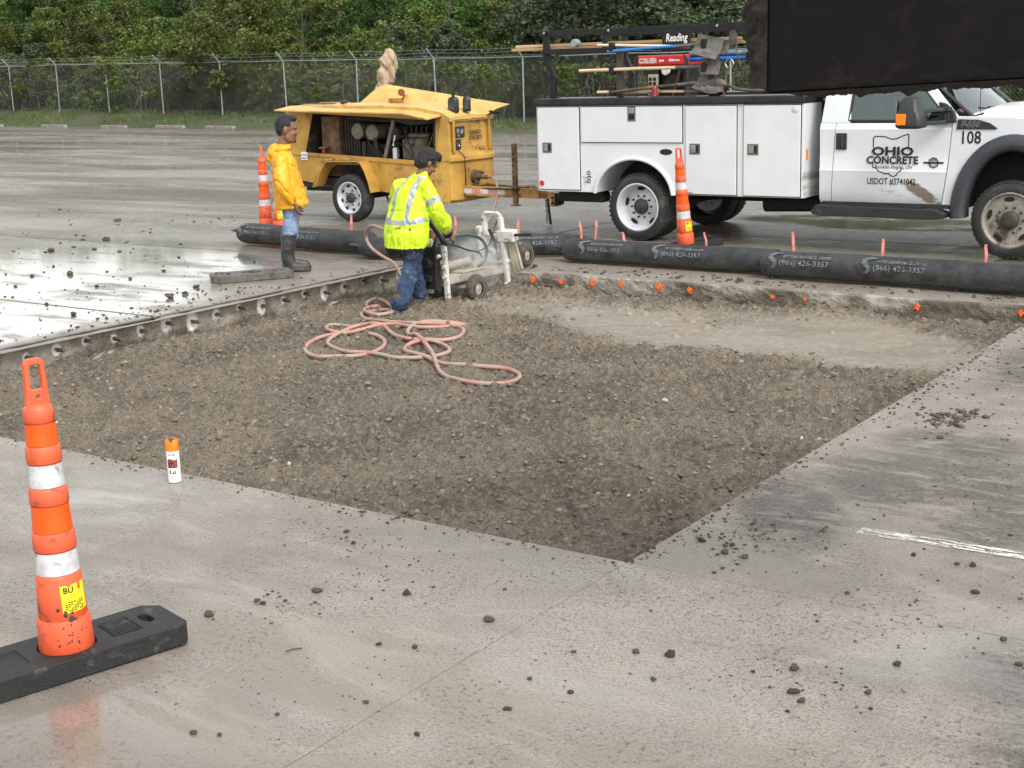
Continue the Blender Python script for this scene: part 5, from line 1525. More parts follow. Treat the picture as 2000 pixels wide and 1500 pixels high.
TA = math.radians(-34.8)
truck = empty('service_truck', (1.578, 16.992, 0.0), TA, 'white service truck with utility body, ladder rack and concrete company lettering', 'truck')
WR = 0.41
wheel('rear_wheel', truck, 0.0, 0.0, WR, 0.225, 0.285, MAT_RIMW, 0.135)
wheel('rear_wheel', truck, 0.0, 0.285, WR, 0.225, 0.285, MAT_RIMW, 0.10)
wheel('rear_wheel', truck, 0.0, 2.28, WR, 0.225, 0.285, MAT_RIMW, 0.135, out=1)
wheel('rear_wheel', truck, 0.0, 1.995, WR, 0.225, 0.285, MAT_RIMW, 0.10, out=1)
wheel('front_wheel', truck, 4.40, 0.0, WR, 0.225, 0.285, MAT_RIMD, 0.03)
wheel('front_wheel', truck, 4.40, 2.28, WR, 0.225, 0.285, MAT_RIMD, 0.03, out=1)
# chassis
s = MB()
for y in (0.75, 1.53):
    s.box(-1.5, 5.0, y - 0.04, y + 0.04, 0.55, 0.76)
s.box(-0.08, 0.08, 0.2, 2.1, 0.33, 0.49); s.lathe([(0.0, .9), (.16, .95), (.19, 1.14), (.16, 1.33), (0.0, 1.38)], (0, 0, 0.41), 'y', 16)
s.box(4.32, 4.48, 0.2, 2.1, 0.33, 0.46)
s.tube([(0.1, 1.14, 0.45), (2.9, 1.14, 0.55)], 0.05, 10)
s.box(0.75, 1.6, 1.0, 1.5, 0.42, 0.62); s.box(2.6, 3.6, 0.85, 1.45, 0.42, 0.75)
s.tube([(1.4, 0.62, 0.43), (2.5, 0.6, 0.47)], 0.09, 12)
for y in (0.62, 1.66): s.bar((-0.75, y, 0.62), (0.75, y, 0.62), 0.08, 0.05); s.bar((-0.4, y, 0.53), (0.4, y, 0.53), 0.08, 0.05)
s.build('chassis', MAT_CHAS, truck)
s = MB().box(-1.30, -0.62, 0.25, 0.45, 0.42, 0.56)
s.build('muffler', MAT_CHAS, truck, bevel=0.04)
# --- service body
BX0, BX1, BZ0, BZ1 = -1.42, 2.13, 0.575, 1.62
def arch(cx, cz, rx, rz, n=20, a0=0.0, a1=math.pi): return [(cx + rx * math.cos(a0 + (a1 - a0) * q / n), cz + rz * math.sin(a0 + (a1 - a0) * q / n)) for q in range(n + 1)]
outl = [(BX0, BZ0), (BX0, BZ1), (BX1, BZ1), (BX1, BZ0)] + [(0.475, BZ0)] + arch(-0.045, 0.52, 0.52, 0.455, 22, 0.12, math.pi - 0.12) + [(-0.565, BZ0)]
s = MB().prism(outl, 0.0, 0.50)
near_box = s.build('near_toolbox', MAT_TBODY, truck, bevel=0.006)
s = MB().prism(outl, 1.78, 2.28)
s.build('far_toolbox', MAT_TBODY, truck, bevel=0.006)
s = MB().box(BX0, BX1 + 0.05, 0.503, 1.777, 0.86, 0.96).box(BX1 - 0.04, BX1 + 0.02, 0.503, 1.777, 0.962, 1.63).box(BX0, BX0 + 0.05, 0.503, 1.777, 0.962, 1.30)
s.build('cargo_bed', MAT_CHAS, truck)
s = MB().box(-0.62, 0.53, 0.10, 0.52, 0.98, 1.02).box(-0.66, -0.60, 0.10, 0.60, 0.56, 1.0).box(0.50, 0.56, 0.10, 0.60, 0.56, 1.0).box(-0.62, 0.53, 0.54, 0.60, 0.5, 1.0)
s.build('wheel_well', MAT_CHAS, truck)
# wheel-arch lip
rg = []
for q in range(25):
    th = 0.10 + (math.pi - 0.20) * q / 24
    c, z = math.cos(th), math.sin(th)
    def pt(k, y): return Vector((-0.045 + 0.52 * k * c, y, 0.52 + 0.455 * k * z))
    rg.append([pt(1.015, 0.03), pt(1.0, -0.025), pt(1.035, -0.036), pt(1.075, -0.028), pt(1.10, 0.0), pt(1.06, 0.03)])
s = MB().loft(rg)
s.build('arch_lip', MAT_TBODY, truck, smooth=True, auto=60)
# lid caps
for nm, y0, y1 in (('near', -0.028, 0.53), ('far', 1.75, 2.305)):
    s = MB().prism([(BX0 - 0.02, 1.622), (BX0 - 0.02, 1.685), (BX0 + 0.01, 1.712), (BX1 - 0.0, 1.712), (BX1 + 0.01, 1.69), (BX1 + 0.01, 1.622)], y0, y1)
    s.build('toolbox_lid', MAT_LINER, truck, bevel=0.012)
s = MB().box(BX0 - 0.012, BX1 + 0.008, -0.036, -0.029, 1.645, 1.675)
s.build('lid_trim', MAT_LINER, truck)
# compartment doors with latches
def comp_door(x0, x1, z0, z1, latch, vertical=False):
    d = MB().box(x0 - 0.008, x1 + 0.008, -0.004, -0.0005, z0 - 0.008, z1 + 0.008).build('door_gap_shade', MAT_DARK, truck)  # dark strip stands in for the shade in the gap round the door
    s = MB().box(x0, x1, -0.020, -0.0045, z0, z1)
    dr = s.build('compartment_door', MAT_TBODY, truck, bevel=0.006)
    lx, lz = latch; w, h = (0.055, 0.085) if vertical else (0.068, 0.062)
    s = MB().box(lx - w, lx + w, -0.026, -0.0205, lz - h, lz + h)
    l = s.build('latch_frame', M_LATCH, dr, bevel=0.006)
    if vertical: s = MB().box(lx - w * .7, lx + w * .7, -0.034, -0.0265, lz + 0.01, lz + h * .82)
    else: s = MB().box(lx - w * .75, lx + 0.012, -0.034, -0.0265, lz - h * .7, lz + h * .7)
    s.build('latch_paddle', MAT_CHROME, l, bevel=0.004)
    if vertical: s = MB().box(lx - w * .7, lx + w * .7, -0.0275, -0.0263, lz - h * .75, lz - 0.004)
    else: s = MB().box(lx + 0.016, lx + w * .72, -0.0275, -0.0263, lz - h * .7, lz + h * .7)
    s.build('latch_recess', MAT_DARK, l)
    return dr
M_LATCH = M('latch_frame', (0.17, 0.15, 0.15), 0.45, 0.4, var=0.15)
d1 = comp_door(-1.395, -0.795, 0.60, 1.605, (-1.26, 1.115))
d2 = comp_door(-0.765, 0.62, 1.185, 1.605, (-0.05, 1.52), True)
d3 = comp_door(0.665, 1.315, 0.59, 1.605, (0.79, 1.115))
d4 = comp_door(1.405, 2.095, 0.59, 1.605, (1.525, 1.115))
s = MB().lathe([(0.0, -0.030), (0.030, -0.030), (0.034, -0.026), (0.034, -0.0205)], (-1.35, 0, 0.675), 'y', 20); s.build('red_reflector', MAT_REDL, d1, smooth=True)
s = MB().lathe([(0.0, -0.0235), (0.04, -0.0235), (0.044, -0.0205)], (2.03, 0, 1.56), 'y', 20); s.build('round_sticker', M('silver_sticker', (0.55, 0.56, 0.57), 0.4), d4, smooth=True)
s = MB().add([(0.40 + 0.085 * math.cos(q * math.pi / 8), -0.003, 1.075 + 0.036 * math.sin(q * math.pi / 8)) for q in range(16)], [tuple(range(16))]); s.build('oval_badge', MAT_DECAL, near_box, fix=False)
s = MB().text('oto', 0.11, (-0.665, -0.003, 0.76), (0, 0, -1), (1, 0, 0), bold=0.01); s.build('scratched_mark', MAT_INK, near_box, fix=False)
s = MB().box(2.131, 2.145, 0.06, 0.10, 1.0, 1.12); s.build('amber_marker', MAT_AMBER, near_box, bevel=0.008)
# rear bumper and hitch plate
s = MB().box(-1.60, -1.435, 0.55, 0.72, 0.50, 0.86).prism([(-1.78, 0.48), (-1.44, 0.46), (-1.44, 0.62), (-1.62, 0.64), (-1.76, 0.60)], 0.70, 0.80)
s.build('rear_bumper', MAT_TWHITE, truck, bevel=0.03)
s = MB().box(-1.55, -1.435, 0.82, 1.75, 0.50, 0.66); s.build('bumper_step', MAT_CHAS, truck, bevel=0.01)
s = MB().box(-1.62, -1.50, 1.08, 1.20, 0.34, 0.60); s.build('hitch_receiver', MAT_CHAS, truck, bevel=0.006)
# --- cab
CY0, CY1 = 0.07, 2.21
def cab_side(y):
    return y
low = [(2.29, 0.53), (2.27, 0.95), (2.29, 1.40), (3.86, 1.40), (3.86, 0.9), (3.80, 0.53)]
s = MB(); rows = []
prof = [(0.53, 0.045), (0.58, 0.02), (0.70, 0.004), (0.86, 0.0), (0.885, -0.004), (0.915, 0.006), (1.10, 0.012), (1.30, 0.010), (1.335, 0.008), (1.355, 0.022), (1.40, 0.035)]
def side_skin(x0f, x1f, name, mat, yoff, n=10, th=0.03):
    s = MB(); rg = []
    for (z, dy) in prof:
        a, b = x0f(z), x1f(z)
        rg.append([(a + (b - a) * k / n, CY0 + dy + yoff, z) for k in range(n + 1)])
    m = n + 1
    vs = [p for r in rg for p in r]; fs = []
    for i in range(len(rg) - 1):
        for k in range(n): fs.append((i * m + k, i * m + k + 1, (i + 1) * m + k + 1, (i + 1) * m + k))
    b0 = len(vs)
    vs += [(p[0], p[1] + th, p[2]) for p in vs[:b0]]
    for i in range(len(rg) - 1):
        fs.append((i * m, (i + 1) * m, b0 + (i + 1) * m, b0 + i * m)); fs.append((i * m + n, b0 + i * m + n, b0 + (i + 1) * m + n, (i + 1) * m + n))
    for k in range(n):
        fs.append((k, b0 + k, b0 + k + 1, k + 1)); q = (len(rg) - 1) * m
        fs.append((q + k, q + k + 1, b0 + q + k + 1, b0 + q + k))
    s.add(vs, fs)
    return s.build(name, mat, truck, smooth=True, auto=25)
rearx = lambda z: 2.28 + 0.01 * math.sin(z * 2)
dr_x = lambda z: 2.425 + (z - 0.53) * 0.045
df_x = lambda z: 3.66 + (z - 0.53) * 0.105 + 0.012 * math.sin((z - .53) * 3.5)
side_skin(rearx, lambda z: dr_x(z) - 0.004, 'cab_corner', MAT_TWHITE, 0.0, 3)
door = side_skin(lambda z: dr_x(z) + 0.004, lambda z: df_x(z) - 0.004, 'door', MAT_TDOOR, 0.0, 14)
s = MB().box(2.33, 3.90, CY0 + 0.06, CY1 - 0.03, 0.50, 1.385)
s.build('cab_floor', MAT_CHAS, truck)
s = MB().prism([(2.285, 0.53), (2.265, 0.95), (2.285, 1.40), (3.80, 1.40), (3.70, 0.53)], CY1 - 0.03, CY1); s.build('far_cab_side', MAT_TWHITE, truck, bevel=0.01)
s = MB().box(2.27, 2.325, CY0 + 0.05, CY1 - 0.04, 0.56, 1.40); s.build('cab_back', MAT_TWHITE, truck, bevel=0.01)
# greenhouse
def gy(z): return CY0 + 0.035 + (z - 1.40) * 0.20       # tumblehome
for sgn in (0, 1):
    def Yz(z, d=0.0): return gy(z) + d if sgn == 0 else (CY0 + CY1) - gy(z) - d
    for (p0, p1, w0, w1) in (((2.285, 1.40), (2.34, 1.99), 0.335, 0.27), ((3.70, 1.40), (3.22, 1.99), 0.15, 0.10)):
        s = MB(); vs = []
        for (x, z), w in ((p0, w0), (p1, w1)):
            vs += [(x, Yz(z), z), (x + w, Yz(z), z), (x + w, Yz(z, 0.06), z), (x, Yz(z, 0.06), z)]
        s.add(vs, [(0, 3, 2, 1), (4, 5, 6, 7), (0, 1, 5, 4), (1, 2, 6, 5), (2, 3, 7, 6), (3, 0, 4, 7)])
        s.build('pillar', MAT_TWHITE, truck, bevel=0.008)
    # weather strip and pane
    win = [(2.60, 1.425), (2.64, 1.955), (3.235, 1.955), (3.66, 1.47), (3.66, 1.405), (3.42, 1.405), (3.33, 1.422)]
    s = MB(); s.add([(x, Yz(z, 0.018), z) for x, z in win] + [(x, Yz(z, 0.026), z) for x, z in win], [tuple(range(7)), tuple(range(13, 6, -1))] + [(k, (k + 1) % 7, 7 + (k + 1) % 7, 7 + k) for k in range(7)])
    s.build('side_window', MAT_GLASS, truck)
    s = MB()
    loop = [Vector((x, Yz(z, 0.010), z)) for x, z in win]
    s.tube(loop + [loop[0]], 0.014, 6)
    s.build('window_seal', MAT_BLK, truck)
s = MB(); rg = []
for (x, hz) in ((2.26, -0.03), (2.32, 0.02), (2.6, 0.05), (3.0, 0.05), (3.25, 0.02), (3.36, -0.04)):
    ring = []
    for k in range(13):
        u = -1 + 2 * k / 12
        ring.append((x, (CY0 + CY1) / 2 + u * 0.93, 1.985 + hz + 0.025 * (1 - u * u)))
    ring += [(x, (CY0 + CY1) / 2 + 0.90, 1.955), (x, (CY0 + CY1) / 2 - 0.90, 1.955)]
    rg.append(ring)
s.loft(rg); s.build('roof', MAT_TWHITE, truck, smooth=True)
s = MB().box(2.285, 2.33, 0.35, 1.93, 1.402, 1.50).box(2.30, 2.345, 0.35, 1.93, 1.88, 1.96); s.build('cab_back_frame', MAT_TWHITE, truck)
s = MB().box(2.305, 2.313, 0.40, 1.88, 1.50, 1.88); s.build('rear_window', MAT_GLASS, truck)
for q in range(5): s = MB().lathe([(0, 0), (.03, 0), (.02, .03), (0, .035)], (3.05, 0.55 + q * .3, 2.055), 'z', 10); s.build('roof_marker', MAT_AMBER, truck)
# windscreen
ws = []
for k in range(9):
    u = -1 + 2 * k / 8; bow = 0.10 * (1 - u * u)
    ws.append(((3.86 + bow + 0.06, 1.14 + u * 0.92, 1.455), (3.30 + bow * 0.6, 1.14 + u * 0.83, 1.965)))
s = MB(); vs = [Vector(p) for r in ws for p in r] + [Vector(p) - Vector((0.008, 0, 0.008)) for r in ws for p in r]
fs = []
for k in range(8): fs += [(2 * k, 2 * k + 2, 2 * k + 3, 2 * k + 1), (18 + 2 * k, 18 + 2 * k + 1, 18 + 2 * k + 3, 18 + 2 * k + 2)]
s.add(vs, fs); s.build('windscreen', MAT_WGLASS, truck, smooth=True)
s = MB().tube([Vector(r[0]) for r in ws], 0.022, 6).tube([ws[0][0], ws[0][1]], 0.020, 6).tube([ws[-1][0], ws[-1][1]], 0.020, 6)
s.build('windscreen_seal', MAT_BLK, truck)
# interior
s = MB()
for y in (0.34, 1.25):
    s.loft([[(2.55 + dx, y + yy * w, z) for dx, yy in ((0, 0), (0, 1), (.16, 1), (.16, 0))] for z, w in ((1.2, .62), (1.62, .56), (1.66, .48))])
    s.box(2.58, 2.70, y + 0.16, y + 0.42, 1.68, 1.86)
s.build('seat_back', MAT_SEAT, truck, bevel=0.04, seg=3)
s = MB().box(3.45, 3.88, 0.25, 2.02, 1.30, 1.47); s.build('dashboard', MAT_BLK, truck, bevel=0.05)
s = MB().lathe([(0.19, -.012), (0.205, 0), (0.19, .012), (0.178, 0)], (0, 0, 0), 'x', 24, True); sw_ = s.build('steering_wheel', MAT_BLK, truck, smooth=True); sw_.location = (3.30, 1.72, 1.45); sw_.rotation_euler = (0, math.radians(-25), 0)
s = MB()
for q in range(6):
    v, f = rock_verts(0.05, q + 5, 0.6); s.add(v + np.array([3.72 + random.uniform(-.06, .06), 0.55 + q * 0.07, 1.50]), [tuple(k) for k in f])
s.build('dashboard_rag', M('pink_rag', (0.6, 0.2, 0.16), 0.8), truck)
# --- front end: fender, flare, hood, bumper
fl = [(df_x(0.53) + 0.006, 0.53), (df_x(0.95) + 0.004, 0.95), (df_x(1.40) + 0.004, 1.40), (3.815, 1.47), (4.3, 1.46), (5.05, 1.40), (5.22, 1.30), (5.22, 0.80), (4.93, 0.72)] + arch(4.40, 0.50, 0.53, 0.66, 20, 0.35, math.pi + 0.02) + [(3.86, 0.53)]
s = MB().prism(fl, CY0 + 0.005, CY0 + 0.045); s.build('front_fender', MAT_TWHITE, truck, bevel=0.008)
s = MB().prism(fl, CY1 - 0.045, CY1 - 0.005); s.build('front_fender', MAT_TWHITE, truck, bevel=0.008)
for sg, yb in ((1, CY0), (-1, CY1)):
    rg = []
    for q in range(27):
        th = -0.06 + (math.pi + 0.16) * q / 26 if True else 0
        th = 0.10 + (math.pi - 0.02) * q / 26
        c, z = math.cos(th), math.sin(th)
        def pt(rx, rz, y): return Vector((4.40 + rx * c, yb + sg * y, 0.47 + rz * z))
        rg.append([pt(.64, .82, 0.02), pt(.635, .815, -0.035), pt(.60, .785, -0.075), pt(.53, .72, -0.088), pt(.485, .67, -0.075), pt(.465, .645, -0.02), pt(.475, .655, 0.12), pt(.56, .75, 0.06)])
    s = MB().loft(rg); s.build('wheel_flare', MAT_FLARE, truck, smooth=True, auto=60)
s = MB().box(3.86, 4.98, CY0 + 0.42, CY1 - 0.42, 0.5, 1.32).box(3.84, 3.88, CY0 + 0.05, CY1 - 0.05, 0.5, 1.36).box(3.9, 4.95, CY0 + .06, CY1 - .06, 1.22, 1.30); s.build('engine_bay', MAT_CHAS, truck)
s = MB(); rg = []
for (x, zc, ze, wd) in ((3.90, 1.50, 1.425, 0.98), (4.05, 1.545, 1.44, 0.985), (4.4, 1.57, 1.44, 0.98), (4.8, 1.55, 1.41, 0.965), (5.10, 1.49, 1.36, 0.93), (5.2, 1.42, 1.31, 0.90)):
    ring = []
    for k in range(21):
        u = -1 + 2 * k / 20; a = abs(u)
        z = ze + (zc - ze) * (1 - max(0, (a - 0.72) / 0.28) ** 2.0) + 0.025 * math.exp(-((a - 0.0) / 0.35) ** 4)
        ring.append((x, 1.14 + u * wd, z))
    ring += [(x, 1.14 + wd * .98, ze - 0.05), (x, 1.14 - wd * .98, ze - 0.05)]
    rg.append(ring)
s.loft(rg); s.build('hood', MAT_TWHITE, truck, smooth=True, auto=50)
s = MB(); rg = []
for (x, z) in ((3.80, 1.47), (3.90, 1.462), (4.02, 1.50)):
    rg.append([(x + 0.08 * (1 - (k / 6 - 1) ** 2), 0.22 + 1.84 * k / 12, z) for k in range(13)] + [(x, 2.06, 1.40), (x, 0.22, 1.40)])
s.loft(rg); s.build('cowl', MAT_BLK, truck)
for y0, x0 in ((0.45, 3.99), (1.25, 4.03)):
    s = MB().bar((x0, y0 + 0.45, 1.50), (x0 - 0.04, y0 - 0.12, 1.545), 0.025, 0.02).bar((x0 + .02, y0 + .5, 1.50), (x0 - 0.02, y0 + 0.15, 1.535), 0.035, 0.03); s.build('wiper', MAT_BLK, truck)
s = MB().tube([(3.97, 0.30, 1.45), (3.955, 0.30, 2.15)], 0.004, 5); s.build('antenna', MAT_BLK, truck)
s = MB().box(5.22, 5.30, 0.42, 1.86, 0.82, 1.28); s.build('grille', MAT_CHROME, truck, bevel=0.02)
for k in range(3):
    s = MB().box(5.301, 5.31, 0.46, 1.82, 0.86 + k * .14, 0.93 + k * .14); s.build('grille_opening', MAT_DARK, truck)
for y in (0.12, 1.88):
    s = MB().box(5.21, 5.28, y, y + 0.28, 0.90, 1.26); s.build('headlight', MAT_CHROME, truck, bevel=0.03)
s = MB().box(5.18, 5.42, 0.06, 2.22, 0.52, 0.80); s.build('front_bumper', MAT_CHROME, truck, bevel=0.04)
# running board
s = MB().prism([(2.24, 0.44), (2.30, 0.515), (3.62, 0.505), (3.76, 0.46), (3.74, 0.41), (3.60, 0.395), (2.36, 0.395), (2.26, 0.41)], -0.06, 0.14)
s.build('running_board', MAT_BLK, truck, bevel=0.012)
s = MB()
for q in range(5): s.box(2.42, 3.50, -0.045 + q * 0.03, -0.03 + q * 0.03, 0.506, 0.517)
s.build('step_tread', MAT_RUBBER, truck)
s = MB().box(2.33, 3.75, 0.06, 0.12, 0.50, 0.545); s.build('rocker_panel', MAT_BLK, truck)
# door furniture
s = MB().box(2.475, 2.60, CY0 - 0.006, CY0 + 0.012, 1.115, 1.295); hd = s.build('door_handle', MAT_BLK, truck, bevel=0.016)
s = MB().box(2.545, 2.562, CY0 - 0.028, CY0 - 0.004, 1.145, 1.275); s.build('handle_grip', M('handle_grip', (0.045, 0.047, 0.05), 0.35), hd, bevel=0.006)
s = MB().prism([(3.50, 1.405), (3.80, 1.405), (3.765, 1.52), (3.68, 1.60), (3.60, 1.62), (3.62, 1.47), (3.50, 1.43)], CY0 - 0.012, CY0 + 0.05); s.build('mirror_patch', MAT_BLK, truck, bevel=0.012)
mir = bpy.data.objects.new('tow_mirror', None); COL.objects.link(mir); mir.parent = truck
s = MB(); rg = []
for (z, xa, xb, ya, yb) in ((1.365, 3.36, 3.56, -.44, -.22), (1.385, 3.325, 3.59, -.47, -.20), (1.52, 3.33, 3.57, -.46, -.20), (1.55, 3.345, 3.545, -.45, -.21), (1.66, 3.37, 3.53, -.43, -.22), (1.69, 3.40, 3.50, -.41, -.24)):
    rg.append([(xa, ya, z), (xb - .03, ya, z), (xb, ya + .03, z), (xb, yb - .03, z), (xb - .03, yb, z), (xa, yb, z)])
s.loft(rg); s.build('mirror_housing', MAT_BLK, mir, smooth=True, auto=45, bevel=0.012)
s = MB().box(3.335, 3.435, -0.478, -0.455, 1.405, 1.52); s.build('amber_signal', MAT_AMBER, mir, bevel=0.006)
for z in (1.535, 1.405):
    s = MB().bar((3.50, -0.25, z), (3.70, 0.05, z + 0.01), 0.045, 0.04); s.build('mirror_arm', MAT_BLK, mir, bevel=0.008)
s = MB().box(3.66, 3.74, 0.0, 0.09, 1.52, 1.57).box(3.67, 3.73, 0.02, 0.09, 1.41, 1.52); s.build('mirror_mount', MAT_BLK, mir, bevel=0.01)
s = MB().box(3.321, 3.327, -0.44, -0.23, 1.40, 1.66); s.build('mirror_glass', MAT_CHROME, mir)
# fender vent badge
fy = CY0 + 0.0005
s = MB().prism([(3.80, 1.335), (3.81, 1.44), (4.02, 1.435), (4.14, 1.40), (4.22, 1.345), (4.20, 1.335)], CY0 - 0.008, CY0 + 0.01); vb = s.build('fender_vent', MAT_BLK, truck, bevel=0.004)
s = MB().text('F-550', 0.088, (3.935, CY0 - 0.0095, 1.388), (1, 0, 0), (0, 0, 1), sx=0.95, bold=0.02, italic=0.3); s.build('badge_lettering', MAT_CHROME, vb, fix=False)
s = MB().text('F-550', 0.088, (3.935, CY0 - 0.0105, 1.388), (1, 0, 0), (0, 0, 1), sx=0.95, bold=-0.012, italic=0.3); s.build('badge_inlay', MAT_BLK, vb, fix=False)
s = MB().text('108', 0.185, (3.945, CY0 + 0.0, 1.245), (1, 0, 0), (0, 0, 1), sx=0.82, bold=0.014); s.build('fleet_number', MAT_DECAL, truck, fix=False)
# door decals follow the door skin
def dfn(u, v):
    z = v; dy = np.interp(z, [p[0] for p in prof], [p[1] for p in prof])
    return Vector((u, CY0 + float(dy) - 0.003, z))
def dfn2(u, v):
    p = dfn(u, v); p.y -= 0.0012; return p
LX = 3.115
OH = [(-0.215, 0.10), (-0.215, 0.20), (-0.20, 0.215), (-0.09, 0.215), (-0.04, 0.195), (0.0, 0.185), (0.05, 0.195), (0.12, 0.225), (0.165, 0.238), (0.175, 0.23), (0.175, 0.10)]
OH2 = [(-0.215, -0.07), (-0.215, -0.115), (-0.175, -0.125), (-0.15, -0.155), (-0.11, -0.17), (-0.07, -0.185), (-0.035, -0.18), (-0.01, -0.205), (0.02, -0.212), (0.05, -0.20), (0.07, -0.165), (0.10, -0.15), (0.105, -0.12)]
s = MB(); s.line(OH, 0.011, lambda u, v: dfn(LX + u, 1.045 + v)); s.build('state_outline_decal', MAT_DECAL, door, fix=False); s = MB(); s.line(OH2, 0.011, lambda u, v: dfn(LX + u, 1.045 + v)); s.build('state_outline_decal', MAT_DECAL, door, fix=False)
for dx, dz, mt, nm, f_ in ((-0.012, -0.012, MAT_SHADOWDECAL, 'logo_shadow', dfn), (0, 0, MAT_DECAL, 'logo_lettering', dfn2)):
    s = MB()
    s.text('OHIO', 0.125, (0, 0, 0), (1, 0, 0), (0, 0, 1), sx=1.42, bold=0.035, fn=lambda u, v: f_(LX + u + dx, 1.098 + v + dz))
    s.text('CONCRETE', 0.112, (0, 0, 0), (1, 0, 0), (0, 0, 1), sx=0.98, bold=0.03, fn=lambda u, v: f_(LX + u + dx, 1.005 + v + dz))
    s.build(nm, mt, door, fix=False)
s = MB().text('Brooklyn Heights, OH', 0.056, (0, 0, 0), (1, 0, 0), (0, 0, 1), sx=0.82, bold=0.004, italic=0.25, fn=lambda u, v: dfn2(LX + 0.01 + u, 0.933 + v)); s.build('town_lettering', MAT_DECALR, door, fix=False)
s = MB().text('USDOT #3741042', 0.098, (0, 0, 0), (1, 0, 0), (0, 0, 1), sx=0.72, bold=0.012, fn=lambda u, v: dfn2(LX - 0.005 + u, 0.775 + v)); s.build('registration_lettering', MAT_DECAL, door, fix=False)
# round engine emblem
s = MB(); EX, EZ = 3.565, 0.985
for (r0, r1) in ((0.055, 0.043), (0.036, 0.03)):
    n = 24
    for q in range(n):
        a, b = 2 * math.pi * q / n, 2 * math.pi * (q + 1) / n
        rr_ = r0 * (1.08 if (q % 3 == 0 and r0 > .05) else 1)
        s.add([dfn2(EX + rr_ * math.cos(a), EZ + rr_ * math.sin(a)), dfn2(EX + rr_ * math.cos(b), EZ + rr_ * math.sin(b)), dfn2(EX + r1 * math.cos(b), EZ + r1 * math.sin(b)), dfn2(EX + r1 * math.cos(a), EZ + r1 * math.sin(a))], [(0, 1, 2, 3)])
s.line([(-0.10, 0.0), (0.10, 0.0)], 0.022, lambda u, v: dfn2(EX + u, EZ + v)); s.text('6.7', 0.036, (0, 0, 0), (1, 0, 0), (0, 0, 1), bold=.02, fn=lambda u, v: dfn2(EX + u, EZ + 0.026 + v))
s.build('engine_emblem', M('emblem_grey', (0.07, 0.075, 0.085), 0.3, 0.6), door, fix=False)

# --- ladder rack
MAT_RACK = M('black_rack_steel', (0.014, 0.015, 0.018), 0.42, 0.3, var=0.3, scale=6)
def rack_post(x, y, dy=0.0):
    s = MB()
    p = [(x - 0.02, y, 1.715), (x, y, 1.97), (x - 0.10, y + dy, 2.17), (x - 0.10, y + dy, 2.53)]
    for a, b in zip(p[:-1], p[1:]): s.bar(Vector(a) - (Vector(b) - Vector(a)).normalized() * .03, b, 0.075, 0.06, (0, 1, 0))
    s.box(x - 0.10, x + 0.06, y - 0.07, y + 0.07, 1.713, 1.728)
    return s.build('rack_post', MAT_RACK, truck, bevel=0.006)
for x, y in ((-1.33, 0.28), (-1.20, 2.02), (2.0, 0.28), (2.0, 2.02)): rack_post(x, y)
for y in (0.28, 2.02):
    s = MB().bar((-1.52, y, 2.50), (4.2, y, 2.50), 0.06, 0.065); s.build('rack_rail', MAT_RACK, truck, bevel=0.005)
s = MB().bar((-1.44, 0.25, 2.28), (-0.40, 0.25, 2.275), 0.05, 0.06); s.build('rack_rail', MAT_RACK, truck, bevel=0.005)
for x in (-1.43, 0.25, 2.0, 3.6):
    s = MB().bar((x, 0.22, 2.275), (x, 2.08, 2.275), 0.06, 0.06); s.build('cross_bar', MAT_RACK, truck, bevel=0.005)
    if x > -1:
        for y in (0.28, 2.02):
            s = MB().box(x - .03, x + .03, y - .025, y + .025, 2.29, 2.48); s.build('rack_upright', MAT_RACK, truck)
s = MB().box(-0.61, -0.555, 0.26, 0.30, 2.30, 2.475); s.build('rack_upright', MAT_RACK, truck)
for (x, y) in ((-1.43, 0.24), (-0.5, 0.24), (0.95, 0.24)):
    s = MB().lathe([(0, -.015), (.016, -.015), (.016, 0)], (x, y, 2.505), 'y', 10); s.build('rack_bolt', MAT_CHROME, truck)
s = MB().lathe([(0.0, -0.04), (0.045, -0.04), (0.05, -0.03), (0.05, 0.04), (0.0, 0.04)], (-0.98, 0.24, 2.37), 'y', 16); w_ = s.build('strap_winch', MAT_GALV, truck, smooth=True)
s = MB().box(0.25, 0.605, 0.225, 0.243, 2.30, 2.475); sg_ = s.build('rack_sign', MAT_RACK, truck, bevel=0.004)
s = MB().text('Reading', 0.125, (0.425, 0.2235, 2.385), (1, 0, 0), (0, 0, 1), sx=0.72, bold=0.02, italic=0.15); s.build('sign_lettering', MAT_CANW, sg_, fix=False)
# tool-holder stanchions
for x in (-0.32, 0.91):
    s = MB().box(x - 0.04, x + 0.04, 0.16, 0.22, 1.713, 2.33); s.build('tool_stanchion', M('stanchion_%d' % int(x * 10), (0.05, 0.045, 0.036), 0.7, var=0.3), truck, bevel=0.005)
    for z in (2.30, 2.03, 1.78):
        s = MB().box(x - 0.11, x - 0.045, 0.10, 0.17, z - 0.05, z + 0.06); s.build('tool_hook', MAT_RACK, truck, bevel=0.01)
for x in (-1.49, -0.63):
    s = MB().tube([(x, 0.26, 2.15), (x - .01, 0.25, 2.0), (x + .03, 0.25, 1.85), (x + .04, 0.26, 1.72)], 0.010, 6); s.build('tie_cord', MAT_RACK, truck, smooth=True)

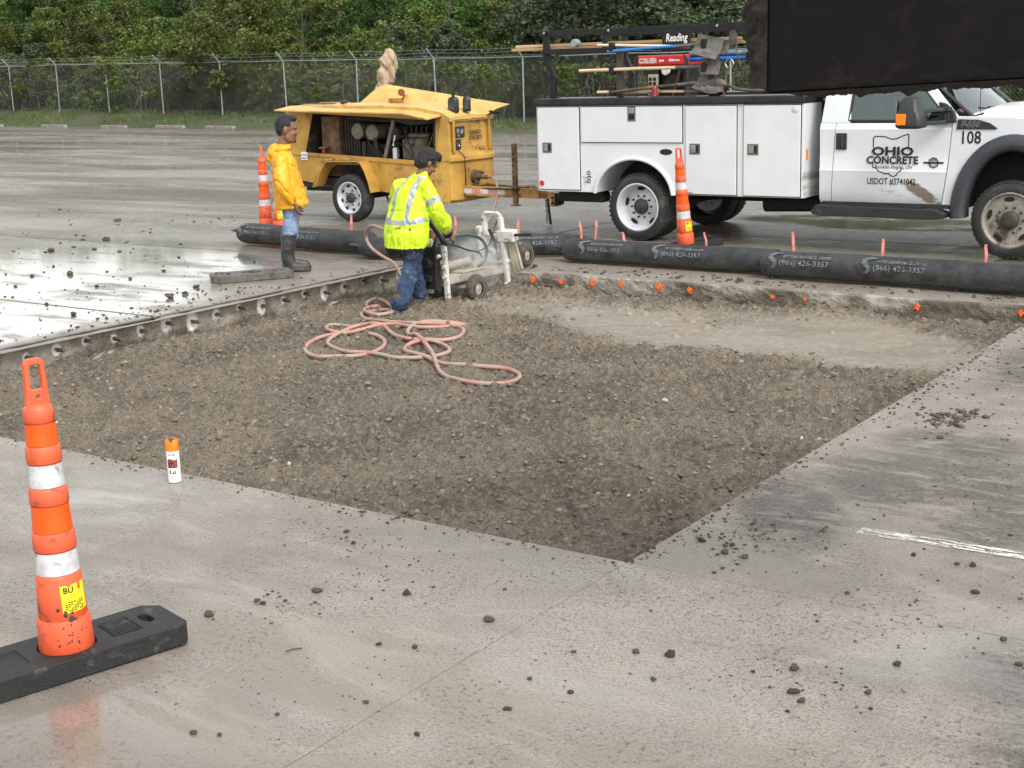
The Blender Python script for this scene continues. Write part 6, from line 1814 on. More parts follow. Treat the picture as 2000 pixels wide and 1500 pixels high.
# ------------------------------------------------------------------ cargo on the truck (things of their own)
TM = Matrix.Translation((1.578, 16.992, 0.0)) @ Matrix.Rotation(TA, 4, 'Z')
def TW(x, y, z): return TM @ Vector((x, y, z))
def on_truck(name, x, y, z, label, cat, group=None):
    p = TW(x, y, z); return empty(name, p, TA, label, cat, group)
MAT_PINE = M('pine_lumber', (0.50, 0.31, 0.15), 0.75, var=0.22, scale=5, streak=(0.4, 9, 9), bump=0.2, bscale=20)
MAT_PINE2 = M('pale_lumber', (0.58, 0.40, 0.22), 0.75, var=0.2, scale=5, streak=(0.4, 9, 9))
for k, (y, z, x0, mt, lb_) in enumerate(((0.42, 2.335, -2.02, MAT_PINE, 'lower reddish pine board on the ladder rack'), (0.44, 2.375, -1.97, MAT_PINE2, 'upper pale pine board on the ladder rack'), (0.56, 2.335, -1.98, MAT_PINE, 'pine board lying behind the others on the ladder rack'), (0.58, 2.375, -1.9, MAT_PINE2, 'top rear pine board on the ladder rack'))):
    r_ = on_truck('lumber_board', x0, y, z - 0.02, lb_, 'board', 'pine boards on the ladder rack')
    s = MB().bar((0, 0, 0), (5.4, 0.02 * k, 0.0 + 0.004 * (k % 2)), 0.11, 0.034); s.build('plank', mt, r_, bevel=0.003)
MAT_HANDLE = M('ash_handle', (0.62, 0.47, 0.29), 0.6, var=0.2, scale=8, streak=(0.5, 8, 8))
MAT_HANDLED = M('grimy_handle', (0.075, 0.066, 0.050), 0.7, var=0.4, scale=7, dirt=(0.19, 0.14, 0.07), dirt_amt=0.3)
MAT_BLADE = M('worn_shovel_steel', (0.135, 0.125, 0.112), 0.55, 0.5, var=0.35, scale=9, dirt=(0.20, 0.18, 0.15), dirt_amt=0.4, dirt_scale=12)
def shovel(name, p0, p1, blade, label, hm, bw=0.24, bl=0.30, roll=0.0, pitch=0.0, r=0.019):
    """handle from p0 to p1 in truck space, blade at p1 end"""
    root = on_truck(name, *p0, label, 'tool', 'tools hung on the truck')
    d = Vector(p1) - Vector(p0)
    s = MB().tube([(0, 0, 0), d * 0.5 + Vector((0, 0, 0.004)), d], [r * 1.05, r, r * 0.9], 10); s.build('handle', hm, root, smooth=True)
    s = MB().tube([d * 0.80, d], [r * 1.12, r * 1.25], 10); s.build('ferrule', MAT_BLADE, root, smooth=True)
    n, m = 9, 9; vs = []; fs = []
    u = d.normalized()
    for i in range(n):
        t_ = i / (n - 1)
        for j in range(m):
            v = -1 + 2 * j / (m - 1)
            if blade == 'round': w = bw * 0.5 * (1.0 if t_ < .55 else math.sqrt(max(0.02, 1 - ((t_ - .55) / .46) ** 2)))
            else: w = bw * 0.5 * (0.92 + .08 * t_)
            h = 0.035 * (v * v) + 0.05 * t_ * 0
            vs.append(Vector((t_ * bl, v * w, h)))
    for i in range(n - 1):
        for j in range(m - 1): fs.append((i * m + j, i * m + j + 1, (i + 1) * m + j + 1, (i + 1) * m + j))
    b0 = len(vs); vs += [p + Vector((0, 0, -0.004)) for p in vs]
    fs += [tuple(b0 + q for q in f[::-1]) for f in fs]
    R_ = Matrix.Rotation(math.atan2(u.y, u.x), 4, 'Z') @ Matrix.Rotation(-math.asin(max(-1, min(1, u.z))) + pitch, 4, 'Y') @ Matrix.Rotation(roll, 4, 'X')
    s = MB().add([d + R_ @ p for p in vs], fs); s.build('blade', MAT_BLADE, root, smooth=True, auto=60)
    return root
shovel('flat_shovel', (-0.86, 0.13, 2.035), (0.80, 0.13, 2.045), 'flat', 'pale wooden-handled flat shovel hung at mid height on the truck rack', MAT_HANDLE, 0.20, 0.24, math.radians(80), 0.0, 0.021)
shovel('round_shovel', (-0.40, 0.11, 1.775), (0.74, 0.11, 1.865), 'round', 'dark-handled round shovel leaning along the truck lid', MAT_HANDLED, 0.24, 0.36, math.radians(40), math.radians(22))
shovel('wood_shovel', (-0.62, 0.15, 1.775), (0.86, 0.15, 1.765), 'round', 'light wooden shovel low on the truck tool rack', MAT_HANDLE, 0.22, 0.26, math.radians(-60), math.radians(-14))
shovel('square_shovel', (-0.45, 0.12, 2.255), (0.72, 0.12, 2.295), 'flat', 'blue-handled square shovel high on the truck rack', M('blue_handle', (0.03, 0.20, 0.55), 0.35, var=0.1), 0.27, 0.34, math.radians(62), math.radians(14), 0.018)
shovel('white_pole_scraper', (-0.62, 0.17, 2.335), (0.95, 0.17, 2.26), 'flat', 'cream-handled scraper above the blue shovel on the truck', M('cream_pole', (0.70, 0.62, 0.44), 0.5, var=0.1), 0.16, 0.18, math.radians(70), 0, 0.016)
pk = on_truck('mattock', 1.05, 0.20, 1.715, 'rusty mattock standing among the shovel blades on the truck', 'tool', 'tools hung on the truck')
s = MB().tube([(0.0, 0, 0.0), (0.02, 0, 0.20), (0.05, 0.0, 0.30)], 0.016, 8); s.build('handle', M('rust_handle', (0.16, 0.09, 0.045), 0.8, var=0.4), pk, smooth=True)
s = MB().lathe([(0.055, -.006), (0.062, 0), (0.055, .006), (0.048, 0)], (0.07, 0, 0.36), 'y', 6, True); s.build('grip_ring', MAT_GALV, pk)
s = MB().tube([(0.05, 0, 0.12), (0.16, 0, 0.07), (0.34, 0.01, 0.05), (0.8, 0.02, 0.045)], [.018, .02, .018, .018], 8); s.build('long_handle', MAT_HANDLED, pk, smooth=True)
bl_ = on_truck('folded_blade', 1.10, 0.30, 2.30, 'upright grey spade blade poking above the rack rail', 'tool', 'tools hung on the truck')
s = MB().prism([(-0.05, -0.02), (0.0, 0.27), (0.015, 0.27), (0.09, -0.02)], -0.005, 0.005).prism([(0.05, -0.02), (0.065, -0.02), (0.115, -0.26), (0.10, -0.26)], -0.006, 0.006); s.build('blade', MAT_BLADE, bl_, bevel=0.003)
# generator
gen = on_truck('portable_generator', -0.40, 1.25, 1.40, 'portable generator with red top panel standing in the truck bed', 'generator')
MAT_GRED = M('generator_red', (0.62, 0.03, 0.03), 0.4, var=0.1)
s = MB()
for y in (0, 0.5):
    s.tube([(-0.30, y, -0.44), (-0.30, y, 0.74), (-0.27, y, 0.78), (0.40, y, 0.78), (0.43, y, 0.74), (0.43, y, -0.44), (0.30, y, -0.44), (-0.30, y, -0.44)], 0.020, 8)
s.build('tube_frame', M('grey_frame', (0.05, 0.052, 0.055), 0.4, 0.4), gen, smooth=True)
s = MB().box(-0.26, 0.39, -0.03, 0.5, 0.665, 0.795); pn = s.build('fuel_tank_panel', MAT_GRED, gen, bevel=0.02)
s = MB().text('CCXRLUBEN', 0.088, (-0.115, -0.032, 0.728), (1, 0, 0), (0, 0, 1), sx=0.50, bold=0.03); s.box(0.05, 0.12, -0.0325, -0.0315, 0.715, 0.738).box(0.19, 0.26, -0.0325, -0.0315, 0.715, 0.745).box(0.265, 0.34, -0.0325, -0.0315, 0.718, 0.738)
s.build('panel_lettering', MAT_CANW, pn, fix=False)
s = MB().box(-0.14, 0.02, 0.0, 0.42, 0.28, 0.62).box(0.04, 0.36, 0.05, 0.45, 0.22, 0.62).lathe([(0.0, -0.02), (0.10, -0.02), (0.12, 0.03), (0.12, .3)], (0.20, 0.03, 0.44), 'y', 18); s.build('engine', MAT_CHAS, gen, bevel=0.01)
s = MB().box(-0.10, 0.03, -0.05, -0.005, 0.30, 0.56); op = s.build('outlet_plate', M('outlet_tan', (0.42, 0.36, 0.27), 0.5, var=0.3), gen, bevel=0.006)
s = MB()
for q in range(4):
    for e in range(2): s.box(-0.085 + e * .06, -0.045 + e * .06, -0.053, -0.0505, 0.315 + q * .055, 0.355 + q * .055)
s.build('outlets', MAT_DARK, op)
s = MB().lathe([(0.0, -0.04), (0.05, -0.04), (0.06, -0.01), (0.05, 0.02)], (0.14, 0.0, 0.60), 'y', 16); s.build('air_cleaner', MAT_CANW, gen, smooth=True)
s = MB().bar((0.32, 0.02, 0.60), (0.22, 0.0, 0.25), 0.03, 0.03).bar((0.52, .02, 0.55), (0.40, 0.0, 0.28), 0.025, 0.025); s.build('brace', M('rusty_brace', (0.10, 0.055, 0.045), .8), gen)
s = MB().box(-0.32, 0.45, -0.02, 0.52, -0.45, -0.40); s.build('skid', MAT_CHAS, gen)
# blue cylinders (plastic pipe) across the bed
for k, (z, col, lab_) in enumerate(((2.19, (0.10, 0.17, 0.21), 'grey-blue pipe stored high across the truck bed'), (2.13, (0.03, 0.14, 0.50), 'bright blue pipe below the grey-blue one on the truck'))):
    r_ = on_truck('plastic_pipe', 0.12, 1.15, z, lab_, 'pipe', 'pipes on the truck rack')
    s = MB().tube([(0, 0, 0), (1.9, 0, 0.01)], 0.030, 12); s.build('pipe_wall', M('pipe_%d' % k, col, 0.35, var=0.25, scale=6, dirt=(0.65, 0.66, 0.66), dirt_amt=0.28 if k == 0 else 0.08, dirt_scale=5), r_, smooth=True)
    s = MB().box(1.2, 1.25, -0.03, 0.03, 0, 0.08); s.build('rack_hanger', MAT_RACK, r_)
# soda can on the lid
sc = on_truck('soda_can', 0.22, 0.06, 1.713, 'small red soda can standing on the truck toolbox lid', 'can')
s = MB().lathe([(0, 0), (.024, 0), (.033, .008), (.033, .108), (.027, .120), (.025, .122), (.024, .118), (0, .118)], n=20)
s.build('can_body', M('soda_red', (0.30, 0.03, 0.035), 0.3, 0.4, var=0.4, scale=16, dirt=(0.60, 0.50, 0.50), dirt_amt=0.28, dirt_scale=20), sc, smooth=True)
s = MB().lathe([(.0255, .121), (.0265, .124), (.0245, .124)], n=20); s.build('rim', MAT_CHROME, sc, smooth=True)

# ================================================================== TOWED AIR COMPRESSOR
MAT_YEL = M('faded_yellow_paint', (0.50, 0.285, 0.055), 0.48, var=0.20, scale=3, dirt=(0.25, 0.145, 0.045), dirt_amt=0.30, dirt_scale=4.5)
MAT_YEL2 = M('pale_yellow_paint', (0.58, 0.375, 0.115), 0.48, var=0.14, scale=3, dirt=(0.36, 0.22, 0.075), dirt_amt=0.24, dirt_scale=5)  # paler yellow for the roof and open lids
MAT_YRUST = M('rusty_yellow_steel', (0.42, 0.22, 0.045), 0.65, var=0.3, scale=5, dirt=(0.14, 0.075, 0.035), dirt_amt=0.36, dirt_scale=7)
MAT_RUST = M('rust_brown', (0.13, 0.075, 0.040), 0.8, var=0.4, scale=9, dirt=(0.24, 0.15, 0.06), dirt_amt=0.3, dirt_scale=9)
MAT_ENG = M('oily_engine', (0.030, 0.027, 0.023), 0.6, var=0.5, scale=9, dirt=(0.10, 0.09, 0.07), dirt_amt=0.3, dirt_scale=8)
MAT_ENG2 = M('dusty_engine_block', (0.17, 0.15, 0.105), 0.7, var=0.35, scale=7, dirt=(0.06, 0.05, 0.04), dirt_amt=0.4, dirt_scale=8)
MAT_FILT = M('dusty_filter_housing', (0.20, 0.185, 0.15), 0.7, var=0.3, scale=9, dirt=(0.07, 0.06, 0.05), dirt_amt=0.3)
CA = PIT_A
comp = empty('air_compressor_trailer', (-2.249, 20.175, 0.0), CA, 'yellow towable air compressor with raised side lids coupled to the truck', 'compressor')
wheel('trailer_wheel', comp, 0.0, 0.0, 0.345, 0.20, 0.225, MAT_RIMW, 0.05, nuts=5, tread=False)
wheel('trailer_wheel', comp, 0.0, 1.38, 0.345, 0.20, 0.225, MAT_RIMW, 0.05, out=1, nuts=5, tread=False)
BY0, BY1 = 0.18, 1.20
# side skins: lower panel, rear panel, front post
for y0, y1 in ((BY0, BY0 + 0.02), (BY1 - 0.02, BY1)):
    s = MB().prism([(-1.22, 0.975), (-1.16, 0.57), (-0.62, 0.50), (-0.50, 0.72), (-0.38, 0.80), (0.20, 0.80), (0.32, 0.70), (0.40, 0.44), (1.66, 0.30), (1.66, 0.84), (1.30, 0.87)], y0, y1)
    s.build('lower_side_panel', MAT_YEL, comp, bevel=0.006)
    s = MB().prism([(-1.30, 1.585), (-1.225, 0.98), (-0.955, 0.97), (-0.775, 1.545)], y0, y1); s.build('rear_side_panel', MAT_YEL, comp, bevel=0.006)
    s = MB().prism([(1.44, 0.86), (1.70, 0.845), (1.70, 1.44), (1.60, 1.50), (1.56, 1.42)], y0, y1 + (0.03 if y0 < .5 else 0)); s.build('front_post', MAT_YEL, comp, bevel=0.008)
s = MB().prism([(-1.225, 0.94), (1.45, 0.80), (1.45, 0.865), (-1.225, 0.985)], BY0 - 0.018, BY0 - 0.001); s.build('sill_rail', MAT_YEL, comp, bevel=0.005)
s = MB().prism([(-1.305, 1.58), (-1.17, 0.57), (-1.13, 0.57), (-1.265, 1.58)], BY0 + 0.02, BY1 - 0.02); s.build('rear_panel', MAT_YEL, comp, bevel=0.01)
# roof
s = MB(); rg = []
for (x, z) in ((-1.31, 1.575), (-1.22, 1.625), (0.4, 1.635), (1.2, 1.60), (1.60, 1.53), (1.73, 1.455)):
    rg.append([(x, BY0 - 0.01 + (BY1 - BY0 + .02) * k / 8, z + 0.03 * math.sin(math.pi * k / 8)) for k in range(9)] + [(x, BY1, z - 0.05), (x, BY0, z - 0.05)])
s.loft(rg); s.build('roof', MAT_YEL2, comp, smooth=True, auto=40)
# bay interior
s = MB().box(-1.15, 1.62, BY0 + 0.07, BY1 - 0.03, 0.46, 0.60).box(-0.93, -0.90, BY0 + 0.03, BY1 - 0.03, 0.60, 1.56).box(1.40, 1.44, BY0 + 0.05, BY1 - .03, 0.60, 1.50).box(-1.1, 1.5, BY1 - 0.10, BY1 - 0.03, 0.60, 1.52)
s.build('bay_lining', MAT_ENG, comp)
s = MB().box(-0.72, -0.40, BY0 + 0.12, BY0 + 0.60, 0.62, 1.48).box(-0.40, -0.385, BY0 + 0.12, BY0 + .62, 0.62, 1.5)
s.build('air_duct', MAT_RUST, comp, bevel=0.01)
s = MB().box(-0.34, -0.06, BY0 + 0.20, BY0 + 0.6, 0.62, 1.44)
for q in range(6): s.tube([(-0.30 + q * .05, BY0 + 0.18, 0.66), (-0.30 + q * .05, BY0 + 0.18, 1.42)], 0.012, 6)
s.build('cooler', MAT_ENG, comp)
for k, (x, z) in enumerate(((-0.02, 1.27), (0.25, 1.25))):
    s = MB().lathe([(0.0, 0.0), (0.075, 0.0), (0.085, 0.006), (0.10, 0.006), (0.112, 0.016), (0.112, 0.05), (0.105, 0.06), (0.105, 0.36)], (x, BY0 + 0.09, z), 'y', 26); s.build('air_filter_housing', MAT_FILT, comp, smooth=True)
s = MB().lathe([(0, 0.0), (0.10, 0.0), (0.12, 0.03), (0.12, 0.45)], (0.55, BY0 + 0.22, 1.24), 'y', 20).box(0.0, 0.55, BY0 + 0.26, BY0 + 0.8, 0.62, 1.08).tube([(0.05, BY0 + .14, .62), (0.07, BY0 + .14, 1.12)], .035, 10).tube([(0.28, BY0 + .15, 1.13), (0.30, BY0 + .15, 0.95), (0.42, BY0 + .14, 0.88)], .04, 10).lathe([(0, -.03), (.06, -.03), (.06, .05)], (0.32, BY0 + .16, .98), 'y', 14)
s.tube([(0.3, BY0 + .12, 1.05), (0.42, BY0 + .10, 0.95), (0.46, BY0 + .1, .90)], 0.008, 6)
s.tube([(-.3, BY0 + .2, 1.46), (.4, BY0 + .2, 1.42), (1.2, BY0 + .3, 1.40)], .03, 8)
s.build('compressor_pump', MAT_ENG, comp, smooth=True, auto=35)
s = MB().box(0.74, 1.28, BY0 + 0.16, BY0 + 0.66, 0.86, 1.17).box(0.80, 1.22, BY0 + .2, BY0 + .6, 1.172, 1.24)
eng = s.build('engine_block', MAT_ENG2, comp, bevel=0.03, seg=3)
s = MB().box(0.92, 0.97, BY0 + 0.152, BY0 + 0.159, 1.06, 1.10); s.build('engine_plate', MAT_INK, eng)
s = MB().box(0.70, 1.35, BY0 + 0.14, BY0 + 0.7, 0.62, 0.84).lathe([(0, .0), (.16, .0), (.16, .05), (0.0, .06)], (1.22, BY0 + 0.2, 1.06), 'x', 18)
for q in range(5): s.tube([(0.82 + q * .09, BY0 + .18, 1.25), (0.84 + q * .09, BY0 + .16, 1.33), (0.87 + q * .09, BY0 + .3, 1.36)], .016, 6)
s.build('engine_lower', MAT_ENG, comp, bevel=0.008)
s = MB().lathe([(0, 0.80), (.042, 0.80), (.045, .83), (.045, .95), (.03, .965), (0, .965)], (0.66, BY0 + 0.12, 0.08), 'z', 16); s.build('oil_filter', MAT_CANW, comp, smooth=True)
rq = random.Random(9)
for q in range(9):
    x0 = rq.uniform(-.3, 1.2); x1 = x0 + rq.uniform(-.5, .5)
    s = MB().tube(catmull([(x0, BY0 + .13, rq.uniform(.66, .9)), ((x0 + x1) / 2, BY0 + .08, rq.uniform(.85, 1.2)), (x1, BY0 + .12, rq.uniform(1.1, 1.42))], 6), rq.choice([.007, .010, .014]), 6); s.build('engine_hose', rq.choice([MAT_INK, MAT_ENG, MAT_RUST]), comp, smooth=True)
s = MB().bar((0.50, BY0 + 0.07, 0.90), (0.73, BY0 + 0.05, 1.50), 0.05, 0.025, (0, 1, 0)); s.build('lid_strut', MAT_FILT, comp)
s = MB().bar((0.655, BY0 + 0.075, 1.07), (0.70, BY0 + 0.072, 1.22), 0.02, 0.01, (0, 1, 0)); s.build('strut_tag', MAT_CANW, comp)
s = MB().lathe([(0.0, 0.085), (0.075, 0.08), (0.075, 0.062), (0.03, 0.06), (0.03, 0.0)], (-0.66, BY0 + 0.08, 0.965), 'z', 16); s.build('valve_handwheel', M('faded_red', (0.33, 0.07, 0.03), .6), comp, smooth=True)
# near lid, raised about level; a shallow shell with a turned-down edge
LDR = [(-1.24, BY0 - .30, 1.60), (1.20, BY0 - .34, 1.545), (1.52, BY0 - 0.22, 1.46), (1.58, BY0 + 0.03, 1.50), (1.15, BY0 + 0.06, 1.612), (-1.24, BY0 + 0.06, 1.645)]
s = MB(); n = len(LDR)
vs = [Vector(p) for p in LDR] + [Vector(p) - Vector((0, 0, 0.022)) for p in LDR]
s.add(vs, [tuple(range(n)), tuple(range(2 * n - 1, n - 1, -1))] + [(k, (k + 1) % n, n + (k + 1) % n, n + k) for k in range(n)])
nl = s.build('near_lid', MAT_YEL2, comp, bevel=0.004)
s = MB().prism([(0.55, 1.535), (1.18, 1.515), (1.50, 1.435), (1.47, 1.40), (1.38, 1.375), (1.15, 1.37), (0.95, 1.42), (0.7, 1.49)], BY0 - 0.20, BY0 + 0.0); s.build('lid_end_flange', MAT_CHAS, nl, bevel=0.02)
# far lid standing open: a tall curved sail
s = MB(); rg = []
top = [(-0.70, 1.60), (-0.62, 1.70), (-0.50, 1.79), (-0.36, 1.87), (-0.24, 1.905), (-0.15, 1.90), (0.32, 1.835), (0.9, 1.755), (1.45, 1.675), (2.02, 1.600)]
bot = [(-0.70, 1.585), (-0.55, 1.60), (-0.45, 1.60), (-0.36, 1.60), (-0.24, 1.60), (-0.1, 1.60), (0.32, 1.60), (0.9, 1.58), (1.40, 1.53), (1.72, 1.45)]
for (tx, tz), (bx_, bz) in zip(top, bot):
    p, q = Vector((bx_, 1.00, bz)), Vector((tx, 1.20, tz)); m_ = p.lerp(q, .55) + Vector((0, -.045, .01))
    rg.append([p, m_, q, q + Vector((0, .018, -.004)), m_ + Vector((0, .018, -.006)), p + Vector((0, .018, -.004))])
s.loft(rg); flid = s.build('far_lid', MAT_YEL2, comp, smooth=True, auto=50)
s = MB().tube([(1.66, 1.05, 1.47), (1.80, 1.06, 1.50), (1.92, 1.1, 1.50)], .03, 8); s.build('lid_bumper', MAT_RUBBER, flid, smooth=True)
# front end, stepped and dented
s = MB(); rg = []
for (z, x, ya, yb) in ((0.30, 1.70, .20, 1.19), (0.34, 1.74, .19, 1.20), (0.56, 1.755, .185, 1.205), (0.84, 1.765, .18, 1.21), (0.875, 1.80, .18, 1.21), (0.92, 1.79, .185, 1.205), (0.96, 1.72, .19, 1.20), (1.02, 1.70, .20, 1.19), (1.40, 1.70, .22, 1.15), (1.44, 1.72, .21, 1.17), (1.50, 1.66, .21, 1.17)):
    ring = []
    for k in range(13):
        u = k / 12; y = ya + (yb - ya) * u
        dent = 0.018 * float(vnoise(np.array([[y * 5, z * 6, 1.0]]), 4)[0])
        edge = -0.06 * (abs(u - .5) * 2) ** 8
        ring.append((x + dent + edge, y, z))
    ring += [(1.45, yb, z), (1.45, ya, z)]
    rg.append(ring)
s.loft(rg); fe = s.build('front_shroud', MAT_YEL, comp, smooth=True, auto=28)
s = MB()
for q in ((.245, 1.42, 1.08, 1.44), (.245, .98, .275, 1.42), (1.075, .98, 1.105, 1.42)): s.box(1.705, 1.745, q[0], q[2], q[1], q[3])
s.build('panel_frame', MAT_YEL, fe, bevel=0.012)
s = MB().box(1.706, 1.725, 0.30, 0.52, 1.185, 1.335); gp = s.build('gauge_window', MAT_BLK, fe, bevel=0.008)
for (y, z, r) in ((.36, 1.275, .032), (.45, 1.265, .036), (.37, 1.215, .02)):
    s = MB().lathe([(0, .001), (r, .001), (r, -.004)], (1.7262, y, z), 'x', 16); s.build('gauge', MAT_CHROME, gp)
s = MB().box(1.706, 1.722, 0.29, 0.43, 1.02, 1.16); g2 = s.build('control_box', MAT_BLK, fe, bevel=0.008)
s = MB().lathe([(0, .0), (.03, .0), (.03, .006)], (1.722, .36, 1.09), 'x', 14); s.build('gauge', MAT_CHROME, g2)
fX = 1.7245
def cfn(u, v): return Vector((fX + 0.006, 0.755 + u, 1.19 + v))
s = MB(); k_ = 0.80
s.line([(u * k_ * .8, v * k_ + .02) for u, v in OH], 0.009, cfn); s.build('state_outline_decal', MAT_INK, fe, fix=False); s = MB(); s.line([(u * k_ * .8, v * k_ - .01) for u, v in OH2], 0.009, cfn); s.build('state_outline_decal', MAT_INK, fe, fix=False)
s = MB(); s.text('OHIO', 0.080, (0, 0, 0), (0, 1, 0), (0, 0, 1), sx=1.25, bold=0.035, fn=lambda u, v: cfn(u, v + .045)); s.text('CONCRETE', 0.072, (0, 0, 0), (0, 1, 0), (0, 0, 1), sx=0.85, bold=0.03, fn=lambda u, v: cfn(u, v - .025)); s.build('logo_lettering', MAT_INK, fe, fix=False)
s = MB().text('AC-2', 0.075, (0, 0, 0), (0, 1, 0), (0, 0, 1), sx=.85, bold=.03, fn=lambda u, v: cfn(u + .14, v - .18)); s.build('unit_number', MAT_INK, fe, fix=False)
s = MB().tube([(1.73, 0.33, 1.02), (1.80, 0.38, 0.93), (1.79, 0.42, 0.70), (1.77, 0.43, 0.42)], 0.008, 6); s.build('control_cable', MAT_INK, fe, smooth=True)
s = MB().lathe([(0.0, 0.10), (0.03, 0.10), (0.05, 0.06), (0.085, 0.05), (0.095, -.02)], (1.765, 0.66, 0.64), 'x', 18).tube([(1.80, .66, .64), (1.88, .68, .63), (1.93, .74, .62)], .03, 8).tube([(1.80, .60, .58), (1.86, .60, .55)], .02, 8).tube([(1.80, .72, .70), (1.86, .74, .68)], .02, 8); s.build('outlet_valve', MAT_RUST, fe, smooth=True, auto=40)
# fender strip over the wheel
def strip(path, y0, y1, th):
    s = MB(); P = [Vector((x, 0, z)) for x, z in path]; rg = []
    for i, p in enumerate(P):
        d = (P[min(i + 1, len(P) - 1)] - P[max(i - 1, 0)]).normalized(); nrm = Vector((-d.z, 0, d.x)) * th
        rg.append([(p.x, y0, p.z), (p.x, y1, p.z), (p.x + nrm.x, y1, p.z + nrm.z), (p.x + nrm.x, y0, p.z + nrm.z)])
    s.loft(rg); return s
for y0, y1 in ((-0.03, BY0 - .001), (BY1 + .001, 1.41)):
    s = strip([(-0.62, 0.49), (-0.52, 0.66), (-0.40, 0.83), (-0.36, 0.85), (0.20, 0.86), (0.26, 0.84), (0.33, 0.73), (0.39, 0.58), (0.43, 0.43)], y0, y1, 0.02)
    s.build('fender', MAT_YEL, comp, bevel=0.004)
s = strip([(-0.64, 0.48), (-0.53, 0.67), (-0.41, 0.85), (-0.36, 0.875), (0.20, 0.885), (0.25, 0.865)], -0.035, -0.005, 0.03); s.build('fender_edge', MAT_YRUST, comp, bevel=0.004)
s = MB().box(-1.1, 1.5, 0.32, 0.40, 0.40, 0.52).box(-1.1, 1.5, 0.98, 1.06, 0.40, 0.52).box(-0.05, 0.05, 0.18, 1.2, 0.30, 0.40).box(0.42, 0.62, 0.35, 0.55, 0.26, 0.40); s.build('trailer_frame', MAT_CHAS, comp)
s = MB().box(0.44, 0.62, 0.345, 0.349, 0.33, 0.36); s.build('frame_plate', MAT_CANW, comp)
# tongue
for sg in (-1, 1):
    s = MB().bar((1.42, 0.69 + sg * 0.33, 0.47), (2.86, 0.69 + sg * 0.055, 0.425), 0.06, 0.13); tg = s.build('tongue_beam', MAT_YRUST, comp, bevel=0.006)
    if sg < 0:
        s = MB()
        for q in range(5):
            a, b = 0.24 + q * .085, 0.24 + q * .085 + .08
            P = lambda u, z: Vector((1.42 + 1.44 * u, 0.69 - 0.33 + 0.275 * u - 0.0325, 0.47 - 0.045 * u + z))
            s.mat(q % 2).add([P(a, -.032), P(b, -.032), P(b, .03), P(a, .03)], [(0, 1, 2, 3)])
        s.build('reflective_tape', [MAT_REFL_W, M('worn_red_tape', (0.50, 0.26, 0.22), .5, var=.4, scale=30)], tg, fix=False)
s = MB().box(1.75, 2.6, 0.45, 0.93, 0.488, 0.50); s.build('tongue_plate', MAT_CHAS, comp)
s = MB().bar((2.80, .69, .425), (3.12, .69, .42), .10, .13).box(3.05, 3.12, 0.60, 0.78, 0.26, 0.52); cpl = s.build('coupler', MAT_YRUST, comp, bevel=0.006)
for q in range(3): s = MB().lathe([(0, -.004), (.018, -.004), (.018, .02)], (3.085, 0.598, .31 + q * .07), 'y', 10); s.build('bolt_hole', MAT_DARK, cpl)
s = MB().box(3.12, 3.17, 0.62, 0.76, 0.28, 0.56).bar((3.15, .69, .42), (3.42, .69, .43), .08, .10); s.build('pintle_plate', MAT_CHAS, comp, bevel=0.006)
s = MB().box(2.505, 2.565, 0.50, 0.56, 0.30, 1.10).lathe([(0, 0.262), (0.075, 0.262), (0.08, 0.27), (.03, .285), (.03, .32)], (2.535, .53, 0), 'z', 14); jk = s.build('jack_stand', MAT_RUST, comp, bevel=0.006)
s = MB()
for q in range(6): s.box(2.52, 2.55, 0.4985, 0.4995, 0.55 + q * .08, 0.575 + q * .08)
s.build('jack_holes', MAT_DARK, jk)
s = MB(); z = 0.36; q = 0
while z > 0.03:
    a = Vector((2.98 + 0.002 * q, 0.60, z)); ln = 0.028
    th = (q % 2) * math.pi / 2 + .4
    u = Vector((math.cos(th), math.sin(th), 0))
    loop = [a + u * (0.013 * math.cos(e * math.pi / 4)) + Vector((0, 0, ln * math.sin(e * math.pi / 4))) for e in range(9)]
    s.tube(loop, 0.0045, 5, False); z -= 0.042; q += 1
s.build('safety_chain', MAT_CHAS, comp, smooth=True)
s = MB().tube([(3.0, .62, .36), (3.02, .61, .2), (3.05, .60, .02)], .018, 6); s.build('breakaway_strap', MAT_RUBBER, comp)
# top fittings
s = MB().box(0.40, 0.60, 0.50, 0.62, 1.655, 1.72); fn_ = s.build('filler_neck', MAT_YRUST, comp, bevel=0.006)
s = MB().lathe([(0, .012), (.05, .01), (.052, -.01), (0, -.012)], (0, 0, 0), 'y', 16); fc_ = s.build('filler_cap', M('rust_red_cap', (0.28, 0.09, 0.035), .7), fn_, smooth=True); fc_.location = (0.60, 0.56, 1.80); fc_.rotation_euler = (0.3, math.radians(30), 0.5)
s = MB().bar((0.62, .56, 1.70), (0.66, .56, 1.77), .03, .015); s.build('cap_hinge', MAT_RUST, fn_)
s = MB().tube([(0.72, .50, 1.64), (0.73, .50, 1.74), (0.76, .50, 1.765), (0.79, .50, 1.74), (0.80, .50, 1.64)], .014, 8); s.build('lifting_loop', MAT_YEL2, comp, smooth=True)
card = MB().box(-1.02, -0.90, BY0 - .026, BY0 - .021, 0.86, 0.98); cd = card.build('hanging_card', MAT_CANW, comp); cd.rotation_euler = (0, 0, 0)
s = MB().box(-1.01, -0.91, BY0 - .028, BY0 - .0265, 0.875, 0.90).box(-1.01, -0.91, BY0 - .028, BY0 - .0265, .925, .945); s.build('card_print', M('card_lilac', (.30, .28, .45), .5), cd)
CMX = Matrix.Translation((-2.249, 20.175, 0.0)) @ Matrix.Rotation(CA, 4, 'Z')
def on_comp(name, x, y, z, label, cat, group=None, rz=0.0):
    return empty(name, CMX @ Vector((x, y, z)), CA + rz, label, cat, group)
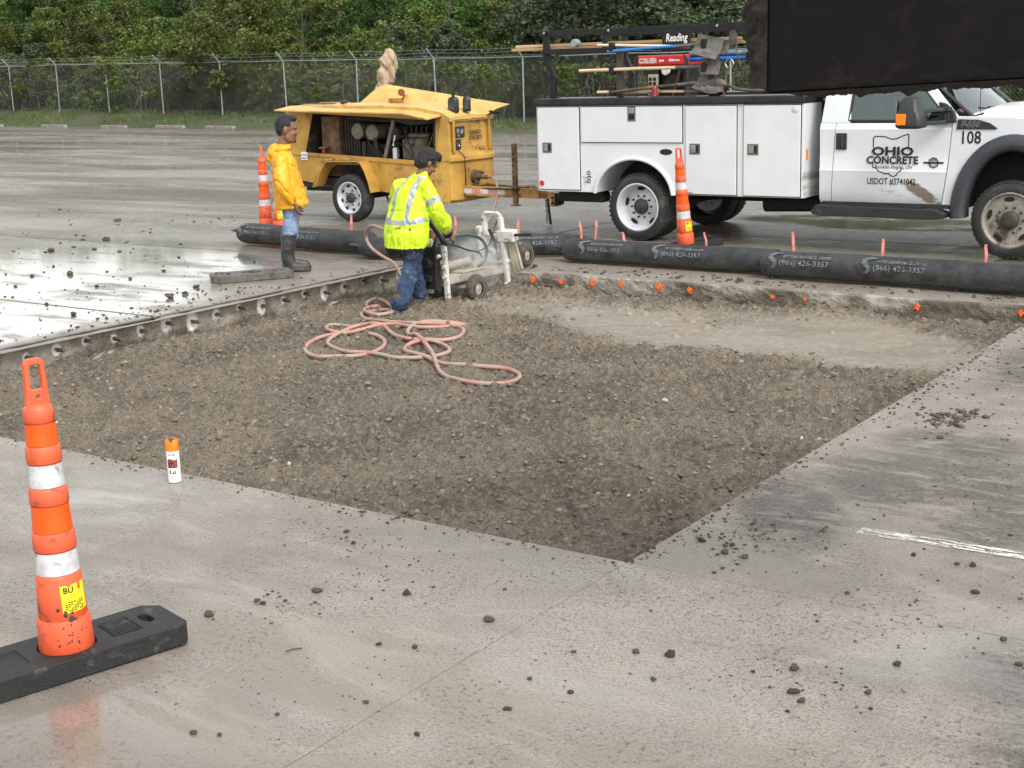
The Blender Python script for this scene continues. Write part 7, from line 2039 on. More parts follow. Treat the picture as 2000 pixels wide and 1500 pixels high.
for k, (x, y, w, lab_) in enumerate(((1.62, 0.42, .075, 'broad black oil bottle on the compressor roof'), (1.70, 0.62, .055, 'slim black oil bottle behind the broad one on the compressor'))):
    b = on_comp('oil_bottle', x, y, 1.535, lab_, 'bottle', 'oil bottles on the compressor', 0.5 if k else 0.2)
    s = MB(); rg = []
    for (z, a, c_) in ((-.01, w, .045), (.0, w, .05), (.15, w, .05), (.185, w * .8, .04), (.20, .02, .02), (.235, .02, .02), (.237, .024, .024), (.262, .024, .024)):
        rg.append([(a * math.copysign(abs(math.cos(t_)) ** .6, math.cos(t_)), c_ * math.copysign(abs(math.sin(t_)) ** .6, math.sin(t_)), z) for t_ in [2 * math.pi * q / 16 for q in range(16)]])
    s.loft(rg); bb = s.build('bottle_body', M('bottle_black_%d' % k, (0.018, 0.02, 0.02), 0.35, var=.2), b, smooth=True, auto=50)
    s = MB().box(-w * .6, w * .6, -.052, -.0505, .03, .12); s.build('bottle_label', M('bottle_label_%d' % k, (0.05, .055, .05), .5, var=.6, scale=30), b)
fl_ = on_comp('flashlight', -0.25, 0.30, 1.685, 'black flashlight lying on the compressor roof', 'flashlight', None, -.5)
s = MB().lathe([(0, -.10), (.03, -.10), (.032, -.04), (.022, -.02), (.02, .10), (0, .10)], (0, 0, 0), 'x', 14); s.build('torch_barrel', MAT_BLK, fl_, smooth=True)
s = MB().lathe([(0, -.102), (.026, -.102), (.026, -.099)], (0, 0, 0), 'x', 14); s.build('torch_lens', MAT_CHROME, fl_)
for k, (x, y, l, rz) in enumerate(((-0.95, .4, .42, .05), (-0.78, .55, .36, .25), (-.6, .34, .25, -.1), (-.85, .75, .5, .1))):
    b = on_comp('wood_scrap', x, y, 1.668, 'splintered wood scrap on the compressor roof', 'wood scrap', 'wood scraps on the compressor roof', rz)
    s = MB().prism([(-l / 2, -.02), (l / 2, -.012), (l / 2 + .03, .0), (l / 2 - .02, .014), (-l / 2, .018)], -.012, .006, 'xy'); s.build('stick', MAT_LATH if k % 2 else MAT_RUST, b)
# compressor hose down to the ground and away behind the socks
hp2 = [CMX @ Vector(p) for p in ((1.92, .74, .62), (2.02, .72, .62), (2.18, .60, .52), (2.30, .40, .34), (2.42, .1, .17), (2.58, -.25, .06), (2.85, -.45, .03), (3.3, -.62, .025), (3.9, -.7, .025), (4.3, -.95, .025))]
s = MB().tube(catmull(hp2, 6), 0.018, 8); h2 = s.build('supply_hose', MAT_HOSE, smooth=True, auto=80); tag(h2, 'reddish supply hose hanging from the compressor outlet valve', 'hose')

# ------------------------------------------------------------------ canvas-hooded post behind the compressor
def ell(s, c, rx, ry, rz, n=12, m=8, rot=None):
    c = Vector(c); base = []
    for i in range(1, m):
        ph = math.pi * i / m
        base.append([(rot @ Vector((rx * math.sin(ph) * math.cos(2 * math.pi * k / n), ry * math.sin(ph) * math.sin(2 * math.pi * k / n), rz * math.cos(ph))) if rot else Vector((rx * math.sin(ph) * math.cos(2 * math.pi * k / n), ry * math.sin(ph) * math.sin(2 * math.pi * k / n), rz * math.cos(ph)))) + c for k in range(n)])
    s.loft(base); return s
def fuse(name, s, voxel, mats, parent=None, smooth=4, wr=None):
    """fuse overlapping closed shells into one continuous skin"""
    me = bpy.data.meshes.new(name); me.from_pydata(s.v, [], s.f)
    bm = bmesh.new(); bm.from_mesh(me); bmesh.ops.recalc_face_normals(bm, faces=bm.faces); bm.to_mesh(me); bm.free()
    o = bpy.data.objects.new(name, me); COL.objects.link(o)
    r = o.modifiers.new('r', 'REMESH'); r.mode = 'VOXEL'; r.voxel_size = voxel
    if smooth:
        q = o.modifiers.new('s', 'SMOOTH'); q.factor = 0.5; q.iterations = smooth
    dg = bpy.context.evaluated_depsgraph_get()
    m2 = bpy.data.meshes.new_from_object(o.evaluated_get(dg))
    bpy.data.objects.remove(o); bpy.data.meshes.remove(me)
    n = len(m2.vertices); co = np.empty(n * 3, dtype=np.float32); m2.vertices.foreach_get('co', co); co = co.reshape(-1, 3).astype(float)
    if wr is not None:
        nr = np.empty(n * 3, dtype=np.float32); m2.vertices.foreach_get('normal', nr); nr = nr.reshape(-1, 3)
        co = co + nr * wr(co)[:, None]
        m2.vertices.foreach_set('co', co.astype(np.float32).ravel()); m2.update()
    m2.materials.clear()
    for mm in (mats if isinstance(mats, (list, tuple)) else [mats]): m2.materials.append(mm)
    return link(name, m2, None, parent, True)
def face_centres(me):
    c = np.empty(len(me.polygons) * 3, dtype=np.float32); me.polygons.foreach_get('center', c); return c.reshape(-1, 3)
wp = empty('hooded_post', (-1.98, 24.4, 0), 0.0, 'post hooded in crumpled tan canvas standing behind the compressor', 'post')
s = MB().tube([(0, 0, 0), (0.0, 0, 2.2)], 0.05, 10); s.build('steel_post', MAT_GALV, wp, smooth=True)
s = MB().loft([[(cx + rx * math.cos(2 * math.pi * k / 16), ry * math.sin(2 * math.pi * k / 16), z) for k in range(16)] for (z, cx, rx, ry) in ((1.0, -.06, .15, .14), (1.5, -.05, .14, .13), (1.80, -.04, .13, .11), (1.90, .0, .12, .10), (1.98, .03, .16, .13), (2.15, .04, .17, .14), (2.30, .06, .15, .11), (2.40, .07, .10, .08), (2.47, .08, .04, .04))])
fuse('canvas_hood', s, 0.02, M('tan_canvas', (0.40, 0.29, 0.185), 0.6, var=0.25, scale=5), wp, 2, lambda p: 0.075 * (0.3 - np.abs(fbm(p * np.array([7, 7, 3.0]) + 1.3 * p[:, 2:3], 2, 4))) + 0.03 * fbm(p * np.array([11, 11, 5]), 2, 8))

# ------------------------------------------------------------------ lot-edge debris
MAT_STOP = M('old_concrete', (0.24, 0.22, 0.19), 0.85, var=0.25, scale=4, bump=0.3, bscale=30)
for k, off in ((31.5, -2.0), (26.0, -2.1), (21.0, -2.3), (17.0, -2.3), (13.6, -2.4)):
    p = fxy(k, off)
    o = MB().prism([(-.9, 0), (.9, 0), (.86, .13), (-.86, .13)], -.09, .09).build('wheel_stop', MAT_STOP, bevel=0.015)
    o.location = (p.x, p.y, verge_z(k, off) - 0.02); o.rotation_euler = (0, 0, math.atan2(FD.y, FD.x) + random.uniform(-.05, .05))
    tag(o, 'weathered concrete wheel stop at the lot edge below the fence', 'wheel stop', 'wheel stops along the fence')
v, f = rock_verts(0.28, 91, 0.45, 2); v += (0.06 * fbm(v * 9, 2, 3))[:, None]
o = link('plastic_bag', np_mesh('plastic_bag', v, f), MAT_CANW); p = fxy(30.5, -3.2); o.location = (p.x, p.y, 0.12); tag(o, 'crumpled white plastic bag by the lot edge', 'litter')

# ================================================================== DOWEL DRILL
MAT_DWHITE = M('chipped_white_drill', (0.62, 0.60, 0.55), 0.5, var=0.15, scale=8, dirt=(0.16, 0.14, 0.11), dirt_amt=0.30, dirt_scale=9)
MAT_DDUST = M('dusty_drill_steel', (0.34, 0.31, 0.265), 0.7, var=0.25, scale=7, dirt=(0.12, 0.10, 0.08), dirt_amt=0.28, dirt_scale=8)
MAT_DTYRE = M('muddy_small_tyre', (0.085, 0.072, 0.056), 0.85, var=0.4, scale=8, bump=0.6, bscale=50, dirt=(0.03, 0.028, 0.026), dirt_amt=0.4, dirt_scale=7)
_p = AB(-5.62, 6.45, -0.21)
drill = empty('dowel_drill', _p, PIT_A, 'dusty white wheeled dowel drill working at the pit edge', 'drill')
# local x along the slab edge, y toward the slab, z up from the pit floor
def small_wheel(x, y, z, r, w, parent, ax='x'):
    root = bpy.data.objects.new('wheel', None); COL.objects.link(root); root.parent = parent; root.location = (x, y, z)
    s = MB().lathe([(r * .45, -w / 2), (r * .8, -w / 2 - .008), (r * .96, -w * .36), (r, -w * .12), (r, w * .12), (r * .96, w * .36), (r * .8, w / 2 + .008), (r * .45, w / 2)], (0, 0, 0), ax, 28); s.build('tyre', MAT_DTYRE, root, smooth=True, auto=60)
    s = MB().lathe([(0, -w * .55), (r * .14, -w * .55), (r * .16, -w * .3), (r * .46, -w * .28), (r * .46, w * .28), (r * .16, w * .3), (0, w * .5)], (0, 0, 0), ax, 18); s.build('rim', MAT_DDUST, root, smooth=True)
    return root
small_wheel(0.16, -0.10, 0.135, 0.145, 0.085, drill)
small_wheel(-0.34, -0.10, 0.135, 0.145, 0.085, drill)
small_wheel(0.06, 0.95, 0.34, 0.13, 0.075, drill)
s = MB().tube([(-0.32, -0.10, 0.135), (0.16, -0.10, 0.135)], 0.02, 8).bar((-.1, -.10, .14), (-.1, .30, .20), .06, .05); s.build('axle', MAT_DDUST, drill)
# main beam pair and feed cylinder
s = MB().bar((-0.06, -0.32, 0.24), (-0.06, 0.66, 0.23), 0.13, 0.085); s.build('slide_beam', MAT_DDUST, drill, bevel=0.008)
s = MB().box(-0.13, 0.01, -0.12, 0.30, 0.284, 0.30); s.build('slide_cover', M('drill_cream_cover', (0.46, 0.42, 0.33), .6, var=.25, scale=9), drill, bevel=0.004)
s = MB().tube([(-0.10, -0.30, 0.36), (-0.10, 0.16, 0.38)], 0.042, 14).tube([(-0.10, 0.16, 0.38), (-0.10, 0.34, 0.388)], 0.014, 8).box(-0.16, -0.04, 0.14, 0.17, 0.30, 0.45); s.build('feed_cylinder', MAT_DDUST, drill, smooth=True, auto=35)
# rear control frame by the operator
s = MB().bar((-0.02, -0.34, 0.02), (-0.05, -0.34, 0.60), 0.05, 0.045).bar((-0.22, -0.36, 0.10), (-0.20, -0.36, 0.66), 0.045, 0.045); s.build('rear_upright', MAT_DWHITE, drill, bevel=0.006)
s = MB().bar((-0.02, -0.335, 0.60), (-0.02, -0.60, 0.86), 0.03, 0.03).tube([(-0.02, -.58, .84), (0.02, -.70, .93)], 0.018, 8).bar((-0.22, -.36, .66), (-.22, -.58, .84), .03, .03).tube([(-.22, -.57, .83), (-.24, -.68, .92)], .018, 8); s.build('handlebar', MAT_CHAS, drill)
s = MB().box(-0.26, -0.08, -0.46, -0.37, 0.16, 0.58).lathe([(0, -.02), (.05, -.02), (.06, .02), (.06, .12)], (-.16, -.50, .42), 'y', 14).tube([(-.12, -.42, .58), (-.10, -.38, .70), (-.04, -.36, .62)], .018, 8).tube([(-.2, -.44, .5), (-.26, -.42, .62), (-.22, -.36, .7)], .016, 8).box(-.20, -.12, -.50, -.44, .24, .30); s.build('valve_block', MAT_CHAS, drill, bevel=0.006)
for q, (x, z) in enumerate(((-.02, .50), (-.03, .38), (-.03, .28), (-.2, .30))):
    s = MB().lathe([(0, -.03), (.022, -.03), (.022, .0)], (x, -.36, z), 'y', 10); s.build('fitting', MAT_DWHITE, drill)
s = MB().bar((-.16, -.40, .44), (-.05, -.42, .50), .04, .03); s.build('lever', MAT_DWHITE, drill)
# tall front mast straddling the slab edge
mast = bpy.data.objects.new('drill_mast', None); COL.objects.link(mast); mast.parent = drill; mast.location = (-0.06, 0.68, -0.06); mast.rotation_euler = (math.radians(9), 0, 0); mast.scale = (1.25, 1.25, 1.0)
s = MB().bar((-0.10, 0, 0.10), (-0.10, 0, 0.86), 0.035, 0.05).bar((0.07, 0, 0.02), (0.07, 0, 0.86), 0.035, 0.05); s.build('mast_rail', MAT_DWHITE, mast, bevel=0.005)
s = MB().tube([(-.10, 0, .78), (-.10, 0, .88), (-.075, 0, .905), (.045, 0, .905), (.07, 0, .88), (.07, 0, .78)], .016, 8); s.build('lifting_handle', MAT_DWHITE, mast, smooth=True)
s = MB().box(-.13, .10, -.02, .03, .62, .67).box(-.13, .10, -.02, .03, .36, .40); s.build('mast_brace', MAT_DWHITE, mast, bevel=0.008); s = MB().box(.03, .20, -.03, .05, .60, .72); s.build('mast_bracket', MAT_DWHITE, mast, bevel=0.008)
s = MB().lathe([(0, -.10), (.04, -.10), (.05, -.07), (.05, .05), (.035, .07)], (-.02, 0, .50), 'y', 16); s.build('drill_motor', MAT_DDUST, mast, smooth=True)
s = MB().box(-.085, .052, -.006, .012, .05, .52); s.build('mast_plate', MAT_DDUST, mast)
s = MB().bar((-.145, -.03, .30), (-.145, -.03, .74), .03, .04).box(-.165, -.12, -.05, .0, .70, .76); s.build('guide_bar', MAT_DWHITE, mast, bevel=.004)
s = MB().tube([(.02, -.04, .40), (.02, -.05, .60), (-.03, -.04, .74)], .014, 8); s.build('mast_hose', MAT_INK, mast, smooth=True)
s = MB().bar((.12, .04, .66), (.15, .06, .26), .07, .06).bar((.17, .03, .60), (.20, .05, .28), .02, .03); s.build('dust_chute', M('chute_tan', (.40, .36, .27), .6, var=.3), mast, bevel=.01)
s = MB().tube([(.18, 0, .67), (.36, .0, .69)], .016, 8); s.build('grip_handle', MAT_RUBBER, mast)
s = MB().lathe([(0, .0), (.045, .0), (.05, .02), (.05, .05), (.0, .055)], (.10, -.02, .10), 'z', 14).bar((-.05, -.03, .02), (-.02, -.02, .24), .025, .03).box(-.15, -.02, -.05, .02, .10, .16); s.build('clamp_foot', MAT_DWHITE, mast, bevel=.004)
s = MB().tube([(-.06, .30, .15), (-.06, .70, .15)], .013, 8); s.build('drill_steel', MAT_GALV, drill, smooth=True)
s = MB().bar((-.18, .55, .0), (-.14, .60, .25), .05, .04).prism([(.46, .0), (.62, .0), (.58, .16), (.50, .16)], -.2, -.1, 'yz'); s.build('support_leg', MAT_DDUST, drill)
# drill hoses
dh = M('green_hose', (0.03, 0.075, 0.06), 0.5, var=.2)
for nm, mt, pts, r in (('air_line', dh, [(-.06, -.36, .62), (-.04, -.20, .66), (-.02, .02, .66), (.0, .22, .60), (.02, .30, .48), (.01, .26, .36), (-.04, .2, .30)], .016),
                       ('control_line', MAT_INK, [(-.1, -.36, .60), (-.06, -.18, .58), (-.04, .05, .50), (-.02, .20, .46), (-.02, .26, .40)], .009),
                       ('strap', MAT_INK, [(-.02, .18, .47), (.02, .34, .52), (-.02, .52, .70), (-.05, .64, .80)], .006)):
    s = MB().tube(catmull(pts, 6), r, 7); s.build(nm, mt, drill, smooth=True)
# the rock dust it blows out
def dust():
    m = bpy.data.materials.new('rock_dust'); m.use_nodes = True
    t = m.node_tree; t.nodes.clear(); o = t.nodes.new('ShaderNodeOutputMaterial')
    co = nd(t, 'ShaderNodeTexCoord').outputs['Object']
    n = noise(t, co, 3.2, 5, .6, .6)
    l = nd(t, 'ShaderNodeVectorMath', {0: co}, operation='LENGTH').outputs['Value']
    den = mth(t, 'MULTIPLY', mth(t, 'MULTIPLY', ramp(t, n, .36, .66), ramp(t, l, 1.0, .25)), 5.0)
    v = nd(t, 'ShaderNodeVolumePrincipled', {'Color': (.93, .93, .92, 1), 'Density': den})
    t.links.new(v.outputs[0], o.inputs['Volume'])
    return m
bm = bmesh.new(); bmesh.ops.create_icosphere(bm, subdivisions=3, radius=1.0); me = bpy.data.meshes.new('dust_cloud'); bm.to_mesh(me); bm.free()
du = link('dust_cloud', me, dust()); p = AB(-5.72, 6.75, 0.12); du.location = p; du.rotation_euler = (0, 0, PIT_A); du.scale = (.36, .55, .36)
tag(du, 'pale rock dust drifting round the dowel drill', 'dust', kind='stuff')

# ================================================================== PEOPLE
MAT_SKIN = M('brown_skin', (0.20, 0.098, 0.055), 0.5, var=0.12, scale=14)
MAT_HAIR = M('black_hair', (0.010, 0.009, 0.008), 0.55, var=0.3, scale=60, bump=0.8, bscale=180)
MAT_COAT = M('yellow_raincoat', (0.80, 0.36, 0.010), 0.42, var=0.10, scale=4, bump=0.25, bscale=22, dirt=(0.62, 0.26, 0.015), dirt_amt=0.2, dirt_scale=6)
MAT_JEAN1 = M('faded_jeans', (0.20, 0.28, 0.40), 0.85, var=0.30, scale=7, bump=0.4, bscale=60, dirt=(0.38, 0.44, 0.52), dirt_amt=0.25, dirt_scale=8)
MAT_JEAN2 = M('dark_blue_jeans', (0.022, 0.042, 0.095), 0.85, var=0.5, scale=8, bump=0.4, bscale=60, dirt=(0.14, 0.16, 0.19), dirt_amt=0.24, dirt_scale=9)
MAT_BOOT = M('muddy_rubber_boot', (0.035, 0.036, 0.038), 0.45, var=0.3, scale=6, dirt=(0.10, 0.092, 0.080), dirt_amt=0.34, dirt_scale=6)
MAT_SHOE = M('muddy_work_boot', (0.075, 0.066, 0.055), 0.85, var=0.35, scale=10, bump=.5, bscale=50)
MAT_LIME = M('lime_hivis', (0.54, 0.75, 0.018), 0.55, var=0.06, scale=4, bump=0.3, bscale=22, dirt=(0.45, 0.62, 0.02), dirt_amt=0.15, dirt_scale=7)
MAT_SILVER = M('silver_tape', (0.34, 0.36, 0.38), 0.4, 0.2, var=0.08, scale=12)
MAT_BLKCLOTH = M('black_cloth', (0.012, 0.012, 0.014), 0.85, var=0.2)
MAT_EYEW = M('eye_white', (0.30, 0.27, 0.25), .3, var=.02)

def limb(s, pts, rad, per=5, n=12):
    P = catmull(pts, per); m = len(P) - 1; R_ = []
    for i in range(len(P)):
        t_ = i / m * (len(rad) - 1); k = min(int(t_), len(rad) - 2); R_.append(rad[k] + (rad[k + 1] - rad[k]) * (t_ - k))
    s.tube(P, R_, n)
    ell(s, P[0], rad[0], rad[0], rad[0]); ell(s, P[-1], rad[-1], rad[-1], rad[-1])
    return s
def hand(s, w, fwd, down, side, k=1.0, curl=0.6):
    """palm at wrist w, fingers run along 'down' and curl toward 'fwd'; thumb on the 'side' flank"""
    w, fwd, down, side = Vector(w), Vector(fwd).normalized(), Vector(down).normalized(), Vector(side).normalized()
    c = w + down * 0.05 * k
    lat = down.cross(fwd).normalized()
    for q in range(4):
        a = w + down * .015 * k + lat * ((q - 1.5) * .017 * k); b = w + down * .088 * k + lat * ((q - 1.5) * .021 * k)
        s.tube([a, b], [.014 * k, .0125 * k], 8)
        L_ = (.072, .08, .076, .06)[q] * k
        p1 = b + (down * math.cos(curl * .5) + fwd * math.sin(curl * .5)) * L_ * .45
        p2 = p1 + (down * math.cos(curl * 1.3) + fwd * math.sin(curl * 1.3)) * L_ * .33
        p3 = p2 + (down * math.cos(curl * 2.0) + fwd * math.sin(curl * 2.0)) * L_ * .25
        s.tube([b - down * .01, b, p1, p2, p3], [.0115 * k, .0115 * k, .010 * k, .009 * k, .007 * k], 8)
    t0 = w + down * .03 * k + side * .022 * k; t1 = t0 + (down * .6 + side * .5 + fwd * .4).normalized() * .04 * k; t2 = t1 + (down * .8 + fwd * .55).normalized() * .034 * k
    s.tube([t0 - side * .012, t0, t1, t2], [.015 * k, .015 * k, .012 * k, .009 * k], 8)
    ell(s, c, .02 * k, .02 * k, .045 * k, rot=None)
    return s
def head(s, M_, k=1.0):
    """head facing +x, centre of skull at the origin of M_; returns transform helper"""
    def T(x, y, z): return M_ @ Vector((x * k, y * k, z * k))
    R3 = M_.to_3x3()
    ell(s, T(-.012, 0, .035), .102 * k, .080 * k, .098 * k, 16, 12, R3)       # skull
    ell(s, T(.020, 0, -.045), .070 * k, .064 * k, .085 * k, 14, 10, R3)       # face
    ell(s, T(.046, 0, -.100), .036 * k, .042 * k, .030 * k, 12, 8, R3)        # chin
    for y in (-.042, .042): s.tube([T(-.01, y * 1.25, -.055), T(.04, y * .8, -.105)], [.028 * k, .024 * k], 8)   # jaw
    ell(s, T(.075, 0, .022), .022 * k, .055 * k, .018 * k, 12, 8, R3)         # brow
    for y in (-.035, .035): ell(s, T(.068, y, -.030), .022 * k, .024 * k, .022 * k, 10, 8, R3)   # cheeks
    s.tube([T(.082, 0, .010), T(.098, 0, -.024), T(.096, 0, -.038)], [.010 * k, .015 * k, .014 * k], 8)   # nose
    for y in (-.014, .014): ell(s, T(.088, y, -.038), .012 * k, .010 * k, .009 * k, 8, 6, R3)
    ell(s, T(.080, 0, -.066), .013 * k, .026 * k, .007 * k, 10, 6, R3); ell(s, T(.077, 0, -.079), .013 * k, .023 * k, .008 * k, 10, 6, R3)   # lips
    for y in (-1, 1): ell(s, T(-.012, y * .080, -.010), .020 * k, .012 * k, .034 * k, 10, 8, R3)  # ears
    return T
def crease(p, amp, sc, seed, w=0.10):
    """sharp valleys along wandering lines, as in stiff cloth"""
    q = p * np.array(sc)
    return -amp * np.exp(-(fbm(q, 2, seed) / w) ** 2) - 0.6 * amp * np.exp(-(fbm(q * 1.7 + 5, 2, seed + 3) / w) ** 2)
def fold(amp, sc, seed):
    return lambda p: amp * (np.abs(fbm(p * np.array(sc), 3, seed)) * -1.0 + 0.35) + amp * 0.35 * fbm(p * np.array(sc) * 2.3, 2, seed + 7)

# ---------------- man in the yellow raincoat
man = empty('person', (-2.385, 15.38, 0.0), math.radians(4), 'man in yellow hooded raincoat, faded jeans and black rubber boots standing still', 'person')
s = MB()
HM = Matrix.Translation((0.045, 0, 1.530)) @ Matrix.Rotation(math.radians(5), 4, 'Y')
HT = head(s, HM, 1.13)
limb(s, [(-.03, 0, 1.26), (-.012, 0, 1.36), (.01, 0, 1.44)], [.075, .062, .06])
limb(s, [(-.0, 0, .86), (0, 0, 1.0), (-.02, 0, 1.22)], [.13, .12, .10])
ell(s, (-.02, 0, 1.17), .10, .19, .12)
for sg in (-1, 1):
    limb(s, [(-.03, sg * .175, 1.20), (-.01, sg * .225, .98), (.06 + (.02 if sg < 0 else 0), sg * .215, .775)], [.050, .042, .030])
    hand(s, (.065 + (.02 if sg < 0 else 0), sg * .213, .765), (.6, -sg * .3, 0), (.28, -sg * .05, -1), (1, 0, 0), 1.05, .7)
    limb(s, [(.01, sg * .085, .84), (.012, sg * .09, .50), (-.012, sg * .095, .12)], [.078, .058, .045])
    limb(s, [(-.03, sg * .095, .07), (.14, sg * .10, .045)], [.042, .036])
fuse('body', s, 0.008, MAT_SKIN, man, 3)
s = MB()
def skull_cap(k, zlim, fr): pass
R3 = HM.to_3x3()
ell(s, HM @ Vector((-.018, 0, .050)), .118, .096, .110, 18, 14, R3); ell(s, HM @ Vector((-.052, 0, .005)), .076, .088, .085, 16, 12, R3); ell(s, HM @ Vector((.042, 0, .122)), .062, .074, .036, 14, 10, R3)
hr = fuse('hair', s, 0.007, MAT_HAIR, man, 3, lambda p: 0.002 * fbm(p * 80, 2, 3))
bm = bmesh.new(); bm.from_mesh(hr.data); Hi = HM.inverted()
dl = [v for v in bm.verts if (lambda q: (q.x > .045 and q.z < .088) or (q.z < -.02 and q.x > -.06) or q.z < -.072 or (q.x > -.02 and q.z < .035))(Hi @ v.co)]
bmesh.ops.delete(bm, geom=dl, context='VERTS'); bm.to_mesh(hr.data); bm.free()
for y in (-.033, .033):
    s = ell(MB(), HM @ Vector((.087, y * 1.1, -.001)), .009, .012, .006); ey = s.build('eye', MAT_EYEW, man, smooth=True)
    s = ell(MB(), HM @ Vector((.0945, y * 1.1, -.001)), .003, .006, .0055); s.build('iris', MAT_INK, ey)
    s = MB().tube([HM @ Vector((.104, y * .45, .020)), HM @ Vector((.104, y * 1.05, .026)), HM @ Vector((.088, y * 1.75, .018))], [.004, .006, .003], 6); s.build('eyebrow', MAT_HAIR, man)
s = ell(MB(), HM @ Vector((.085, 0, -.118)), .018, .026, .020, rot=R3); s.build('goatee', MAT_HAIR, man, smooth=True)
s = MB().tube([HM @ Vector((.086, -.032, -.070)), HM @ Vector((.102, 0, -.062)), HM @ Vector((.086, .032, -.070))], [.003, .005, .003], 6); s.build('moustache', MAT_HAIR, man)
# coat with sleeves and hood down
s = MB()
def ring(z, cx, rx, ry, n=24, tilt=0.0): return [Vector((cx + rx * math.cos(2 * math.pi * k / n), ry * math.sin(2 * math.pi * k / n), z + tilt * math.cos(2 * math.pi * k / n))) for k in range(n)]
s.loft([ring(.695, .045, .185, .235, tilt=.02), ring(.74, .045, .188, .235), ring(.86, .030, .175, .225), ring(.98, .012, .160, .218), ring(1.10, -.005, .150, .215), ring(1.19, -.018, .138, .205), ring(1.26, -.028, .115, .165), ring(1.31, -.022, .088, .108), ring(1.375, .0, .086, .098)])
for sg in (-1, 1):
    limb(s, [(-.03, sg * .165, 1.205), (-.025, sg * .245, 1.03), (.0, sg * .262, .93), (.045, sg * .245, .845), (.072, sg * .225, .795)], [.080, .084, .082, .072, .062], 5, 14)
ell(s, (-.125, 0, 1.29), .060, .125, .075, rot=Matrix.Rotation(math.radians(25), 3, 'Y')); ell(s, (-.085, 0, 1.345), .07, .115, .045); ell(s, (-.165, 0, 1.235), .035, .08, .05)
limb(s, [(.07, -.07, 1.34), (.0, -.11, 1.335), (-.09, -.09, 1.33)], [.018, .022, .032]); limb(s, [(.07, .07, 1.34), (.0, .11, 1.335), (-.09, .09, 1.33)], [.018, .022, .032])
coat = fuse('raincoat', s, 0.010, MAT_COAT, man, 3, lambda p: 0.017 * (0.28 - np.abs(fbm(p * np.array([8, 8, 2.0]) + np.array([0, 0, 0.5]) * p[:, :1] * 8, 3, 12))) + crease(p + p[:, [2, 0, 1]] * 0.35, 0.012, (4.2, 4.2, 5.0), 71, 0.09))
s = MB().box(-.04, .16, -.246, -.238, .80, .815); 
s = MB().loft([[(-.06, -.255, .865), (.12, -.245, .875), (.12, -.25, .835), (-.06, -.26, .825)], [(-.06, -.235, .865), (.12, -.225, .875), (.12, -.23, .835), (-.06, -.24, .825)]])
s.build('pocket_flap', MAT_COAT, man, bevel=.006)
s = MB()
for sg in (-1, 1):
    limb(s, [(.02, sg * .085, .86), (.03, sg * .092, .62), (.02, sg * .095, .50), (.005, sg * .097, .36)], [.100, .088, .082, .074], 5, 14)
ell(s, (.01, 0, .84), .125, .17, .10)
fuse('jeans', s, 0.010, MAT_JEAN1, man, 2, lambda p: 0.014 * (0.3 - np.abs(fbm(p * np.array([7, 7, 9.0]), 3, 22))) + crease(p, 0.010, (5, 5, 8), 83, 0.10))
for sg in (-1, 1):
    s = MB()
    s.loft([[Vector((cx + rx * math.cos(2 * math.pi * k / 18), sg * .098 + ry * math.sin(2 * math.pi * k / 18), z)) for k in range(18)] for (z, cx, rx, ry) in ((.41, -.0, .088, .080), (.405, .0, .090, .082), (.30, -.012, .086, .078), (.18, -.030, .072, .066), (.11, -.022, .076, .064), (.05, -.02, .078, .058), (.01, -.02, .080, .056))])
    limb(s, [(-.03, sg * .098, .052), (.08, sg * .102, .056), (.165, sg * .106, .048)], [.055, .052, .044])
    s.prism([(-.10, sg * .098 - .045), (.0, sg * .098 - .05), (.12, sg * .104 - .055), (.20, sg * .106 - .035), (.225, sg * .108), (.20, sg * .106 + .035), (.12, sg * .104 + .055), (.0, sg * .098 + .05), (-.10, sg * .098 + .045)], .002, .03, 'xy')
    b = fuse('rubber_boot', s, 0.008, MAT_BOOT, man, 2, lambda p: 0.006 * fbm(p * np.array([8, 8, 14]), 2, 31))
    if sg > 0: b.location = (-.015, .02, 0)

# ---------------- worker at the drill
WFA = math.radians(51)
wk = empty('person', (-0.975, 13.76, -0.215), WFA, 'worker in lime high-visibility jacket and dark jeans bent over the drill', 'person')
s = MB()
HM = Matrix.Translation((0.265, -0.060, 1.437)) @ Matrix.Rotation(math.radians(-24), 4, 'Z') @ Matrix.Rotation(math.radians(36), 4, 'Y')
head(s, HM, 1.03)
limb(s, [(.155, -.01, 1.26), (.19, -.03, 1.32), (.225, -.045, 1.38)], [.055, .055, .056])
limb(s, [(-.02, 0, .82), (.03, 0, 1.0), (.11, 0, 1.19)], [.12, .11, .08])
ell(s, (.10, 0, 1.16), .08, .155, .10)
armR = [(.11, -.185, 1.22), (.10, -.315, .97), (.32, -.245, .74)]
armL = [(.13, .185, 1.22), (.20, .30, .97), (.36, .10, .76)]
for arm, sg in ((armR, -1), (armL, 1)):
    limb(s, arm, [.05, .043, .032])
    hand(s, arm[2], (0, -sg, -.4), (.85, 0, -.5), (0, -sg, .6), 1.0, .9)
legR = [(-.03, -.095, .82), (-.075, -.115, .47), (-.335, -.145, .11)]
legL = [(.0, .095, .82), (.17, .12, .49), (.27, .135, .11)]
for lg in (legR, legL):
    limb(s, lg, [.085, .062, .045]); a = Vector(lg[2]); limb(s, [a + Vector((-.02, 0, -.05)), a + Vector((.14, 0, -.065))], [.04, .035])
fuse('body', s, 0.008, MAT_SKIN, wk, 3)
s = MB(); R3 = HM.to_3x3()
ell(s, HM @ Vector((-.022, 0, .050)), .112, .096, .098, 18, 14, R3); ell(s, HM @ Vector((-.06, 0, -.01)), .075, .088, .09, 16, 12, R3); ell(s, HM @ Vector((.035, 0, .10)), .07, .08, .05, 14, 10, R3)
hr = fuse('hair', s, 0.008, MAT_HAIR, wk, 1, lambda p: 0.008 * fbm(p * 45, 3, 3))
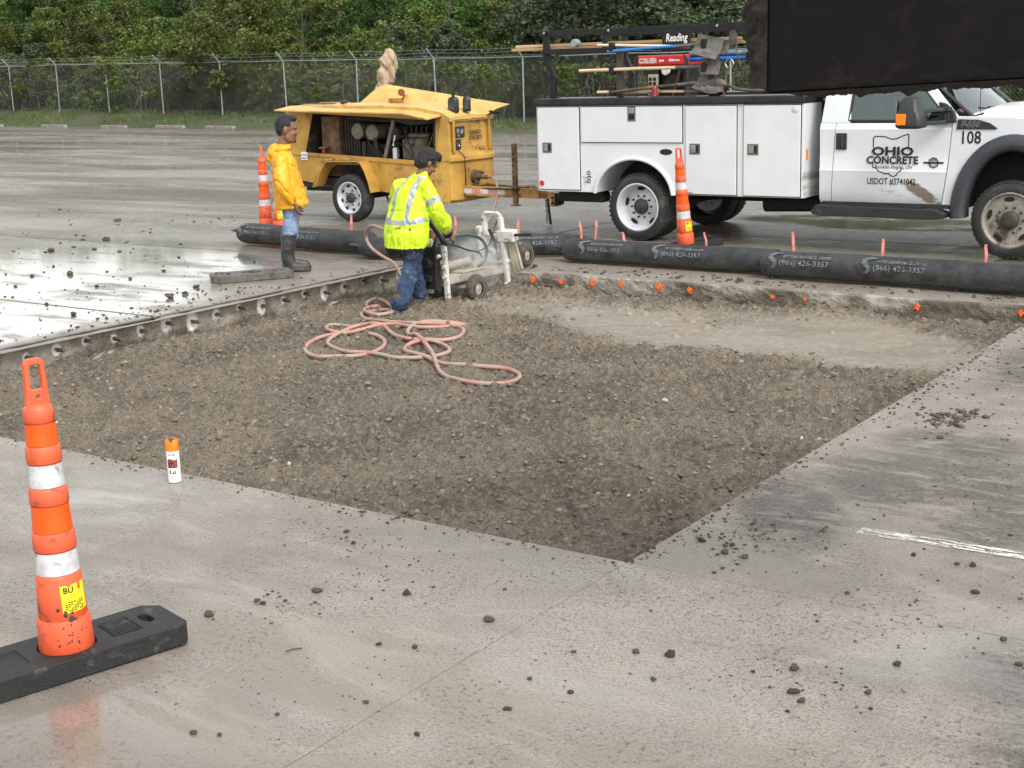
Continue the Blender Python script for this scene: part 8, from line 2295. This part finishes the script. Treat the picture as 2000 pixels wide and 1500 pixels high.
bm = bmesh.new(); bm.from_mesh(hr.data); Hi = HM.inverted()
dl = [v for v in bm.verts if (lambda q: (q.x > .045 and q.z < .07) or q.z < -.095 or (q.x > -.02 and q.z < .0))(Hi @ v.co)]
bmesh.ops.delete(bm, geom=dl, context='VERTS'); bm.to_mesh(hr.data); bm.free()
s = MB()
s.loft([[Vector((cx + rx * math.cos(2 * math.pi * k / 24), cy + ry * math.sin(2 * math.pi * k / 24), z + .03 * math.cos(2 * math.pi * k / 24))) for k in range(24)] for (z, cx, cy, rx, ry) in ((.595, -.03, 0, .150, .205), (.62, -.03, 0, .165, .225), (.66, -.03, 0, .182, .245), (.78, -.02, 0, .185, .255), (.92, .01, 0, .172, .25), (1.05, .05, 0, .160, .24), (1.16, .085, 0, .148, .225), (1.24, .11, 0, .125, .19), (1.29, .15, -.01, .10, .13), (1.335, .18, -.02, .085, .095), (1.365, .195, -.03, .080, .085))])
limb(s, [(.10, -.17, 1.21), (.095, -.275, 1.08), (.10, -.325, .97), (.19, -.305, .87), (.30, -.255, .755)], [.088, .090, .088, .082, .058], 5, 14)
limb(s, [(.12, .17, 1.21), (.17, .27, 1.08), (.20, .31, .97), (.28, .22, .87), (.35, .11, .77)], [.088, .090, .088, .082, .058], 5, 14)
jk_ = fuse('hivis_jacket', s, 0.009, [MAT_LIME, MAT_SILVER, MAT_BLKCLOTH], wk, 3, lambda p: 0.022 * (0.30 - np.abs(fbm(p * np.array([6.5, 6.5, 3.0]), 3, 42))) + crease(p + p[:, [2, 0, 1]] * 0.3, 0.011, (4.5, 4.5, 4.2), 77, 0.10) + np.where(p[:, 2] < .74, 0.007 * np.sin(np.arctan2(p[:, 1], p[:, 0] + .03) * 26 + 2 * p[:, 2]) * np.clip((.74 - p[:, 2]) / .12, 0, 1), 0) + 0.005 * fbm(p * np.array([15, 15, 8]), 2, 45))
fc = face_centres(jk_.data); mi = np.zeros(len(fc), dtype=np.int32)
def seg_d(p, a, b):
    a, b = np.array(a), np.array(b); ab_ = b - a; t_ = np.clip(((p - a) @ ab_) / (ab_ @ ab_), 0, 1); return np.linalg.norm(p - (a + t_[:, None] * ab_), axis=1), t_
is_arm = np.zeros(len(fc), bool); cuff = np.zeros(len(fc), bool); band = np.zeros(len(fc), bool)
for arm, sg in ((armR, -1), (armL, 1)):
    d1, t1 = seg_d(fc, arm[0], arm[1]); d2, t2 = seg_d(fc, arm[1], arm[2])
    out_ = np.abs(fc[:, 1]) > .215
    a1 = (d1 < .12) & (np.abs(fc[:, 1]) > .235 + 0 * t1) & (fc[:, 2] > .85); a2 = (d2 < .115) & ((fc[:, 0] > .17) | out_)
    is_arm |= a1 | a2
    band |= a1 & (t1 > .50) & (t1 < .72); cuff |= a2 & (t2 > .78)
    band |= a2 & (t2 > .66) & (t2 <= .78)
tz = fc[:, 2] - .03 * np.cos(np.arctan2(fc[:, 1], fc[:, 0])) 
tors = ~is_arm
mi[tors & (tz > .895) & (tz < .945)] = 1
for yc in (-.105, .105):
    mi[tors & (tz >= .945) & (tz < 1.30) & (np.abs(fc[:, 1] - yc * (1 - .25 * (tz - .945))) < .026)] = 1
mi[band] = 1
mi[tors & (fc[:, 2] < .645)] = 2
mi[cuff] = 2
mi[tors & (fc[:, 0] > .12) & (fc[:, 2] < .86) & (np.abs(fc[:, 1]) > .12)] = 2
jk_.data.polygons.foreach_set('material_index', mi)
s = MB()
limb(s, [(-.03, -.09, .82), (-.06, -.11, .62), (-.085, -.118, .47), (-.20, -.13, .29), (-.325, -.143, .13)], [.115, .105, .092, .088, .088], 5, 14)
limb(s, [(.0, .09, .82), (.09, .11, .62), (.165, .12, .49), (.225, .13, .29), (.265, .135, .14)], [.115, .105, .092, .086, .084], 5, 14)
ell(s, (-.03, 0, .80), .15, .19, .13)
fuse('jeans', s, 0.010, MAT_JEAN2, wk, 2, lambda p: 0.018 * (0.3 - np.abs(fbm(p * np.array([6.5, 6.5, 8.0]), 3, 52))) + crease(p, 0.011, (5, 5, 7), 81, 0.10))
for lg in (legR, legL):
    a = Vector(lg[2]); s = MB()
    limb(s, [a + Vector((0, 0, .06)), a + Vector((0, 0, -.02)), a + Vector((.0, 0, -.055))], [.062, .06, .05])
    limb(s, [a + Vector((-.03, 0, -.062)), a + Vector((.08, 0, -.058)), a + Vector((.16, 0, -.066))], [.048, .048, .04])
    s.prism([(a.x - .085, a.y - .042), (a.x + .1, a.y - .05), (a.x + .19, a.y - .035), (a.x + .21, a.y), (a.x + .19, a.y + .035), (a.x + .1, a.y + .05), (a.x - .085, a.y + .042)], .0, .03, 'xy')
    fuse('work_boot', s, 0.008, MAT_SHOE, wk, 2, lambda p: 0.006 * fbm(p * 20, 2, 61))
